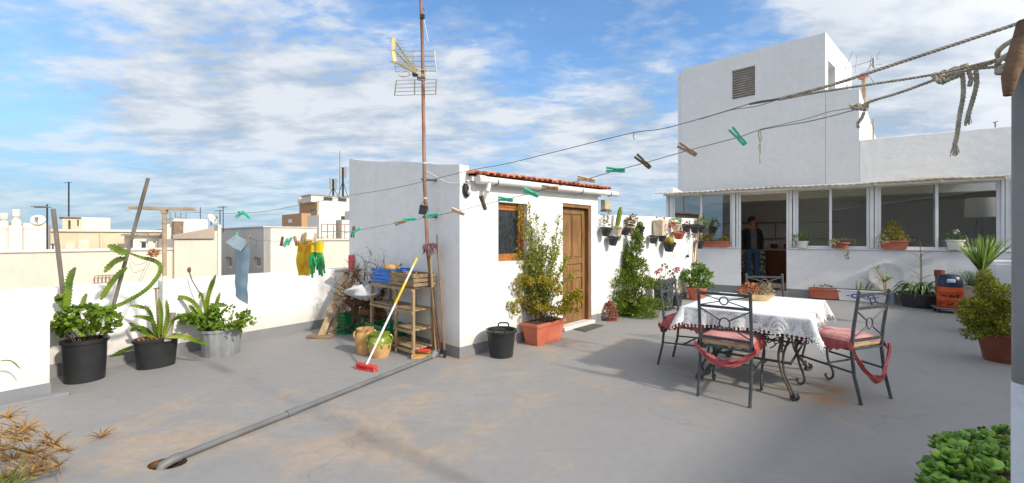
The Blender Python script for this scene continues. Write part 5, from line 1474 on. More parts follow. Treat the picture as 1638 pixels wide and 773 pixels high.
for j in range(0, nv + 1, 3):
    for i in (0, nu): m.ball(lc.data.vertices[j * (nu + 1) + i].co + V((0, 0, -.008)), .0075, 6, 4)
for i in range(0, nu + 1, 3):
    for j in (0, nv): m.ball(lc.data.vertices[j * (nu + 1) + i].co + V((0, 0, -.008)), .0075, 6, 4)
m.build('bobble_trim', mat('lace_thread', (.8, .8, .78), rough=.9), o)
# bowl of dried flowers and succulents
bc = G(1211, 480, THt + .006)
o = thing('woven_bowl', 'oval cane bowl standing at the far side of the lace cloth', 'bowl', bc, -.15)
m = MB(True); m.lathe([(.10, 0), (.135, .03), (.165, .062), (.172, .066), (.158, .06), (.12, .03)], seg=36, sy=.72); m.build('bowl_body', BOWLM, o)

# ================================================================ PLANTS
def rdir(rng, up=0.0):
    while True:
        v = V((rng.uniform(-1, 1), rng.uniform(-1, 1), rng.uniform(-1, 1)))
        if .05 < v.length < 1: break
    v.normalize(); v.z += up; return v.normalized()
def foliage(mb, clumps, L, W, rng, up=.25, fold=.25, out=1.2):
    """clumps: (centre, (rx,ry,rz), n)"""
    for c, r, n in clumps:
        r = (r, r, r) if isinstance(r, (int, float)) else r
        for i in range(n):
            d = rdir(rng); q = rng.uniform(.25, 1) ** .6
            p = V(c) + V((d.x * r[0], d.y * r[1], d.z * r[2])) * q
            dd = (d * out + rdir(rng) * .9 + V((0, 0, up))).normalized()
            s_ = rng.uniform(.6, 1.15); mb.leaf(p, dd, rdir(rng, .8), L * s_, W * s_, fold)
def epi(mb, pts, w, n=6, nrm=None, tooth=.028):
    path = smooth_path(pts, n); L = sum((path[i + 1] - path[i]).length for i in range(len(path) - 1))
    k = max(8, int(L / (tooth / 2))); res = []
    # even resample
    acc = [0]
    for i in range(len(path) - 1): acc.append(acc[-1] + (path[i + 1] - path[i]).length)
    j = 0
    for i in range(k + 1):
        s_ = L * i / k
        while j < len(path) - 2 and acc[j + 1] < s_: j += 1
        f = (s_ - acc[j]) / max(1e-6, acc[j + 1] - acc[j]); res.append(path[j].lerp(path[j + 1], f))
    ws = []
    for i in range(k + 1):
        t_ = i / k; env = min(1, .35 + t_ * 4) * min(1, .25 + (1 - t_) * 5)
        ws.append(w * env * (1.0 if i % 2 == 0 else .64))
    mb.ribbon(res, ws, nrm or V((.25, -1, .25)), fold=.16)
def strap(mb, base, tip, sag, w, n=9, nrm=(0, -.4, 1), fold=.15):
    b, t_ = V(base), V(tip); pts = []
    for i in range(n + 1):
        f = i / n; p = b.lerp(t_, f); p.z += sag * math.sin(f * math.pi) ; pts.append(p)
    mb.ribbon(pts, [w * (min(1, .5 + 3 * (i / n)) * (1 - (i / n) ** 2.2) + .002) for i in range(n + 1)], V(nrm), fold)
def P4(px, py, dy=0.0, Y=4.0): return D(px, py, Y + dy)

# pot 1 -----------------------------------------------------------
b = cP1 + V((0, 0, .35)); rng = random.Random(11)
o = thing('epiphyllum_cactus', 'big flat-stemmed cactus with geraniums, tied to two tall stakes in the tall black tub', 'plant', b)
Y = 4.0
m = MB(True)
for pts, w in (([(106, 505), (110, 470), (112, 450), (121, 428)], .075), ([(100, 490), (90, 478), (96, 474), (104, 470)], .04),
               ([(120, 500), (128, 515), (141, 536)], .06), ([(105, 498), (96, 515), (80, 531)], .055), ([(122, 500), (132, 488), (138, 470)], .05), ([(112, 500), (100, 488), (92, 470)], .05), ([(135, 505), (150, 512), (160, 530)], .045),
               ([(207, 404), (195, 403), (185, 397), (172, 393)], .07), ([(204, 414), (190, 416), (178, 424), (167, 436)], .062), ([(203, 428), (188, 442), (174, 460), (161, 480)], .06),
               ([(205, 404), (226, 412), (244, 416), (256, 424), (255, 438), (240, 458), (222, 472), (196, 486), (176, 492), (152, 498)], .042), ([(118, 500), (126, 492), (150, 492), (172, 500)], .05)):
    epi(m, [P4(x, y, rng.uniform(-.06, .05), Y) for x, y in pts], w)
m.build('stem', L_EPI, o, True, solid=.006)
m = MB(); cl_ = []
for i in range(46):
    x = rng.uniform(86, 186); y = 517 + rng.uniform(-32, 26) * (1 - abs(x - 136) / 75); cl_.append((P4(x, y, rng.uniform(-.16, .1), Y), (rng.uniform(.02, .05), .05, rng.uniform(.02, .04)), 15))
foliage(m, cl_, .042, .040, rng, up=.5)
m.build('foliage', L_GER, o, True)
m = MB(True)
for i in range(16):
    a = rng.uniform(0, 6.28); m.tube(smooth_path([b + V((.05 * math.cos(a), .05 * math.sin(a), -.03)), b + V((.1 * math.cos(a), .1 * math.sin(a), .06)), b + V((.17 * math.cos(a), .14 * math.sin(a), .14))], 3), .004, 5)
m.build('stalk', STEMB, o, True)
for lb, A, B, r in (('shorter grey stake leaning in the tall black tub', P4(105, 505, .02, Y), P4(85, 334, .02, Y), .017), ('long dark stake leaning right with a cactus tied to it', P4(174, 516, .05, Y), P4(237, 285, .12, Y), .015)):
    s_ = thing('wooden_stake', lb, 'stake', A); m = MB(); A2 = A + (A - B).normalized() * .22; m.beam(A2, B, r * 1.7, r * 1.4, up=(0, 1, 0)); m.build('pole', WOOD_GREY, s_, True, bevel=.003)
s_ = thing('plant_tie', 'dry yellow flower head on looped string beside the long leaning stake', 'dried flower', P4(246, 404))
m = MB(True); foliage(m, [(P4(246, 405), (.04, .03, .025), 90)], .03, .02, rng); m.build('flower_head', mat('pale_orange_head', '#b0784a', '#d6a676', transl=.2, island=.6), s_, True)
m = MB(True); m.tube(smooth_path([P4(208, 413), P4(218, 424), P4(236, 418), P4(244, 408)], 4), .002, 4); m.tube(smooth_path([P4(206, 420), P4(214, 436), P4(232, 430)], 4), .002, 4)
for dx_ in (0, 4): m.tube([P4(236 + dx_, 420, .0), P4(190 + dx_, 516, .06)], .0022, 4)
m.tube([P4(214, 372), P4(219, 380)], .004, 5); m.tube([P4(221, 374), P4(215, 380)], .004, 5)
m.build('string', WIRE, s_, True)
# pot 2 -----------------------------------------------------------
b = cP2 + V((0, 0, .27)); Y = 4.42
o = thing('epiphyllum_cactus', 'flat-stemmed cactus with arching stems in the low oval black tub', 'plant', b)
m = MB(True)
for pts, w in (([(250, 540), (240, 500), (225, 491), (208, 489)], .04), ([(252, 540), (245, 515), (232, 508), (213, 506)], .045), ([(250, 545), (235, 528), (222, 524), (208, 530)], .045), ([(255, 540), (258, 505), (254, 478)], .045),
               ([(260, 540), (268, 505), (266, 480)], .04), ([(250, 545), (225, 552), (200, 560), (176, 570)], .045), ([(265, 540), (290, 538), (312, 544), (332, 551)], .05), ([(248, 540), (235, 535), (212, 520), (206, 517)], .04), ([(262, 540), (275, 515), (292, 505)], .035)):
    epi(m, [P4(x, y, rng.uniform(-.1, .02), Y) for x, y in pts], w)
m.build('stem', L_EPI, o, True, solid=.006)
m = MB(); foliage(m, [(P4(232, 545, -.05, Y), (.06, .06, .025), 60)], .05, .02, rng); foliage(m, [(P4(262, 543, 0, Y), (.05, .06, .03), 30)], .05, .02, rng); m.build('dry_leaves', L_RUST, o, True)
m = MB(True); m.tube([P4(254, 546, 0, Y), P4(249, 462, 0, Y)], .009, 7); m.tube([P4(246, 462, 0, Y), P4(256, 461, 0, Y)], .009, 7); m.build('stake', WOOD_PALE, o, True)
def gz(u, v):
    p = P4(258 + u * 14 + 10 * (1 - v) * 1.0, 500 + v * 46, 0, Y - .06); p.y += .02 * math.sin(u * 9) * v; return p
cloth_grid(gz, 8, 8).build('gauze', mat('grey_gauze', '#a59a8c', '#c3b9aa', rough=.9, transl=.3), o, True, solid=.003)
# pot 3 -----------------------------------------------------------
b = cP3 + V((0, 0, .27)); Y = 4.88
o = thing('epiphyllum_cactus', 'flat-stemmed cactus above leafy geraniums in the galvanised tub', 'plant', b)
m = MB(True)
for pts, w in (([(330, 520), (315, 490), (298, 477), (277, 476)], .05), ([(332, 520), (332, 480), (345, 440)], .06), ([(335, 520), (345, 490), (352, 468)], .045), ([(330, 520), (340, 492), (362, 488)], .06), ([(325, 522), (305, 506), (285, 505), (275, 500)], .05),
               ([(325, 525), (305, 516), (283, 518)], .05), ([(334, 520), (322, 470), (318, 478)], .03), ([(320, 520), (312, 500), (302, 488)], .05)):
    epi(m, [P4(x, y, rng.uniform(-.1, .02), Y) for x, y in pts], w)
m.build('stem', L_EPI, o, True, solid=.006)
m = MB(); cl_ = []
for i in range(52):
    x = rng.uniform(298, 404); y = 514 + rng.uniform(-26, 16) * (1 - abs(x - 356) / 80); cl_.append((P4(x, y, rng.uniform(-.18, .1), Y), (rng.uniform(.03, .06), .06, rng.uniform(.02, .04)), 16))
foliage(m, cl_, .042, .038, rng, up=.5)
m.build('foliage', L_GER, o, True)
m = MB(True); m.tube(smooth_path([P4(330, 525, 0, Y), P4(324, 480, 0, Y), P4(308, 450, 0, Y), P4(303, 435, 0, Y)], 4), .006, 6); m.ball(P4(303, 432, 0, Y), .02, 7, 5, .2, rng, (1, 1, 1.6))
for i in range(14):
    x = rng.uniform(315, 385); m.tube([P4(340 + (x - 350) * .5, 545, 0, Y), P4(x, 518, rng.uniform(-.05, .05), Y)], .004, 5)
m.build('stalk', STEMB, o, True)
# climber and yellow shrub in the trough
tc_ = TA_ + HUT_U * .28 + HUT_V * .12 + V((0, 0, .26)); rng = random.Random(21)
QY = 5.35
o = thing('jasmine_climber', 'tall airy green climber rising in front of the hut window from the trough', 'plant', tc_)
m = MB(); st_m = MB(True)
tips = [(800, 398), (786, 432), (815, 405), (830, 350), (846, 328), (848, 358), (838, 395), (860, 385), (872, 360), (885, 380), (893, 400), (880, 415), (902, 428), (865, 430), (825, 430), (800, 420), (868, 400), (893, 350), (846, 410), (812, 445), (850, 372), (792, 412), (778, 425), (822, 385), (900, 372), (908, 410), (884, 440), (795, 440), (808, 380), (876, 395), (915, 440), (832, 330), (857, 345)]
for (x, y) in tips:
    tip = P4(x, y, .18 + rng.uniform(-.15, .05), QY); mid = tc_.lerp(tip, .5) + V((rng.uniform(-.06, .06), rng.uniform(-.05, .05), .05))
    path = smooth_path([tc_ + V((rng.uniform(-.12, .12), rng.uniform(-.1, .1), 0)), mid, tip], 10); st_m.tube(path, .003, 4)
    for i, p in enumerate(path[5:]):
        f = i / (len(path) - 5)
        for k in range(15):
            d = (rdir(rng, .1) + (path[-1] - path[0]).normalized() * .4).normalized(); side = rdir(rng) * rng.uniform(0, .05 + .03 * (1 - f))
            m.leaf(p + side, d, rdir(rng, .6), rng.uniform(.028, .05), rng.uniform(.012, .019))
foliage(m, [(P4(830, 418, .1, QY), (.17, .12, .10), 620), (P4(800, 415, .15, QY), (.13, .08, .07), 300), (P4(868, 408, .1, QY), (.2, .12, .13), 560), (P4(835, 450, .05, QY), (.16, .1, .08), 500)], .038, .015, rng)
m.build('foliage', leafm('climber_yellow_leaf', '#6b7f26', '#b0ab45'), o, True); st_m.build('stem', STEMB, o, True)
o = thing('yellow_shrub', 'bushy yellow-green shrub spilling over the terracotta trough', 'plant', tc_)
m = MB(); cl_ = []
for i in range(84):
    a = rng.uniform(0, 6.28); q_ = rng.uniform(.35, 1) ** .6; x = 866 + 66 * q_ * math.cos(a); y = 478 + 31 * q_ * math.sin(a) - (8 if abs(x - 850) < 25 else 0)
    cl_.append((P4(x, min(y, 506), rng.uniform(-.14, .12), QY), (rng.uniform(.03, .06), .05, rng.uniform(.025, .045)), (30 if y < 465 else 60)))
foliage(m, cl_, .040, .020, rng, up=.4)
m.build('foliage', L_YEL, o, True)
m = MB(True)
for i in range(20): x = rng.uniform(820, 905); m.tube([tc_ + V((rng.uniform(-.15, .15), rng.uniform(-.05, .05), -.01)), P4(x, rng.uniform(470, 500), 0, QY)], .004, 5)
m.build('stem', STEMB, o, True)

# tall bush by the pot wall
rng = random.Random(31); cb_ = G(1010, 505); Y = cb_.y + .05
o = thing('conifer_bush', 'tall feathery green bush standing against the pot wall', 'shrub', cb_)
m = MB(); cl_ = []
for y, hw, n in ((378, 7, 70), (388, 10, 100), (400, 14, 150), (414, 18, 220), (428, 24, 300), (442, 30, 380), (456, 36, 480), (470, 42, 600), (484, 43, 640), (498, 42, 560), (510, 36, 360)):
    for k in range(5):
        x = 1010 + rng.uniform(-1, 1) * hw * (.8 if y < 440 else 1.02) + (8 if y < 400 else 0); cl_.append((P4(x, y + rng.uniform(-6, 6), rng.uniform(-.22, .22) * hw / 40, Y), (hw * .5 / 90, hw * .4 / 90 + .03, .075), int(n / 1.25)))
foliage(m, cl_, .062, .018, rng, up=.5)
for k in range(46):
    x = rng.uniform(965, 1055); y = rng.uniform(440, 505); d = V(((x - 1010) / 45, rng.uniform(-.6, .3), rng.uniform(.1, .7))); p = P4(x, y, rng.uniform(-.25, .1), Y)
    for i in range(9): m.leaf(p + d * .02 * i, (d + rdir(rng) * .6), rdir(rng), .05, .012)
m.build('foliage', L_CON, o, True)
m = MB(True)
for i in range(18): y = rng.uniform(390, 495); m.tube(smooth_path([cb_ + V((rng.uniform(-.05, .05), .0, 0)), P4(1010 + rng.uniform(-10, 10), (y + 510) / 2, 0, Y), P4(1010 + rng.uniform(-1, 1) * (y - 370) * .28, y, rng.uniform(-.1, .1), Y)], 4), .006, 5)
m.build('trunk', STEMB, o, True)
o = thing('clay_lantern', 'terracotta openwork lantern on the floor beside the tall bush', 'lantern', G(975, 512))
m = MB(True); 
for k in range(5):
    r = [.10, .13, .12, .085, .04][k]; z = .03 + k * .055
    for i in range(9):
        a = 2 * math.pi * i / 9 + k * .35; m.tube([V((r * math.cos(a) + .03 * math.cos(q) * -math.sin(a), r * math.sin(a) + .03 * math.cos(q) * math.cos(a), z + .026 * math.sin(q))) for q in [2 * math.pi * j / 8 for j in range(9)]], .008, 5)
m.lathe([(.12, 0), (.125, .012), (.1, .016)], seg=18); m.ball((0, 0, .29), .03)
m.build('shell', TERRAD, o)
# pots standing by the pot wall
SQ = G(1062, 497)
o = thing('square_planter', 'dark grey square planter between the tall bush and the terracotta pot', 'planter', SQ + V((.05, .15, 0)), HUT_A)
m = MB(); m.box((0, 0, .27), (.30, .26, .48), taper=.9); m.box((0, 0, .50), (.33, .29, .03)); m.box((0, 0, .015), (.33, .3, .03)); m.build('planter_body', DARKPOT, o, bevel=.008)
m = MB(); m.box((0, 0, .517), (.28, .24, .005)); m.build('soil', SOIL, o)
rng = random.Random(8); g0 = SQ + V((.05, .15, .5))
o = thing('geranium', 'sparse geranium with magenta blooms in the dark grey square planter', 'plant', g0)
st_m = MB(True); m = MB(); fl = MB()
for x, y in ((1052, 435), (1063, 425), (1072, 438), (1083, 432), (1078, 448), (1058, 446)):
    tip = P4(x, y, 0, g0.y); st_m.tube(smooth_path([g0, g0.lerp(tip, .5) + V((.03, 0, 0)), tip], 4), .005, 5); foliage(m, [(tip, .04, 14)], .05, .04, rng)
for x, y in ((1079, 432), (1084, 430), (1057, 432), (1049, 437)): foliage(fl, [(P4(x, y, -.05, g0.y), .028, 24)], .03, .025, rng)
m.build('foliage', L_PALE, o, True); st_m.build('stem', STEMB, o, True); fl.build('bloom', L_PINK, o, True)
cT = G(1116, 480) + V((0, .05, 0))
pot('plant_pot', 'terracotta pot with a bushy green plant at the end of the pot wall', cT, .20, .26, TERRAP, rb=.72)
rng = random.Random(14); o = thing('hydrangea_bush', 'bushy bright green plant in the terracotta pot at the end of the pot wall', 'plant', cT + V((0, 0, .24)))
m = MB(); foliage(m, [(P4(1105, 442, 0, cT.y), (.17, .15, .12), 240), (P4(1125, 440, 0, cT.y), (.17, .15, .13), 260), (P4(1116, 428, 0, cT.y), (.12, .12, .09), 150), (P4(1132, 455, 0, cT.y), (.08, .1, .06), 70), (P4(1116, 455, -.05, cT.y), (.20, .12, .08), 170), (P4(1092, 448, 0, cT.y), (.06, .1, .05), 50)], .085, .045, rng); m.build('foliage', L_BUSH, o, True)
m = MB(True)
for i in range(9): m.tube([cT + V((0, 0, .22)), P4(rng.uniform(1098, 1134), rng.uniform(432, 455), 0, cT.y)], .007, 5)
m.build('stem', STEM, o, True)
cT2 = G(1084, 490) + V((0, .1, 0))
pot('plant_pot', 'dark grey round pot half hidden behind the left-hand chair', cT2, .13, .22, DARKPOT, rb=.8)
o = thing('small_geranium', 'thin grey-green plant in the dark round pot behind the left-hand chair', 'plant', cT2 + V((0, 0, .2))); m = MB(); foliage(m, [(cT2 + V((0, 0, .33)), (.12, .1, .14), 120)], .05, .03, rng); m.build('foliage', L_PALE, o, True)
m = MB(True); 
for i in range(6): m.tube([cT2 + V((0, 0, .19)), cT2 + V((rng.uniform(-.1, .1), 0, .4))], .004, 5)
m.build('stem', STEMB, o, True)
for i, (lb, A, B) in enumerate((('taller bamboo cane leaning at the end of the pot wall', (1111, 452), (1119, 343)), ('shorter bamboo cane leaning at the end of the pot wall', (1107, 452), (1114, 372)))):
    A, B = P4(*A, 0, 9.5 + .05 * i), P4(*B, .05, 9.55 + .05 * i); o = thing('bamboo_cane', lb, 'cane', A); m = MB(True); m.tube([A + (A - B) * .12, A, A.lerp(B, .5), B], .013, 7); m.build('cane_body', CANE, o, True)

# hanging pots on the pot wall
HP = [ # px, py(rim), r, h, material, plant kind, label
 (960, 364, .085, .14, DARKPOT, 'dry', 'dark hanging pot with a brown dried plant, just below the beige box'),
 (971, 378, .085, .15, DARKPOT, None, 'empty dark hanging pot, lowest at the hut end of the pot wall'),
 (979, 362, .075, .16, PALEPOT, 'column', 'pale clay hanging pot holding a tall column cactus'),
 (991, 364, .085, .13, DARKPOT, None, 'dark hanging pot close to the right of the column cactus'),
 (1002, 361, .07, .13, PALEPOT, 'succ', 'pale hanging pot overflowing with a brownish-green succulent'),
 (1014, 363, .085, .16, DARKPOT, 'ball', 'dark hanging pot with a round green cactus right of the succulent'),
 (1036, 377, .085, .15, DARKPOT, None, 'dark hanging pot behind the tip of the tall bush'),
 (1050, 373, .085, .17, DARKPOT, 'yel', 'dark hanging pot with yellowing leaves under the square pale planter'),
 (1059, 388, .12, .17, DARKPOT, 'ball2', 'dark tilted hanging pot with a golden cactus, lowest of the middle pots'),
 (1072, 357, .10, .15, PALEPOT, 'grass', 'pale clay hanging pot with a bright green tuft near the wall top'),
 (1075, 371, .12, .14, TERRA, None, 'terracotta hanging pot among the dark ones'),
 (1088, 359, .10, .17, DARKPOT, 'red', 'dark hanging pot with dark red leaves right of the terracotta one'),
 (1102, 360, .11, .17, DARKPOT, 'twig', 'dark hanging pot with bare twigs near the right end of the pot wall'),
 (1112, 361, .10, .16, DARKPOT, 'grass2', 'dark hanging pot with bright leaves at the very end of the pot wall'),
 (1111, 385, .09, .18, DARKPOT, None, 'dark hanging pot below the last one at the end of the pot wall')]
rng = random.Random(17)
for px, py, r, h, mm, kind, lb in HP:
    p = PW(px, py, HUT_P, HUT_U); out = .0 - (r + .02); c = V((p.x, p.y, p.z)) + HUT_V * out + V((0, 0, -h))
    o = thing('hanging_pot', lb, 'pot', c, HUT_A, 'plant pots hung on the white wall')
    ti = Matrix.Rotation(rng.uniform(-.22, .12), 3, 'Y') @ Matrix.Rotation(.12, 3, 'X')
    m = MB(True); m.lathe([(r * .62, 0), (r * .95, h - .03), (r * 1.08, h - .028), (r * 1.08, h), (r * .98, h), (r * .9, h - .03)], seg=20, tilt=ti); m.build('pot_body', mm, o)
    m = MB(True); m.tube([(0, r + .018, h + .0), (0, r * .6, h - .02)], .006, 5); m.tube([V((r * 1.08 * math.cos(a), r * 1.08 * math.sin(a), h - .035)) for a in [2 * math.pi * i / 18 for i in range(19)]], .004, 5); m.build('hanger', STEEL, o)
    top = c + V((0, 0, h))
    if kind:
        names = {'dry': ('dried_plant', 'brown dried rosettes in the hanging pot below the beige box'), 'column': ('column_cactus', 'tall thin column cactus rising above the wall top'), 'succ': ('succulent', 'brownish-green branching succulent hanging on the wall'), 'ball': ('ball_cactus', 'round green cactus in a dark hanging pot'),
                 'yel': ('yellowing_plant', 'small yellowing plant in a dark hanging pot'), 'ball2': ('ball_cactus', 'golden round cactus in the lowest middle hanging pot'), 'grass': ('green_tuft', 'bright green tuft in the pale pot near the wall top'), 'red': ('red_leaf_plant', 'dark red leaved plant in a dark hanging pot'), 'twig': ('bare_twigs', 'bare twigs with pale buds in a hanging pot'), 'grass2': ('leafy_plant', 'bright leafy plant at the end of the pot wall')}
        nm, l2 = names[kind]; q = thing(nm, l2, 'plant', top)
        m = MB(); mt = L_BUSH
        if kind == 'dry':
            mt = L_PALE; foliage(m, [(top + V((0, -.0, .05)), (.05, .05, .05), 60), (top + V((.0, 0, .14)), (.045, .04, .04), 50), (top + V((.03, 0, .22)), .03, 20)], .04, .02, rng)
        elif kind == 'column':
            mt = L_CON; m = MB(True); m.lathe([(.03, -.02), (.036, .1), (.034, .25), (.02, .31), (.001, .33)], c=top, seg=24, flute=.14, nfl=8, tilt=Matrix.Rotation(.2, 3, 'Y'))
        elif kind == 'succ':
            mt = mat('succ_leaf', '#5d6132', '#a0805c', rough=.5, island=.8); foliage(m, [(top + V((-.03, 0, .06)), (.09, .07, .07), 150), (top + V((.04, 0, .12)), (.08, .06, .07), 130), (top + V((0, 0, -.03)), (.06, .06, .05), 60)], .035, .022, rng)
        elif kind in ('ball', 'ball2'):
            mt = L_CON if kind == 'ball' else L_YEL; m = MB(True); r2 = .06 if kind == 'ball' else .085; m.ball(top + V((.01, 0, .035)), r2, 22, 12, .05, rng)
        elif kind == 'yel': mt = L_YEL; foliage(m, [(top + V((.02, 0, .03)), (.08, .07, .06), 70)], .05, .025, rng)
        elif kind == 'grass': mt = L_BUSH; foliage(m, [(top + V((0, 0, .04)), (.12, .1, .06), 260)], .05, .012, rng, up=.8)
        elif kind == 'red': mt = L_RED; foliage(m, [(top + V((.05, 0, .03)), (.05, .05, .04), 34)], .04, .025, rng)
        elif kind == 'twig':
            m = MB(True); mt = STEMB
            for i in range(8): m.tube([top, top + V((rng.uniform(-.02, .12), rng.uniform(-.05, .05), rng.uniform(.12, .28)))], .003, 4)
        elif kind == 'grass2': foliage(m, [(top + V((.05, 0, .08)), (.12, .1, .12), 120)], .07, .03, rng)
        m.build('foliage' if kind not in ('column', 'ball', 'ball2', 'twig') else ('twigs' if kind == 'twig' else 'cactus_body'), mt, q, True)
p = PW(1046, 365, HUT_P, HUT_U) - HUT_V * .12
o = thing('hanging_box', 'pale square wall planter with red flowers among the hanging pots', 'planter', p, HUT_A); m = MB(); m.box((0, 0, 0), (.20, .2, .30), taper=.9); m.build('box_body', PALEPOT, o, bevel=.012)
q = p + V((0, 0, .18)); m = MB(); foliage(m, [(q, (.11, .07, .03), 26), (q + V((.18, -.1, -.12)), (.08, .06, .05), 45)], .035, .025, rng); m.build('bloom', L_RED, o, True)
p = PW(1098, 379, HUT_P, HUT_U) - HUT_V * .08
o = thing('trailing_plant', 'small dark trailing plant hanging on a long cord down the pot wall', 'plant', p); m = MB(); foliage(m, [(p, (.13, .05, .06), 50)], .05, .025, rng); m.build('foliage', L_AGV, o, True)
m = MB(True); m.tube([p + V((0, 0, .3)), p, p + V((-.04, 0, -.35)), p + V((-.05, 0, -.6))], .004, 4); m.ball(p + V((-.05, 0, -.42)), .035, 7, 5); m.build('cord', BLACKM, o, True)
p = PW(1062, 398, HUT_P, HUT_U) - HUT_V * .01
p = PW(1077, 400, HUT_P, HUT_U) - HUT_V * .012
o = thing('wire_bracket', 'thin empty wire pot ring on the wall below the terracotta hanging pot', 'bracket', p, HUT_A); m = MB(True); m.tube([(-.12, 0, .1), (-.02, 0, -.14), (.14, 0, -.06), (.05, 0, .16), (-.12, 0, .1)], .004, 4); m.build('wire', STEEL, o)

# sill plants on the glazed room -------------------------------------------------
def onsill(px, dz=0.0, out=.0): 
    t_ = sx(px); p = SUN_P + SUN_D * t_ - SUN_N * out; return V((p.x, p.y, SILL + .031 + dz))
def trough(name, label, px, L, h, mm, out=.02, w=.14, dz=0.0):
    c = onsill(px, dz, out); o = thing(name, label, 'planter', c, SUN_A); m = MB(); m.box((0, 0, h / 2), (L, w, h), taper=.9, tapy=.8); m.box((0, 0, h - .015), (L + .02, w + .02, .03)); m.build('trough', mm, o, bevel=.005)
    m = MB(); m.box((0, 0, h + .002), (L - .02, w - .02, .004)); m.build('soil', SOIL, o); return c + V((0, 0, h))
rng = random.Random(51)
c = trough('trough_planter', 'terracotta sill trough left of the doorway', 1145, .62, .14, TERRAP)
o = thing('sill_plants', 'low dusty plants in the sill trough left of the doorway', 'plant', c); m = MB(); foliage(m, [(c + SUN_D * -.22 + V((0, 0, .05)), (.12, .08, .09), 70), (c + SUN_D * .2 + V((0, 0, .05)), (.1, .08, .07), 50), (c, (.2, .06, .03), 30)], .06, .03, rng); m.build('foliage', L_YEL, o, True)
c = onsill(1126); pot('plant_pot', 'small round clay pot at the left end of the sill', c, .09, .14, TERRA, rb=.7)
o = thing('sill_herb', 'small yellow-green herb at the left end of the sill', 'plant', c + V((0, 0, .14))); m = MB(); foliage(m, [(c + V((0, 0, .2)), (.12, .1, .09), 80)], .06, .03, rng); m.build('foliage', L_YEL, o, True)
c = onsill(1284); pot('plant_pot', 'small white pot just right of the doorway', c, .10, .15, WPLAST, rb=.85)
o = thing('sill_fern', 'loose green plant in the small white pot just right of the doorway', 'plant', c + V((0, 0, .15))); m = MB(); foliage(m, [(c + V((-.1, 0, .22)), (.14, .1, .1), 70), (c + V((.12, 0, .24)), (.16, .1, .06), 60)], .07, .022, rng); m.build('foliage', L_BUSH, o, True)
m = MB(True)
for i in range(7): m.tube([c + V((0, 0, .13)), c + V((rng.uniform(-.2, .2), 0, .3))], .004, 4)
m.build('stem', STEM, o, True)
c = onsill(1270, -.02, .03); o = thing('sill_twig', 'small dry twig plant against the door frame', 'plant', c); m = MB(); foliage(m, [(c + V((0, 0, .1)), (.08, .05, .08), 30)], .05, .02, rng); m.build('foliage', L_PALE, o, True); m = MB(True); m.tube([c, c + V((.05, 0, .2))], .005, 4); m.build('stem', STEMB, o, True)
c = onsill(1345, 0, .03); pot('plant_pot', 'clay bowl with trailing succulent on the middle of the sill', c, .14, .13, TERRA, rb=.6)
o = thing('trailing_succulent', 'pale trailing succulent spilling from the clay bowl on the sill', 'plant', c + V((0, 0, .13))); m = MB(); foliage(m, [(c + V((0, 0, .16)), (.20, .1, .04), 120), (c + V((-.2, -.05, .14)), (.1, .06, .05), 60), (c + V((.18, -.04, .14)), (.1, .06, .05), 60), (c + V((.0, -.14, -.08)), (.05, .04, .06), 40), (c + V((.02, -.14, -.18)), (.03, .03, .04), 20)], .035, .025, rng); m.build('foliage', L_PALE, o, True)
c = trough('trough_planter', 'terracotta sill trough with an orange-tinged bush', 1430, .40, .17, TERRAP, .03)
o = thing('sill_bush', 'orange-tinged green bush with trailing grey leaves in the right sill trough', 'plant', c)
m = MB(); foliage(m, [(c + V((-.02, 0, .16)), (.17, .12, .14), 260), (c + V((.1, 0, .1)), (.12, .1, .1), 120), (c + V((-.05, 0, .32)), (.08, .07, .07), 60)], .055, .025, rng); m.build('foliage', L_YEL, o, True)
m = MB(); foliage(m, [(c + V((-.26, 0, .02)), (.12, .1, .1), 90), (c + V((.26, -.04, .0)), (.22, .08, .06), 130)], .04, .025, rng); m.build('trailing_leaves', L_PALE, o, True)
c = onsill(1527, 0, .03); pot('plant_pot', 'white pot with a pale bloom near the right end of the sill', c, .125, .19, WPLAST, rb=.8)
o = thing('sill_lily', 'small green plant with one white bloom near the right end of the sill', 'plant', c + V((0, 0, .19))); m = MB(); foliage(m, [(c + V((0, 0, .24)), (.15, .1, .06), 50)], .09, .035, rng); m.build('foliage', L_AGV, o, True)
m = MB(); foliage(m, [(c + V((.05, 0, .33)), (.02, .02, .04), 12)], .05, .03, rng); m.build('bloom', WBAG, o, True)

# along the foot of the glazed room ----------------------------------------------
def foot(px, out): p = SUN_P + SUN_D * PLN(px, SUN_P - SUN_N * out, SUN_D) - SUN_N * out; return V((p.x, p.y, 0))
c = foot(1318, .16); o = thing('trough_planter', 'terracotta trough on the floor right of the doorway', 'planter', c, SUN_A)
m = MB(); m.box((0, 0, .12), (.52, .2, .20), taper=.9, tapy=.8); m.box((0, 0, .215), (.55, .22, .035)); m.build('trough', TERRAP, o, bevel=.006); m = MB(); m.box((0, 0, .236), (.48, .16, .004)); m.build('soil', SOIL, o)
q = thing('seedlings', 'few dark seedlings in the terracotta trough on the floor', 'plant', c + V((0, 0, .235))); m = MB(); foliage(m, [(c + V((0, 0, .26)), (.2, .06, .04), 50)], .06, .025, rng); m.build('foliage', L_AGV, q, True)
c = foot(1380, .16); o = thing('white_trough', 'long white trough decorated with blue flowers', 'planter', c, SUN_A)
m = MB(); m.box((0, 0, .12), (.84, .2, .22), taper=.94, tapy=.85); m.box((0, 0, .225), (.87, .22, .025)); m.build('trough', WPAINT, o, bevel=.006); m = MB(); m.box((0, 0, .24), (.8, .16, .004)); m.build('soil', SOIL, o)
m = MB(True)
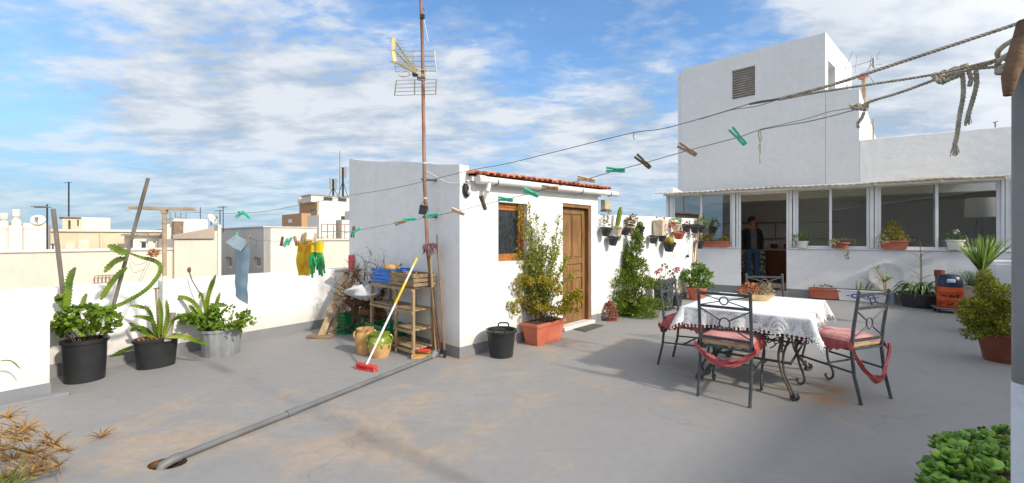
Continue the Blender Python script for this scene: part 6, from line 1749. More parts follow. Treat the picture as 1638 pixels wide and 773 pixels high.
for cx_ in (-.14, .12):
    for i in range(7):
        a = 2 * math.pi * i / 7; e = V((cx_ + .05 * math.cos(a), -.094, .12 + .035 * math.sin(a))); m.ball(e, .022, 8, 5, sc=(1, .2, .8))
    for s in (-1, 1): m.ball((cx_ + s * .11, -.093, .12), .03, 8, 5, sc=(1.2, .15, .35))
m.build('flower_pattern', BLUEDEC, o)
q = thing('dragon_plant', 'spiky yellow-green plant with a leaning cane in the white trough', 'plant', c + V((0, 0, .24))); m = MB()
def atf(px, py, out=.2): 
    p = PW(px, py, SUN_P - SUN_N * out, SUN_D); return p
for b_, t_ in (((1370, 465), (1369, 446)), ((1376, 465), (1378, 450)), ((1383, 465), (1375, 455)), ((1384, 466), (1392, 450)), ((1406, 462), (1374, 441)), ((1390, 466), (1400, 455))):
    strap(m, atf(*b_), atf(*t_), .03, .035)
cr = atf(1414, 440)
for i in range(20):
    a = rng.uniform(0, 6.28); strap(m, atf(1415, 452), atf(1415, 452) + V((.22 * math.cos(a), .12 * math.sin(a), rng.uniform(.02, .25))), .04, .02)
for i in range(14):
    a = rng.uniform(0, 6.28); strap(m, atf(1402, 430), atf(1402, 430) + V((.13 * math.cos(a), .1 * math.sin(a), rng.uniform(-.08, .1))), .03, .018)
m.build('foliage', L_YUC, q, True)
m = MB(True); m.tube(smooth_path([atf(1415, 466), atf(1412, 448), atf(1402, 431)], 4), .012, 6); m.tube([atf(1417, 466), atf(1417, 450)], .012, 6); m.tube([atf(1408, 462), atf(1390, 449), atf(1376, 442)], .006, 5); m.build('stem', CANE, q, True)
c = foot(1425, .14); pot('plant_pot', 'pale blue square-sided pot at the right end of the white trough', c + V((0, 0, 0)), .085, .25, LBLUE, rb=.9)
c = foot(1418, .05); o = thing('round_disc', 'round white disc leaning against the wall behind the white trough', 'disc', c + V((0, 0, .52)), SUN_A)
m = MB(True); tl_ = Matrix.Rotation(math.radians(84), 3, 'X'); m.lathe([(.001, .0), (.25, .0), (.285, .012), (.29, .02), (.28, .022), (.25, .012), (.001, .012)], seg=48, tilt=tl_); m.build('disc_body', mat('stone_white', (.55, .55, .55), (.66, .66, .66), rough=.7), o)
m = MB(True); m.ball((0, -.02, 0), .018, 8, 5); m.build('centre_knob', GREYPIPE, o)
c = foot(1472, .42); pot('plant_pot', 'wide dark grey pot with drooping strap leaves before the glazed room', c, .33, .27, DARKPOT, rb=.75)
o = thing('clivia', 'dark strap-leaved plant drooping over the wide dark grey pot', 'plant', c + V((0, 0, .26))); m = MB()
for i in range(46):
    a = rng.uniform(0, 6.28); L_ = rng.uniform(.3, .52); e = c + V((L_ * math.cos(a), L_ * math.sin(a) * .8, rng.uniform(.12, .34))); strap(m, c + V((.05 * math.cos(a), .05 * math.sin(a), .25)), e, rng.uniform(.12, .22), .045)
m.build('foliage', L_AGV, o, True)
q0 = c + V((.12, .12, .25)); m = MB(True); 
for s in (0, .03): m.tube([q0 + V((s, 0, 0)), q0 + V((s * .6, 0, 1.0 - s * 8))], .006, 5)
for i in range(34):
    z = rng.uniform(.25, .75); a = rng.uniform(0, 6.28); m.tube([q0 + V((0, 0, z)), q0 + V((.2 * math.cos(a), .12 * math.sin(a), z + .08))], .0022, 3)
o2 = thing('dry_stalk', 'tall thin bare stalk with fine side twigs behind the strap-leaved plant', 'plant', q0); m.build('stalk', STEMB, o2, True)
# gas cylinder on its dolly
c = foot(1519, .95)
o = thing('gas_cylinder', 'orange cylinder with a navy domed top standing on a low dolly', 'gas cylinder', c + V((0, 0, .10)), SUN_A)
m = MB(True); r = .165; m.lathe([(r * .93, 0), (r, .02), (r, .12), (r * 1.03, .13), (r * 1.03, .15), (r, .16), (r, .26), (r * 1.03, .27), (r * 1.03, .29), (r, .30), (r, .36)], seg=32); m.build('body', ORANGE, o)
m = MB(True); m.lathe([(r * 1.01, .361), (r * 1.0, .46), (r * .9, .53), (r * .68, .57), (r * .3, .58), (.001, .58)], seg=32); m.build('domed_top', NAVY, o)
m = MB(True); m.box((-.02, -r * .97, .47), (.11, .03, .065)); m.build('handle_opening', LBLUE, o, bevel=.02)
rg = random.Random(6); m = MB()
for i in range(30): 
    a = rg.uniform(-2.6, -.5); z = rg.choice((.075, .21, .215)) + rg.uniform(-.02, .02); m.box((r * 1.032 * math.cos(a), r * 1.032 * math.sin(a), z), (rg.uniform(.008, .03), .004, rg.uniform(.01, .028)), R2(a + math.pi / 2))
m.build('scuff_marks', mat('dark_scuff', (.05, .02, .01), (.09, .03, .01), rough=.8), o)
o = thing('dolly', 'low black wheeled dolly under the orange cylinder', 'dolly', c, SUN_A)
m = MB(); m.box((0, 0, .085), (.42, .36, .022)); m.build('deck', STEEL, o, bevel=.004)
for sxx in (-1, 1):
    for syy in (-1, 1): m = MB(True); m.tube([(sxx * .16 - .015, syy * .13, .035), (sxx * .16 + .015, syy * .13, .035)], .034, 12); m.box((sxx * .16, syy * .13, .06), (.02, .03, .03)); m.build('wheel', BLACKP, o)
c2 = foot(1503, .5); o = thing('clay_pipe', 'upright clay pipe behind the orange cylinder', 'pipe', c2); m = MB(True); m.tube([(0, 0, 0), (0, 0, .62)], .06, 14); m.lathe([(.075, .60), (.075, .72), (.055, .72), (.055, .6)], seg=16); m.build('pipe_body', TERRAD, o)
c = foot(1556, .45); o = pot('plant_pot', 'pale glazed pot with a blue roundel behind the right-hand shrub', c, .24, .46, PALEPOT, rb=.7)
m = MB(True); m.ball((.03, -.215, .33), .07, 12, 6, sc=(1, .25, 1)); m.build('roundel', BLUEDEC, o)
q = thing('wispy_grass', 'wispy grey-green grass plant in the pale glazed pot', 'plant', c + V((0, 0, .45))); m = MB()
for i in range(90):
    a = rng.uniform(0, 6.28); L_ = rng.uniform(.25, .6); strap(m, c + V((.05 * math.cos(a), .05 * math.sin(a), .45)), c + V((L_ * math.cos(a), L_ * .6 * math.sin(a), .45 + rng.uniform(.0, .25))), rng.uniform(.1, .22), .010, n=7)
m.build('foliage', L_AGV, q, True)
# white slab by the wall at right
c = foot(1612, .3); o = thing('white_cabinet', 'white box standing by the wall behind the right-hand shrub', 'box', c, SUN_A); m = MB(); m.box((0, 0, .46), (.5, .3, .92)); m.build('box_body', WPAINT, o, bevel=.02); m = MB(); m.box((0, -.155, .5), (.4, .012, .7)); m.build('front_panel', WPAINT, o, bevel=.004)

# right-hand shrub and yucca -------------------------------------------------------
rng = random.Random(61); cS = V(((1604 - CX) / F * 4.60, 4.60, 0))
pot('plant_pot', 'large terracotta pot of the shrub beside the line post', cS, .20, .31, TERRAD, rb=.72)
o = thing('golden_shrub', 'dense yellow-green shrub in the large terracotta pot beside the line post', 'shrub', cS + V((0, 0, .3))); m = MB()
Yq = 4.6
foliage(m, [(P4(1578, 455, 0, Yq), (.07, .10, .10), 432), (P4(1585, 470, 0, Yq), (.12, .14, .12), 810), (P4(1604, 472, .05, Yq), (.10, .14, .12), 630), (P4(1560, 490, 0, Yq), (.11, .14, .08), 684), (P4(1590, 492, 0, Yq), (.15, .16, .13), 1008), (P4(1555, 512, 0, Yq), (.09, .12, .07), 468), (P4(1580, 520, -.05, Yq), (.17, .16, .11), 1008), (P4(1608, 512, 0, Yq), (.10, .14, .14), 630), (P4(1553, 535, -.05, Yq), (.06, .1, .05), 216), (P4(1545, 503, -.05, Yq), (.05, .08, .04), 162), (P4(1575, 440, 0, Yq), (.03, .06, .05), 108)], .038, .017, rng); m.build('foliage', leafm('golden_leaf', '#4e6a1c', '#a8a032'), o, True)
m = MB(True)
for i in range(14): m.tube([cS + V((0, 0, .28)), P4(rng.uniform(1560, 1610), rng.uniform(460, 520), 0, Yq)], .006, 5)
m.build('stem', STEMB, o, True)
cY = V(((1576 - CX) / F * 5.9, 5.9, 0)); pot('plant_pot', 'dark pot of the yucca hidden behind the right-hand shrub', cY, .22, .4, DARKPOT, rb=.75)
yb = D(1571, 425, 5.9); o = thing('yucca', 'spiky yucca rising behind the right-hand shrub', 'plant', cY + V((0, 0, .38))); m = MB()
for i in range(85):
    a = rng.uniform(0, 6.28); s_ = rng.uniform(.05, .36); e = yb + V((s_ * math.cos(a), s_ * math.sin(a), rng.uniform(.42, .52) - s_ * .35)); strap(m, yb + V((.02 * math.cos(a), .02 * math.sin(a), -.08 + rng.uniform(0, .06))), e, .02, .026, n=6, nrm=(math.cos(a) * .3, math.sin(a) - .5, .6))
m.build('foliage', L_YUC, o, True); m = MB(True); m.tube([cY + V((0, 0, .36)), yb + V((0, 0, .05))], [.035, .04], 10); m.build('trunk', STEMB, o, True)
# jade plant bottom right
rng = random.Random(71); cJ = V((2.28, 2.02, 0)); pot('plant_pot', 'dark pot of the jade plant in the bottom right corner', cJ, .2, .22, DARKPOT, rb=.75)
o = thing('jade_plant', 'glossy jade plant with thick round leaves in the bottom right corner', 'plant', cJ + V((0, 0, .2))); m = MB(True)
def rosette(mb, c, R, n):
    TM = Matrix.Rotation(rng.uniform(-.9, .9), 3, 'X') @ Matrix.Rotation(rng.uniform(-.8, .8), 3, 'Y')
    for k in range(n):
        a = k * 2.4 + rng.uniform(-.2, .2); el = .2 + 1.1 * k / n; d = V((math.cos(a) * math.cos(el), math.sin(a) * math.cos(el), math.sin(el))); L_ = R * (1.1 - .5 * k / n)
        p = c + d * L_ * .55; up = V((0, 0, 1)) - d * d.z
        if up.length < .1: up = V((1, 0, 0))
        up.normalize(); sd = d.cross(up); b0 = len(mb.v); M_ = Matrix((d, sd, up)).transposed()
        mb.ball((0, 0, 0), 1, 8, 5); 
        for v in mb.v[b0:]:
            v.x *= L_ * .5; v.y *= L_ * .44; v.z *= L_ * .17
            w_ = TM @ (M_ @ v + p - c) + c; v.x, v.y, v.z = w_
for (x, y, dd) in [(1495, 742, .05), (1500, 712, .1), (1518, 705, .05), (1532, 716, 0), (1548, 708, .1), (1565, 700, .1), (1580, 694, .05), (1595, 706, 0), (1602, 692, .1), (1515, 730, -.1), (1540, 735, -.1), (1560, 728, -.1), (1580, 722, -.12), (1600, 725, -.1), (1500, 755, -.15), (1525, 758, -.15), (1550, 755, -.2), (1575, 750, -.2), (1600, 755, -.2), (1488, 772, -.15), (1510, 775, -.2), (1540, 778, -.2), (1570, 775, -.2), (1600, 780, -.2), (1528, 700, .2), (1588, 740, 0), (1555, 742, 0)]:
    for q in range(4):
        c = D(x + rng.uniform(-9, 9), y + rng.uniform(-6, 6), 2.0 + dd + rng.uniform(-.08, .08)); rosette(m, c, rng.uniform(.026, .056), rng.randint(5, 9))
m.build('foliage', L_JADE, o, True)
m = MB(True)
for i in range(26): m.tube(smooth_path([cJ + V((0, 0, .2)), cJ + V((rng.uniform(-.15, .1), rng.uniform(-.1, .1), .3)), D(rng.uniform(1500, 1610), rng.uniform(740, 785), 2.0 + rng.uniform(-.05, .15))], 4), .006, 6)
m.build('stem', STEMB, o, True)
o = thing('dry_bract', 'curled brown dry leaf above the jade plant', 'leaf', D(1603, 684, 2.1)); m = MB(); p = D(1603, 684, 2.1)
m.leaf(p, (-.9, 0, .1), (0, -1, .3), .05, .03, .5); m.leaf(p, (.2, 0, -1), (0, -1, 0), .05, .025, .5); m.leaf(p, (.7, .2, .3), (0, -1, 0), .04, .03, .4); m.build('leaf_blade', L_RUST, o)
o.location = (0, 0, 0)
for ch in o.children: pass
# papyrus bottom left
rng = random.Random(81)
o = thing('dry_papyrus', 'straw-coloured dried papyrus heads reaching in at the bottom left corner', 'plant', (-3.5, 2.1, 0)); m = MB(); st_m = MB(True)
root = V((-3.45, 2.05, .12))
heads = [(40, 686, .09, 26), (14, 668, .07, 18), (85, 712, .085, 30), (50, 725, .085, 34), (20, 735, .09, 30), (105, 722, .06, 18), (60, 750, .08, 26), (10, 765, .09, 26), (95, 745, .06, 14), (35, 705, .07, 20), (0, 700, .08, 18), (75, 700, .05, 12), (28, 695, .08, 20), (70, 735, .08, 24), (48, 760, .09, 24), (5, 720, .09, 22)]
for x, y, L_, n in heads:
    c = D(x, y, 2.35 + rng.uniform(-.12, .12))
    st_m.tube(smooth_path([root, root.lerp(c, .6) + V((0, 0, .16)), c], 5), .0016, 5)
    for i in range(int(n * 2)):
        a = rng.uniform(0, 6.28); d = V((math.cos(a), math.sin(a) * .8, rng.uniform(-.5, .8))); strap(m, c, c + d * L_ * rng.uniform(.6, 1.5), rng.uniform(-.01, .02), .0055, n=4, nrm=(0, -.6, 1), fold=.3)
m.build('foliage', L_DRY, o, True); st_m.build('stem', mat('dry_stem', '#7a6238', '#a08452', rough=.8), o, True)
m = MB()
for i in range(22):
    a = rng.uniform(-1.2, 1.4); c = D(rng.uniform(-20, 25), 790, 2.2); strap(m, c, c + V((.12 * math.cos(a), .05 * math.sin(a), rng.uniform(.05, .2))), .02, .014, n=5)
m.build('green_shoots', L_YUC, o, True)
pot('plant_pot', 'dark pot of the dried papyrus at the left edge', V((-3.5, 2.1, 0)), .17, .2, DARKPOT)
o = thing('fallen_flower', 'pale dried flower head lying on the floor near the bottom left', 'dried flower', G(162, 700)); m = MB()
p = G(162, 703) + V((0, 0, .012))
for i in range(22): a = rng.uniform(0, 6.28); strap(m, p, p + V((.085 * math.cos(a), .085 * math.sin(a), rng.uniform(0, .07))), .01, .007, n=4)
m.build('straw', L_DRY, o, True)
o = thing('curled_leaf', 'dark thin curled leaf reaching in front of the white wall block', 'leaf', D(-10, 585, 3.3)); m = MB(); m.ribbon(smooth_path([D(-30, 592, 3.2), D(-2, 579, 3.25), D(18, 578, 3.28), D(32, 590, 3.3)], 5), [.016] * 10 + [.012] * 3 + [.008] * 2 + [.003], V((0, -.5, 1)), .2); m.build('leaf_blade', L_AGV, o, True)
# bowl contents
rng = random.Random(91); q = bc + V((0, 0, .06))
o = thing('dried_flowers', 'mound of dried orange flowers and grey succulents in the cane bowl', 'dried flowers', q)
m = MB(); foliage(m, [(q + V((-.07, 0, .05)), (.09, .08, .055), 260), (q + V((-.16, -.02, .02)), (.04, .04, .02), 30)], .028, .02, rng); m.build('orange_blooms', L_RUST, o, True)
m = MB(); foliage(m, [(q + V((.05, 0, .04)), (.08, .07, .045), 160), (q + V((.11, 0, .06)), (.05, .05, .06), 60)], .04, .018, rng); m.build('grey_succulents', leafm('grey_succ', '#7c7a5c', '#bfa993'), o, True)

# ================================================================ THE CORNER WITH SHELF, BROOMS AND WOOD
WL = V((-HUT_U.y, HUT_U.x, 0)); OUT = V((-HUT_U.x, -HUT_U.y, 0))    # along the grey wall (away), and outward from it
def cw(a, o_, z=0.0): return HUT_P + WL * a + OUT * o_ + V((0, 0, z))
CA = math.atan2(WL.y, WL.x)
A0 = .42
o = thing('wooden_shelf', 'pale slatted wooden shelf unit standing against the grey hut wall', 'shelf', cw(A0, .05), CA)   # local x along wall away, local y outward
SW, SD_, SHh = .92, .27, .76
WP = WOOD_PALE
for x in (0.0, .36, SW):
    for y in (0.01, SD_):
        m = MB(); m.box((x, y, SHh / 2), (.034, .03, SHh)); m.build('post', WP, o, bevel=.002)
for z, x0_, x1_ in ((SHh + .012, 0, SW), (.52, 0.0, SW), (.30, 0, .36), (.09, 0, SW)):
    m = MB()
    for k in range(3): m.bx(x0_ - .02, x1_ + .02, .012 + k * .088, .088 + k * .088, z - .008, z + .008)
    m.bx(x0_ - .015, x1_ + .015, SD_ + .016, SD_ + .028, z - .04, z - .009); m.build('shelf_board', WP, o, bevel=.002)
def crate(name, label, loc, rz, L, W, Hh, mm, slats=3, cat='crate', th=.012, group=None, rim=False):
    o = thing(name, label, cat, loc, rz, group); m = MB()
    g = Hh / slats
    for k in range(slats):
        z0 = k * g + g * .12; z1 = (k + 1) * g - g * .12
        m.bx(-L / 2, L / 2, -W / 2, -W / 2 + th, z0, z1); m.bx(-L / 2, L / 2, W / 2 - th, W / 2, z0, z1); m.bx(-L / 2, -L / 2 + th, -W / 2 + th, W / 2 - th, z0, z1); m.bx(L / 2 - th, L / 2, -W / 2 + th, W / 2 - th, z0, z1)
    m.build('side_slats', mm, o, bevel=.002)
    m = MB(); m.bx(-L / 2 + th, L / 2 - th, -W / 2 + th, W / 2 - th, 0.0, .012); m.build('base', mm, o)
    m = MB()
    for a in (-1, 1):
        for b in (-1, 1): m.box((a * (L / 2 - th * 1.6), b * (W / 2 - th * 1.6), Hh / 2 + .003), (th * 1.4, th * 1.4, Hh))
    if rim: 
        n = int(L / .035)
        for i in range(1, n): x = -L / 2 + L * i / n; m.bx(x - .003, x + .003, -W / 2 - .002, -W / 2 + .001, .01, Hh); m.bx(x - .003, x + .003, W / 2 - .001, W / 2 + .002, .01, Hh)
        n = int(W / .035)
        for i in range(1, n): x = -W / 2 + W * i / n; m.bx(-L / 2 - .002, -L / 2 + .001, x - .003, x + .003, .01, Hh)
        m.bx(-L / 2 - .006, L / 2 + .006, -W / 2 - .006, -W / 2 - .001, Hh - .02, Hh + .002); m.bx(-L / 2 - .006, L / 2 + .006, W / 2 + .001, W / 2 + .006, Hh - .02, Hh + .002)
    m.build('corner_blocks', mm, o); return o
crate('wooden_crate', 'old slatted wooden crate on top of the shelf unit', cw(A0 + .20, .20, SHh + .021), CA, .50, .30, .15, WOOD_OLDX)
crate('blue_basket', 'blue plastic basket on the far end of the shelf top', cw(A0 + .68, .20, SHh + .021), CA + .1, .40, .26, .17, BCRATE, slats=4, cat='basket', th=.006, rim=True)
o = thing('squash', 'yellow-brown squash lying on the blue basket', 'squash', cw(A0 + .62, .22, SHh + .20)); m = MB(True); m.ball((0, 0, 0), .075, 16, 10, .03, random.Random(1), (1.4, 1, .7)); m.build('squash_body', BREAD, o); m = MB(True); m.tube([(.09, 0, .02), (.13, 0, .05)], .012, 6); m.build('stalk', STEMB, o)
for i, (a, z_) in enumerate(((.28, .13), (.12, .12))):
    o = thing('onion', ('larger' if i == 0 else 'smaller') + ' brown onion in the wooden crate', 'onion', cw(A0 + a, .2, SHh + z_)); m = MB(True); m.ball((0, 0, 0), .05 - .01 * i, 12, 8, sc=(1, 1, .85)); m.build('bulb', BREAD, o); m = MB(True); m.tube([(0, 0, .035), (0, 0, .06)], .006, 5); m.build('tip', CANE, o)
# brooms and tools on the wall
def tool(name, label, foot_, top, r, mm, cat):
    o = thing(name, label, cat, foot_); m = MB(True); m.tube([foot_ + V((0, 0, .03)), top], r, 9); m.build('handle', mm, o, True); return o
T = lambda px, py, Y: D(px, py, Y)
f1 = cw(.27, .12); t1_ = T(688, 400, f1.y + .02)
o = tool('mop', 'upturned mop with purple-grey strings leaning on the wall by the mast', f1, t1_, .0125, WOOD_PALE, 'mop')
rng = random.Random(41); m = MB(True)
for i in range(80):
    a = rng.uniform(0, 6.28); rr = rng.uniform(.02, .07); h_ = t1_ + V((0, -.01, 0)); m.tube(smooth_path([h_ + V((0, 0, .03)), h_ + V((rr * math.cos(a), rr * .6 * math.sin(a), .05 + rng.uniform(0, .03))), h_ + V((rr * 1.5 * math.cos(a), rr * .8 * math.sin(a), -.02 + rng.uniform(-.05, .05)))], 3), .004, 4)
m.build('mop_strings', MOPF, o, True)
f2 = cw(.15, .09); t2_ = T(699, 375, f2.y + .04); o = tool('rake', 'thin pale tool handle leaning on the wall nearest the hut corner', f2, t2_, .0105, WOOD_OLD, 'tool'); m = MB(); m.box(f2 + V((0, 0, .04)), (.03, .03, .10)); m.build('ferrule', BLACKP, o, True, bevel=.004)
f3 = cw(.21, .10); o = tool('short_stick', 'short dark stick leaning between two longer tool handles', f3, T(693, 462, f3.y), .009, mat('dark_stick', '#3c2b22', '#55402f'), 'stick'); m = MB(True); m.ball(T(693, 461, f3.y), .012, 8, 5); m.build('knob', BLACKP, o, True)
bf = G(586, 592); bt_ = cw(.62, .33, 0); bt_ = D(667, 413, 4.78)
o = thing('push_broom', 'red floor brush on a long white and yellow pole leaning across the shelf', 'broom', bf)
ax = bt_ - (bf + V((0, 0, .05))); bs = bf + V((0, 0, .05))
m = MB(True); m.tube([bs, bs + ax * .55], .0115, 10); m.tube([bs + ax * .76, bs + ax * .93], .0115, 10); m.build('pole', WPLAST, o, True)
for a_, b_ in ((.55, .76), (.925, 1.0)): m = MB(True); m.tube([bs + ax * a_, bs + ax * b_], .0135, 10); m.build('grip', YELP, o, True)
m = MB(); m.box((0, 0, .045), (.25, .055, .03), R2(-.45)); m.build('brush_block', REDP, o, bevel=.008)
m = MB(); rng = random.Random(4)
for i in range(420):
    u, w_ = rng.uniform(-.118, .118), rng.uniform(-.022, .022); p = R2(-.45) @ V((u, w_, .032)); e = R2(-.45) @ V((u * 1.07, w_ * 1.5, .0)); m.beam(p, e + V((0, 0, .001)), .003, .003)
m.build('bristles', REDP, o)
# dustpan things at the feet
o = thing('dustpan', 'red-handled dustpan with a brush lying at the foot of the tools', 'dustpan', cw(.34, .26)); m = MB(); m.box((0, 0, .02), (.20, .18, .012), Matrix.Rotation(.15, 3, 'X')); m.box((0, .09, .035), (.20, .01, .05)); m.box((.095, 0, .035), (.01, .18, .03)); m.box((-.095, 0, .035), (.01, .18, .03)); m.build('pan', CLAYJ, o, bevel=.004)
m = MB(); m.box((0.02, .02, .075), (.14, .05, .03)); m.build('brush', REDP, o, bevel=.01)
# jugs
def jug(label, c, r, h, top=None, ears=True):
    o = thing('clay_jug', label, 'jug', c, .3); m = MB(True); m.lathe([(r * .78, 0), (r * .97, h * .3), (r, h * .55), (r * .92, h * .78), (r * .78, h * .88), (r * .86, h * .97), (r * .88, h), (r * .76, h), (r * .7, h * .88)], seg=28); m.build('jug_body', CLAYJ, o)
    if top:
        m = MB(True); m.lathe([(r * 1.012, h * .60), (r * .935, h * .78), (r * .795, h * .88), (r * .875, h * .97), (r * .90, h * 1.01), (r * .74, h * 1.01)], seg=28)
        for i in range(9):
            a = 2 * math.pi * i / 9; m.ball((r * .96 * math.cos(a), r * .96 * math.sin(a), h * (.58 - .05 * (i % 3))), r * .2, 8, 6, sc=(.7, .7, 1.4))
        m.build('glazed_rim', GLAZE, o)
    for s in (-1, 1): m = MB(True); m.tube([V((s * r * (.86 + .24 * math.sin(a)), 0, h * (.90 - .24 * (1 - math.cos(a)) / 2 * 1.2))) for a in [math.pi * i / 8 for i in range(9)]], .012, 7); m.build('handle', GLAZE if top else CLAYJ, o)
jug('plain clay jug standing behind the green-rimmed one', G(583, 566) + V((0, .02, 0)), .11, .29)
jug('clay jug with green glazed rim in front of the shelf', G(603, 574) + V((0, .1, 0)), .125, .26, True)
# crates with firewood
cr1 = crate('green_crate', 'green plastic crate under the stacked logs', G(580, 538) + V((0, .22, 0)), CA, .48, .34, .26, GCRATE, slats=5, th=.007, group='green plastic crates in the corner', rim=True)
cr2 = crate('green_crate', 'green plastic crate standing behind the shelf legs', cw(1.22, .22), CA, .40, .30, .26, GCRATE, slats=5, th=.007, group='green plastic crates in the corner', rim=True)
cr3 = crate('green_crate', 'narrow green plastic crate beside the leaning planks', G(548, 536) + V((0, .1, 0)), CA + .2, .18, .16, .28, GCRATE, slats=6, th=.006, group='green plastic crates in the corner', rim=True)
rng = random.Random(55)
LOGS = [((575, 498), (622, 505), .055, 'long barky log across the front of the firewood stack'), ((566, 485), (600, 480), .05, 'log in the middle of the firewood stack at the left'), ((598, 492), (628, 486), .055, 'log at the right of the firewood stack under the white bag'), ((562, 468), (606, 470), .05, 'log directly under the white bag'),
        ((600, 470), (630, 468), .05, 'short log against the shelf post at bag height'), ((580, 512), (612, 514), .045, 'lowest log resting in the green crate'), ((596, 452), (626, 455), .05, 'topmost short log behind the shelf'), ((552, 478), (575, 500), .04, 'slanting branch-like log at the left of the stack')]
for i, (a, b, r, lb) in enumerate(LOGS):
    Yl = 5.72 + rng.uniform(-.08, .15); A, B = D(*a, Yl), D(*b, Yl + .12)
    o = thing('firewood_log', lb, 'log', A, 0, 'firewood logs stacked in the corner'); m = MB(True); n = 6; path = [A.lerp(B, k / n) + V((rng.uniform(-.008, .008), rng.uniform(-.008, .008), rng.uniform(-.008, .008))) for k in range(n + 1)]
    m.tube(path, [r * rng.uniform(.88, 1.1) for k in range(n + 1)], 11, cap=True); m.build('bark', BARK, o, True)
    e = MB(True); d = (B - A).normalized()
    for P_, s in ((A, -1), (B, 1)): e.tube([P_ + d * s * .001, P_ + d * s * .006], r * .86, 11)
    e.build('cut_end', CLAYJ, o, True)
# white bag and basin on the wood
wb = D(582, 468, 5.45); o = thing('white_bag', 'crumpled white plastic bag hanging on the woodpile', 'bag', wb)
def bg_(u, v):
    a = u * 2 * math.pi; r = (.02 + .11 * math.sin(v * math.pi) ** .7) * (1 + .22 * math.sin(a * 3 + v * 9) + .07 * math.sin(a * 5 + v * 8)); return V((r * math.cos(a) * 1.5, r * math.sin(a) * .8, (.5 - v) * .17 + .02 * math.sin(a * 2)))
cloth_grid(bg_, 80, 40).build('bag_body', WBAG, o)
m = MB(True)
for s in (-1, 1): m.tube([V((s * .10 + .045 * math.cos(a), -.03, .04 + .05 * math.sin(a))) for a in [math.pi * k / 8 for k in range(-4, 9)]], .008, 6)
m.build('handle', WBAG, o)
o = thing('steel_basin', 'steel basin lid tilted above the white bag', 'basin', D(593, 460, 5.6)); m = MB(True); m.lathe([(.02, .06), (.12, .05), (.19, .0), (.20, -.005), (.18, .0)], seg=28, tilt=Matrix.Rotation(.5, 3, 'X') @ Matrix.Rotation(-.2, 3, 'Y')); m.build('basin_body', GALV, o); m = MB(True); m.ball((0, -.03, .07), .02); m.build('knob', BLACKP, o)
# planks
for i, (lb, a, b, w_) in enumerate((('front weathered plank leaning against the corner', (512, 541), (556, 436), .085), ('rear weathered plank leaning behind the front one', (528, 537), (572, 430), .075))):
    A = G(*a); B = D(b[0], b[1], A.y + .62); o = thing('leaning_plank', lb, 'plank', A, 0, 'weathered planks leaning in the corner'); m = MB(); m.beam(A, B, w_, .03, up=(.4, -.8, .3)); m.build('board', WOOD_PALE, o, True, bevel=.004)
o = thing('floor_plank', 'short thick plank lying on the floor under the leaning ones', 'plank', G(512, 541)); m = MB(); m.beam(V((-.16, .02, .02)), V((.16, -.0, .02)), .12, .035); m.build('board', WOOD_OLDX, o, bevel=.004)
o = thing('top_plank', 'short grey board resting level across the top of the woodpile', 'plank', D(552, 434, 6.2)); m = MB(); m.beam(V((-.14, 0, .0)), V((.32, .1, .02)), .14, .025); m.build('board', WOOD_OLDX, o, bevel=.003)
o = thing('pink_box', 'upright pink plastic container behind the brushwood', 'container', D(562, 425, 6.35)); m = MB(); m.box((0, 0, .03), (.075, .06, .26)); m.build('box_body', mat('pink_plastic', '#d04a5c', '#dd6a78', rough=.4), o, bevel=.012); m = MB(True); m.tube([(0, 0, .16), (0, 0, .19)], .02, 8); m.build('cap', WPLAST, o)
# brushwood
rng = random.Random(77); m = MB(True)
def twig(p, d, L_, r, depth):
    n = 5; path = [p]; q = V(p); dd = V(d)
    for i in range(n):
        dd = (dd + rdir(rng) * .35).normalized(); q = q + dd * L_ / n; path.append(V(q))
    m.tube(path, [r * (1 - .6 * i / n) for i in range(n + 1)], 4, cap=False)
    if depth:
        for k in range(3): j = rng.randint(1, n); twig(path[j], (dd + rdir(rng) * .9).normalized(), L_ * .55, r * .5, depth - 1)
for i in range(46):
    p = D(rng.uniform(545, 628), rng.uniform(440, 505), 6.0 + rng.uniform(-.2, .2)); twig(p, V((rng.uniform(-.7, .9), rng.uniform(-.5, .2), rng.uniform(.1, 1.1))).normalized(), rng.uniform(.22, .45), .007, 2)
for i in range(60):
    p = D(rng.uniform(555, 600), rng.uniform(470, 530), 5.85 + rng.uniform(-.15, .15)); twig(p, V((rng.uniform(-.5, .9), rng.uniform(-.3, .2), rng.uniform(-.3, 1))).normalized(), rng.uniform(.2, .4), .011, 1)
tag(m.build('brushwood', BRANCH), 'tangled dry brushwood heaped in the corner between the walls', 'brushwood', kind='stuff')

# ================================================================ THE MAN IN THE DOORWAY
def skin_mesh(name, verts, edges, radii, mm, parent, sub=2, root=0):
    me = bpy.data.meshes.new(name); me.from_pydata([tuple(v) for v in verts], edges, []); me.materials.append(mm)
    o = bpy.data.objects.new(name, me); COL.objects.link(o); o.parent = parent; MWX[o.name] = MWX[parent.name]
    sk = o.modifiers.new('skin', 'SKIN'); sk.use_smooth_shade = True
    me.skin_vertices or None
    bm = bmesh.new(); bm.from_mesh(me); ly = bm.verts.layers.skin.verify()
    for v, r in zip(bm.verts, radii):
        v[ly].radius = r if isinstance(r, tuple) else (r, r)
    bm.verts.ensure_lookup_table(); bm.verts[root][ly].use_root = True; bm.to_mesh(me); bm.free()
    s = o.modifiers.new('sub', 'SUBSURF'); s.levels = sub; s.render_levels = sub; return o
mp_ = V(((1203 - CX) / F * 11.55, 11.55, .11))
man = thing('person', 'man in dark open jacket and blue jeans standing inside the doorway, looking right', 'person', mp_, math.radians(-8))
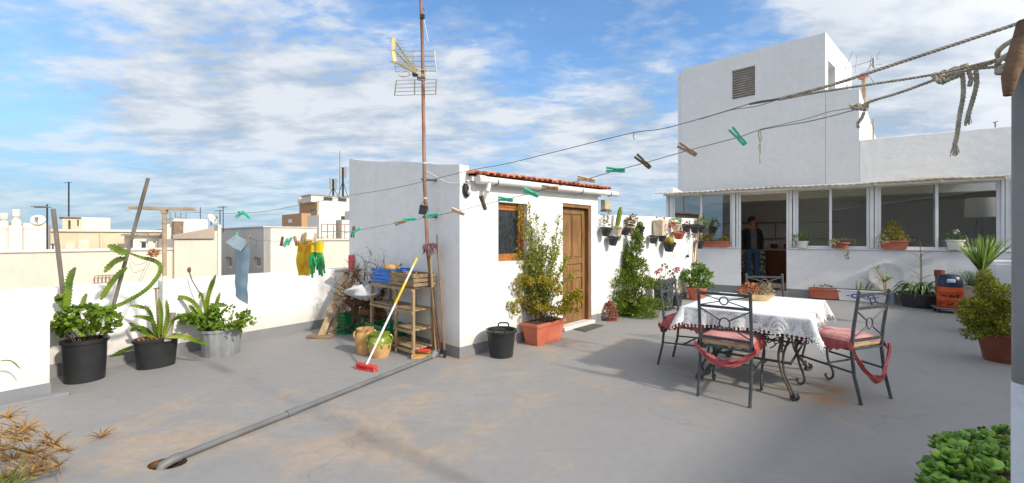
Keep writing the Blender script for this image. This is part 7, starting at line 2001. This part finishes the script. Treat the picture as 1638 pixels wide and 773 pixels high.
# local: x = his left..picture right, -y = towards the camera; body faces the camera, head turned to picture right
Vb = [(0, 0, .95), (0, .0, 1.12), (0, -.0, 1.30), (0, .01, 1.42), (0, .0, 1.50), (.01, -.0, 1.56), (.018, -.0, 1.64), (.01, 0, 1.715),
      (-.10, 0, .88), (-.11, -.02, .50), (-.12, .02, .09), (-.13, -.12, .035), (.10, 0, .88), (.10, -.03, .50), (.09, .0, .09), (.10, -.14, .035),
      (-.19, .01, 1.40), (-.25, .03, 1.13), (-.23, .02, .95), (-.21, -.02, .88), (.19, .01, 1.40), (.235, .04, 1.13), (.20, .04, .95), (.19, .0, .88)]
Eb = [(0, 1), (1, 2), (2, 3), (3, 4), (4, 5), (5, 6), (6, 7), (0, 8), (8, 9), (9, 10), (10, 11), (0, 12), (12, 13), (13, 14), (14, 15), (3, 16), (16, 17), (17, 18), (18, 19), (3, 20), (20, 21), (21, 22), (22, 23)]
Rb = [(.13, .09), (.115, .08), (.13, .085), (.12, .08), .062, .07, .118, .10, .085, .055, .04, .035, .085, .055, .04, .035, .055, .042, .032, .03, .055, .042, .032, .03]
body = skin_mesh('body', Vb, Eb, Rb, SKIN, man)
def sk2(name, vs, es, rs, mm): return skin_mesh(name, vs, es, rs, mm, man, 2)
sk2('shirt', [(0, 0, .84), (0, 0, .95), (0, 0, 1.12), (0, 0, 1.30), (0, 0, 1.42), (0, 0, 1.49)], [(0, 1), (1, 2), (2, 3), (3, 4), (4, 5)], [(.15, .12), (.18, .14), (.17, .135), (.178, .138), (.145, .11), (.075, .07)], SHIRT)
for s, hand in ((-1, 1), (1, 1)):
    sk2('jacket', [(s * .10, .02, .80), (s * .10, .02, .92), (s * .10, .02, 1.12), (s * .105, .015, 1.30), (s * .085, .01, 1.44), (s * .19, .01, 1.40), (s * .248, .03, 1.13), (s * .235, .0, .92), (s * .225, -.01, .88)], [(0, 1), (1, 2), (2, 3), (3, 4), (4, 5), (5, 6), (6, 7), (7, 8)], [(.08, .12), (.105, .155), (.10, .15), (.105, .15), (.08, .10), .078, .066, .056, .05], JACK)
sk2('jeans', [(0, 0, 1.04), (0, 0, .92), (-.10, 0, .84), (-.11, -.02, .50), (-.12, .02, .06), (.10, 0, .84), (.10, -.03, .50), (.09, 0, .06)], [(0, 1), (1, 2), (2, 3), (3, 4), (1, 5), (5, 6), (6, 7)], [(.155, .12), (.165, .125), .11, .085, .075, .11, .085, .075], JEANS)
for s, x in ((-1, -.125), (1, .095)): sk2('shoe', [(x, .04, .045), (x, -.06, .045), (x, -.17, .035)], [(0, 1), (1, 2)], [(.045, .045), (.048, .045), (.042, .032)], SHOE)
m = MB(True); m.ball((-.005, .0, 1.685), .105, 18, 12, sc=(1.05, .95, 1.0))
for v in m.v:
    if v.x > .05 and v.z < 1.735: v.x = .05 - (v.x - .05) * .2
    if v.z < 1.64: v.z = 1.64 + (v.z - 1.64) * .5
m.build('hair', HAIR, man)
m = MB(True); m.tube([(.092, -.0, 1.665), (.126, -.0, 1.632), (.10, 0, 1.618)], [.008, .015, .009], 8); m.build('nose', SKIN, man)
m = MB(True)
for yy in (-.032, .032): m.ball((.088, yy, 1.665), .011, 8, 6)
m.build('eyes', HAIR, man)
m = MB(True); m.ball((.015, -.088, 1.64), .024, 8, 6, sc=(.7, .35, 1.2)); m.build('ear', SKIN, man)
m = MB(True); m.tube([(.098, -.025, 1.598), (.103, 0, 1.598), (.098, .025, 1.598)], .005, 6); m.build('mouth', TERRAD, man)
for s in (-1, 1):
    hx_, hy_, hz_ = (-.21 if s < 0 else .19), (-.03 if s < 0 else -.0), .87
    m = MB(True); m.ball((hx_, hy_, hz_ - .02), .042, 10, 7, sc=(.55, .9, 1.1))
    for i, L_ in enumerate((.055, .066, .06, .048)):
        y = hy_ - .028 + i * .018; m.tube([(hx_, y, hz_ - .05), (hx_ - s * .004, y, hz_ - .05 - L_ * .5), (hx_ - s * .014, y, hz_ - .05 - L_ * .95)], [.0095, .0085, .006], 7)
    m.tube([(hx_, hy_ - .03, hz_ - .01), (hx_ - s * .01, hy_ - .055, hz_ - .035), (hx_ - s * .014, hy_ - .06, hz_ - .06)], [.011, .009, .007], 7)
    m.build('hand', SKIN, man)
SUNE, SKYS, EXPO = 3.2, 0.15, 0.28
GAPS = [(900, 15, 13, .30), (1150, 75, 10, .26), (640, 0, 8, .2), (480, 10, 6, .12), (0, 40, 10, .12), (1010, 190, 14, -.10), (330, 150, 32, -.13), (1480, 120, 20, -.20), (60, 255, 9, .12)]

# ================================================================ LIGHT, SKY, CAMERA
SDIR = V((0.79, -0.613, 0)).normalized(); EL = math.radians(32)
sd = V((SDIR.x * math.cos(EL), SDIR.y * math.cos(EL), math.sin(EL)))
ld = bpy.data.lights.new('sun', 'SUN'); ld.energy = SUNE; ld.angle = math.radians(3.0); ld.color = (1.0, 0.93, 0.82)
lo_ = bpy.data.objects.new('sun', ld); COL.objects.link(lo_); lo_.rotation_euler = (-sd).to_track_quat('-Z', 'Y').to_euler(); lo_.location = (20, -15, 25)
wd = bpy.data.worlds.new('World'); scene.world = wd; wd.use_nodes = True
t = NT(wd)
out = t.new('ShaderNodeOutputWorld'); bg = t.new('ShaderNodeBackground'); bg.inputs['Strength'].default_value = SKYS
sky = t.new('ShaderNodeTexSky'); sky.sky_type = 'NISHITA'; sky.sun_disc = False; sky.sun_elevation = EL
sky.sun_rotation = math.atan2(SDIR.x, SDIR.y); sky.air_density = 1.0; sky.dust_density = 0.6; sky.ozone_density = 2.2; sky.altitude = 50
tc = t.new('ShaderNodeTexCoord'); sp = t.new('ShaderNodeSeparateXYZ'); t.link(tc.outputs['Generated'], sp.inputs[0])
zz = math_(t, 'MAXIMUM', sp.outputs[2], 0.0); den = math_(t, 'ADD', zz, 0.16)
cx = math_(t, 'DIVIDE', sp.outputs[0], den); cy = math_(t, 'DIVIDE', sp.outputs[1], den)
cb = t.new('ShaderNodeCombineXYZ'); t.link(cx, cb.inputs[0]); t.link(cy, cb.inputs[1])
mp = t.new('ShaderNodeMapping'); mp.inputs['Scale'].default_value = (.75, 1.15, 1); mp.inputs['Rotation'].default_value = (0, 0, .12); mp.inputs['Location'].default_value = (3.1, 1.7, 0); t.link(cb.outputs[0], mp.inputs[0])
nA = noise(t, mp.outputs[0], 0.55, 3, .5, .3); nB = noise(t, mp.outputs[0], 3.2, 8, .6, .1); nC = noise(t, mp.outputs[0], 15.0, 5, .55, .05)
cov = math_(t, 'ADD', math_(t, 'MULTIPLY', nA, .55), math_(t, 'ADD', math_(t, 'MULTIPLY', nB, .58), math_(t, 'MULTIPLY', nC, .36)))
def gap(px, py, w, amt):
    d = (D(px, py, 10) - V((0, 0, H))).normalized()
    dp = t.new('ShaderNodeVectorMath', operation='DOT_PRODUCT'); t.link(tc.outputs['Generated'], dp.inputs[0]); dp.inputs[1].default_value = d
    a = ramp(t, dp.outputs['Value'], [(math.cos(math.radians(w)), 0.0), (1.0, 1.0)])
    return math_(t, 'MULTIPLY', a, amt)
for g_ in GAPS: cov = math_(t, 'SUBTRACT', cov, gap(*g_))
cl = ramp(t, cov, [(.56, 0.06), (.68, .34), (.75, .72), (.84, 1.0)])
ed = ramp(t, sp.outputs[2], [(.0, .25), (.06, .65), (.2, 1.0)])
clf = math_(t, 'MULTIPLY', cl, ed)
ccol = ramp(t, nB, [(.38, (2.5, 3.05, 3.8)), (.58, (4.3, 4.6, 5.0))])
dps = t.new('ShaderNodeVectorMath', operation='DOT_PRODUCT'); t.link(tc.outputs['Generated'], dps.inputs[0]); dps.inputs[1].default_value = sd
fill_glow = ramp(t, dps.outputs['Value'], [(.2, 0.0), (.6, .35), (1.0, 1.0)])          # unseen bright cloud added around the sun, behind the camera, as fill light
clf = math_(t, 'MAXIMUM', clf, math_(t, 'MULTIPLY', fill_glow, .9))
ccol = mixc(t, fill_glow, ccol, (13.5, 13.0, 12.3))
skc = mixc(t, 1.0, sky.outputs[0], (.80, 1.10, 1.30), 'MULTIPLY')
hz = ramp(t, sp.outputs[2], [(.0, .92), (.10, .72), (.22, .30), (.4, 0.0)])
skc = mixc(t, hz, skc, (1.75, 2.75, 3.75))
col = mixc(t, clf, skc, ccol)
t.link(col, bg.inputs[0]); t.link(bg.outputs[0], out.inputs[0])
cam = bpy.data.cameras.new('camera'); co = bpy.data.objects.new('camera', cam); COL.objects.link(co)
co.location = (0, 0, H); co.rotation_euler = (math.radians(90), 0, 0)
cam.sensor_width = 36; cam.lens = 36 * F / 1638; cam.shift_y = -8.5 / 1638; cam.clip_start = .05; cam.clip_end = 5000
scene.camera = co
scene.render.resolution_x = 1024; scene.render.resolution_y = 483
vs = scene.view_settings; vs.view_transform = 'Standard'; vs.look = 'None'; vs.gamma = 1; vs.exposure = EXPO; vs.use_curve_mapping = False
scene.render.engine = 'CYCLES'
scene.cycles.transparent_max_bounces = 16
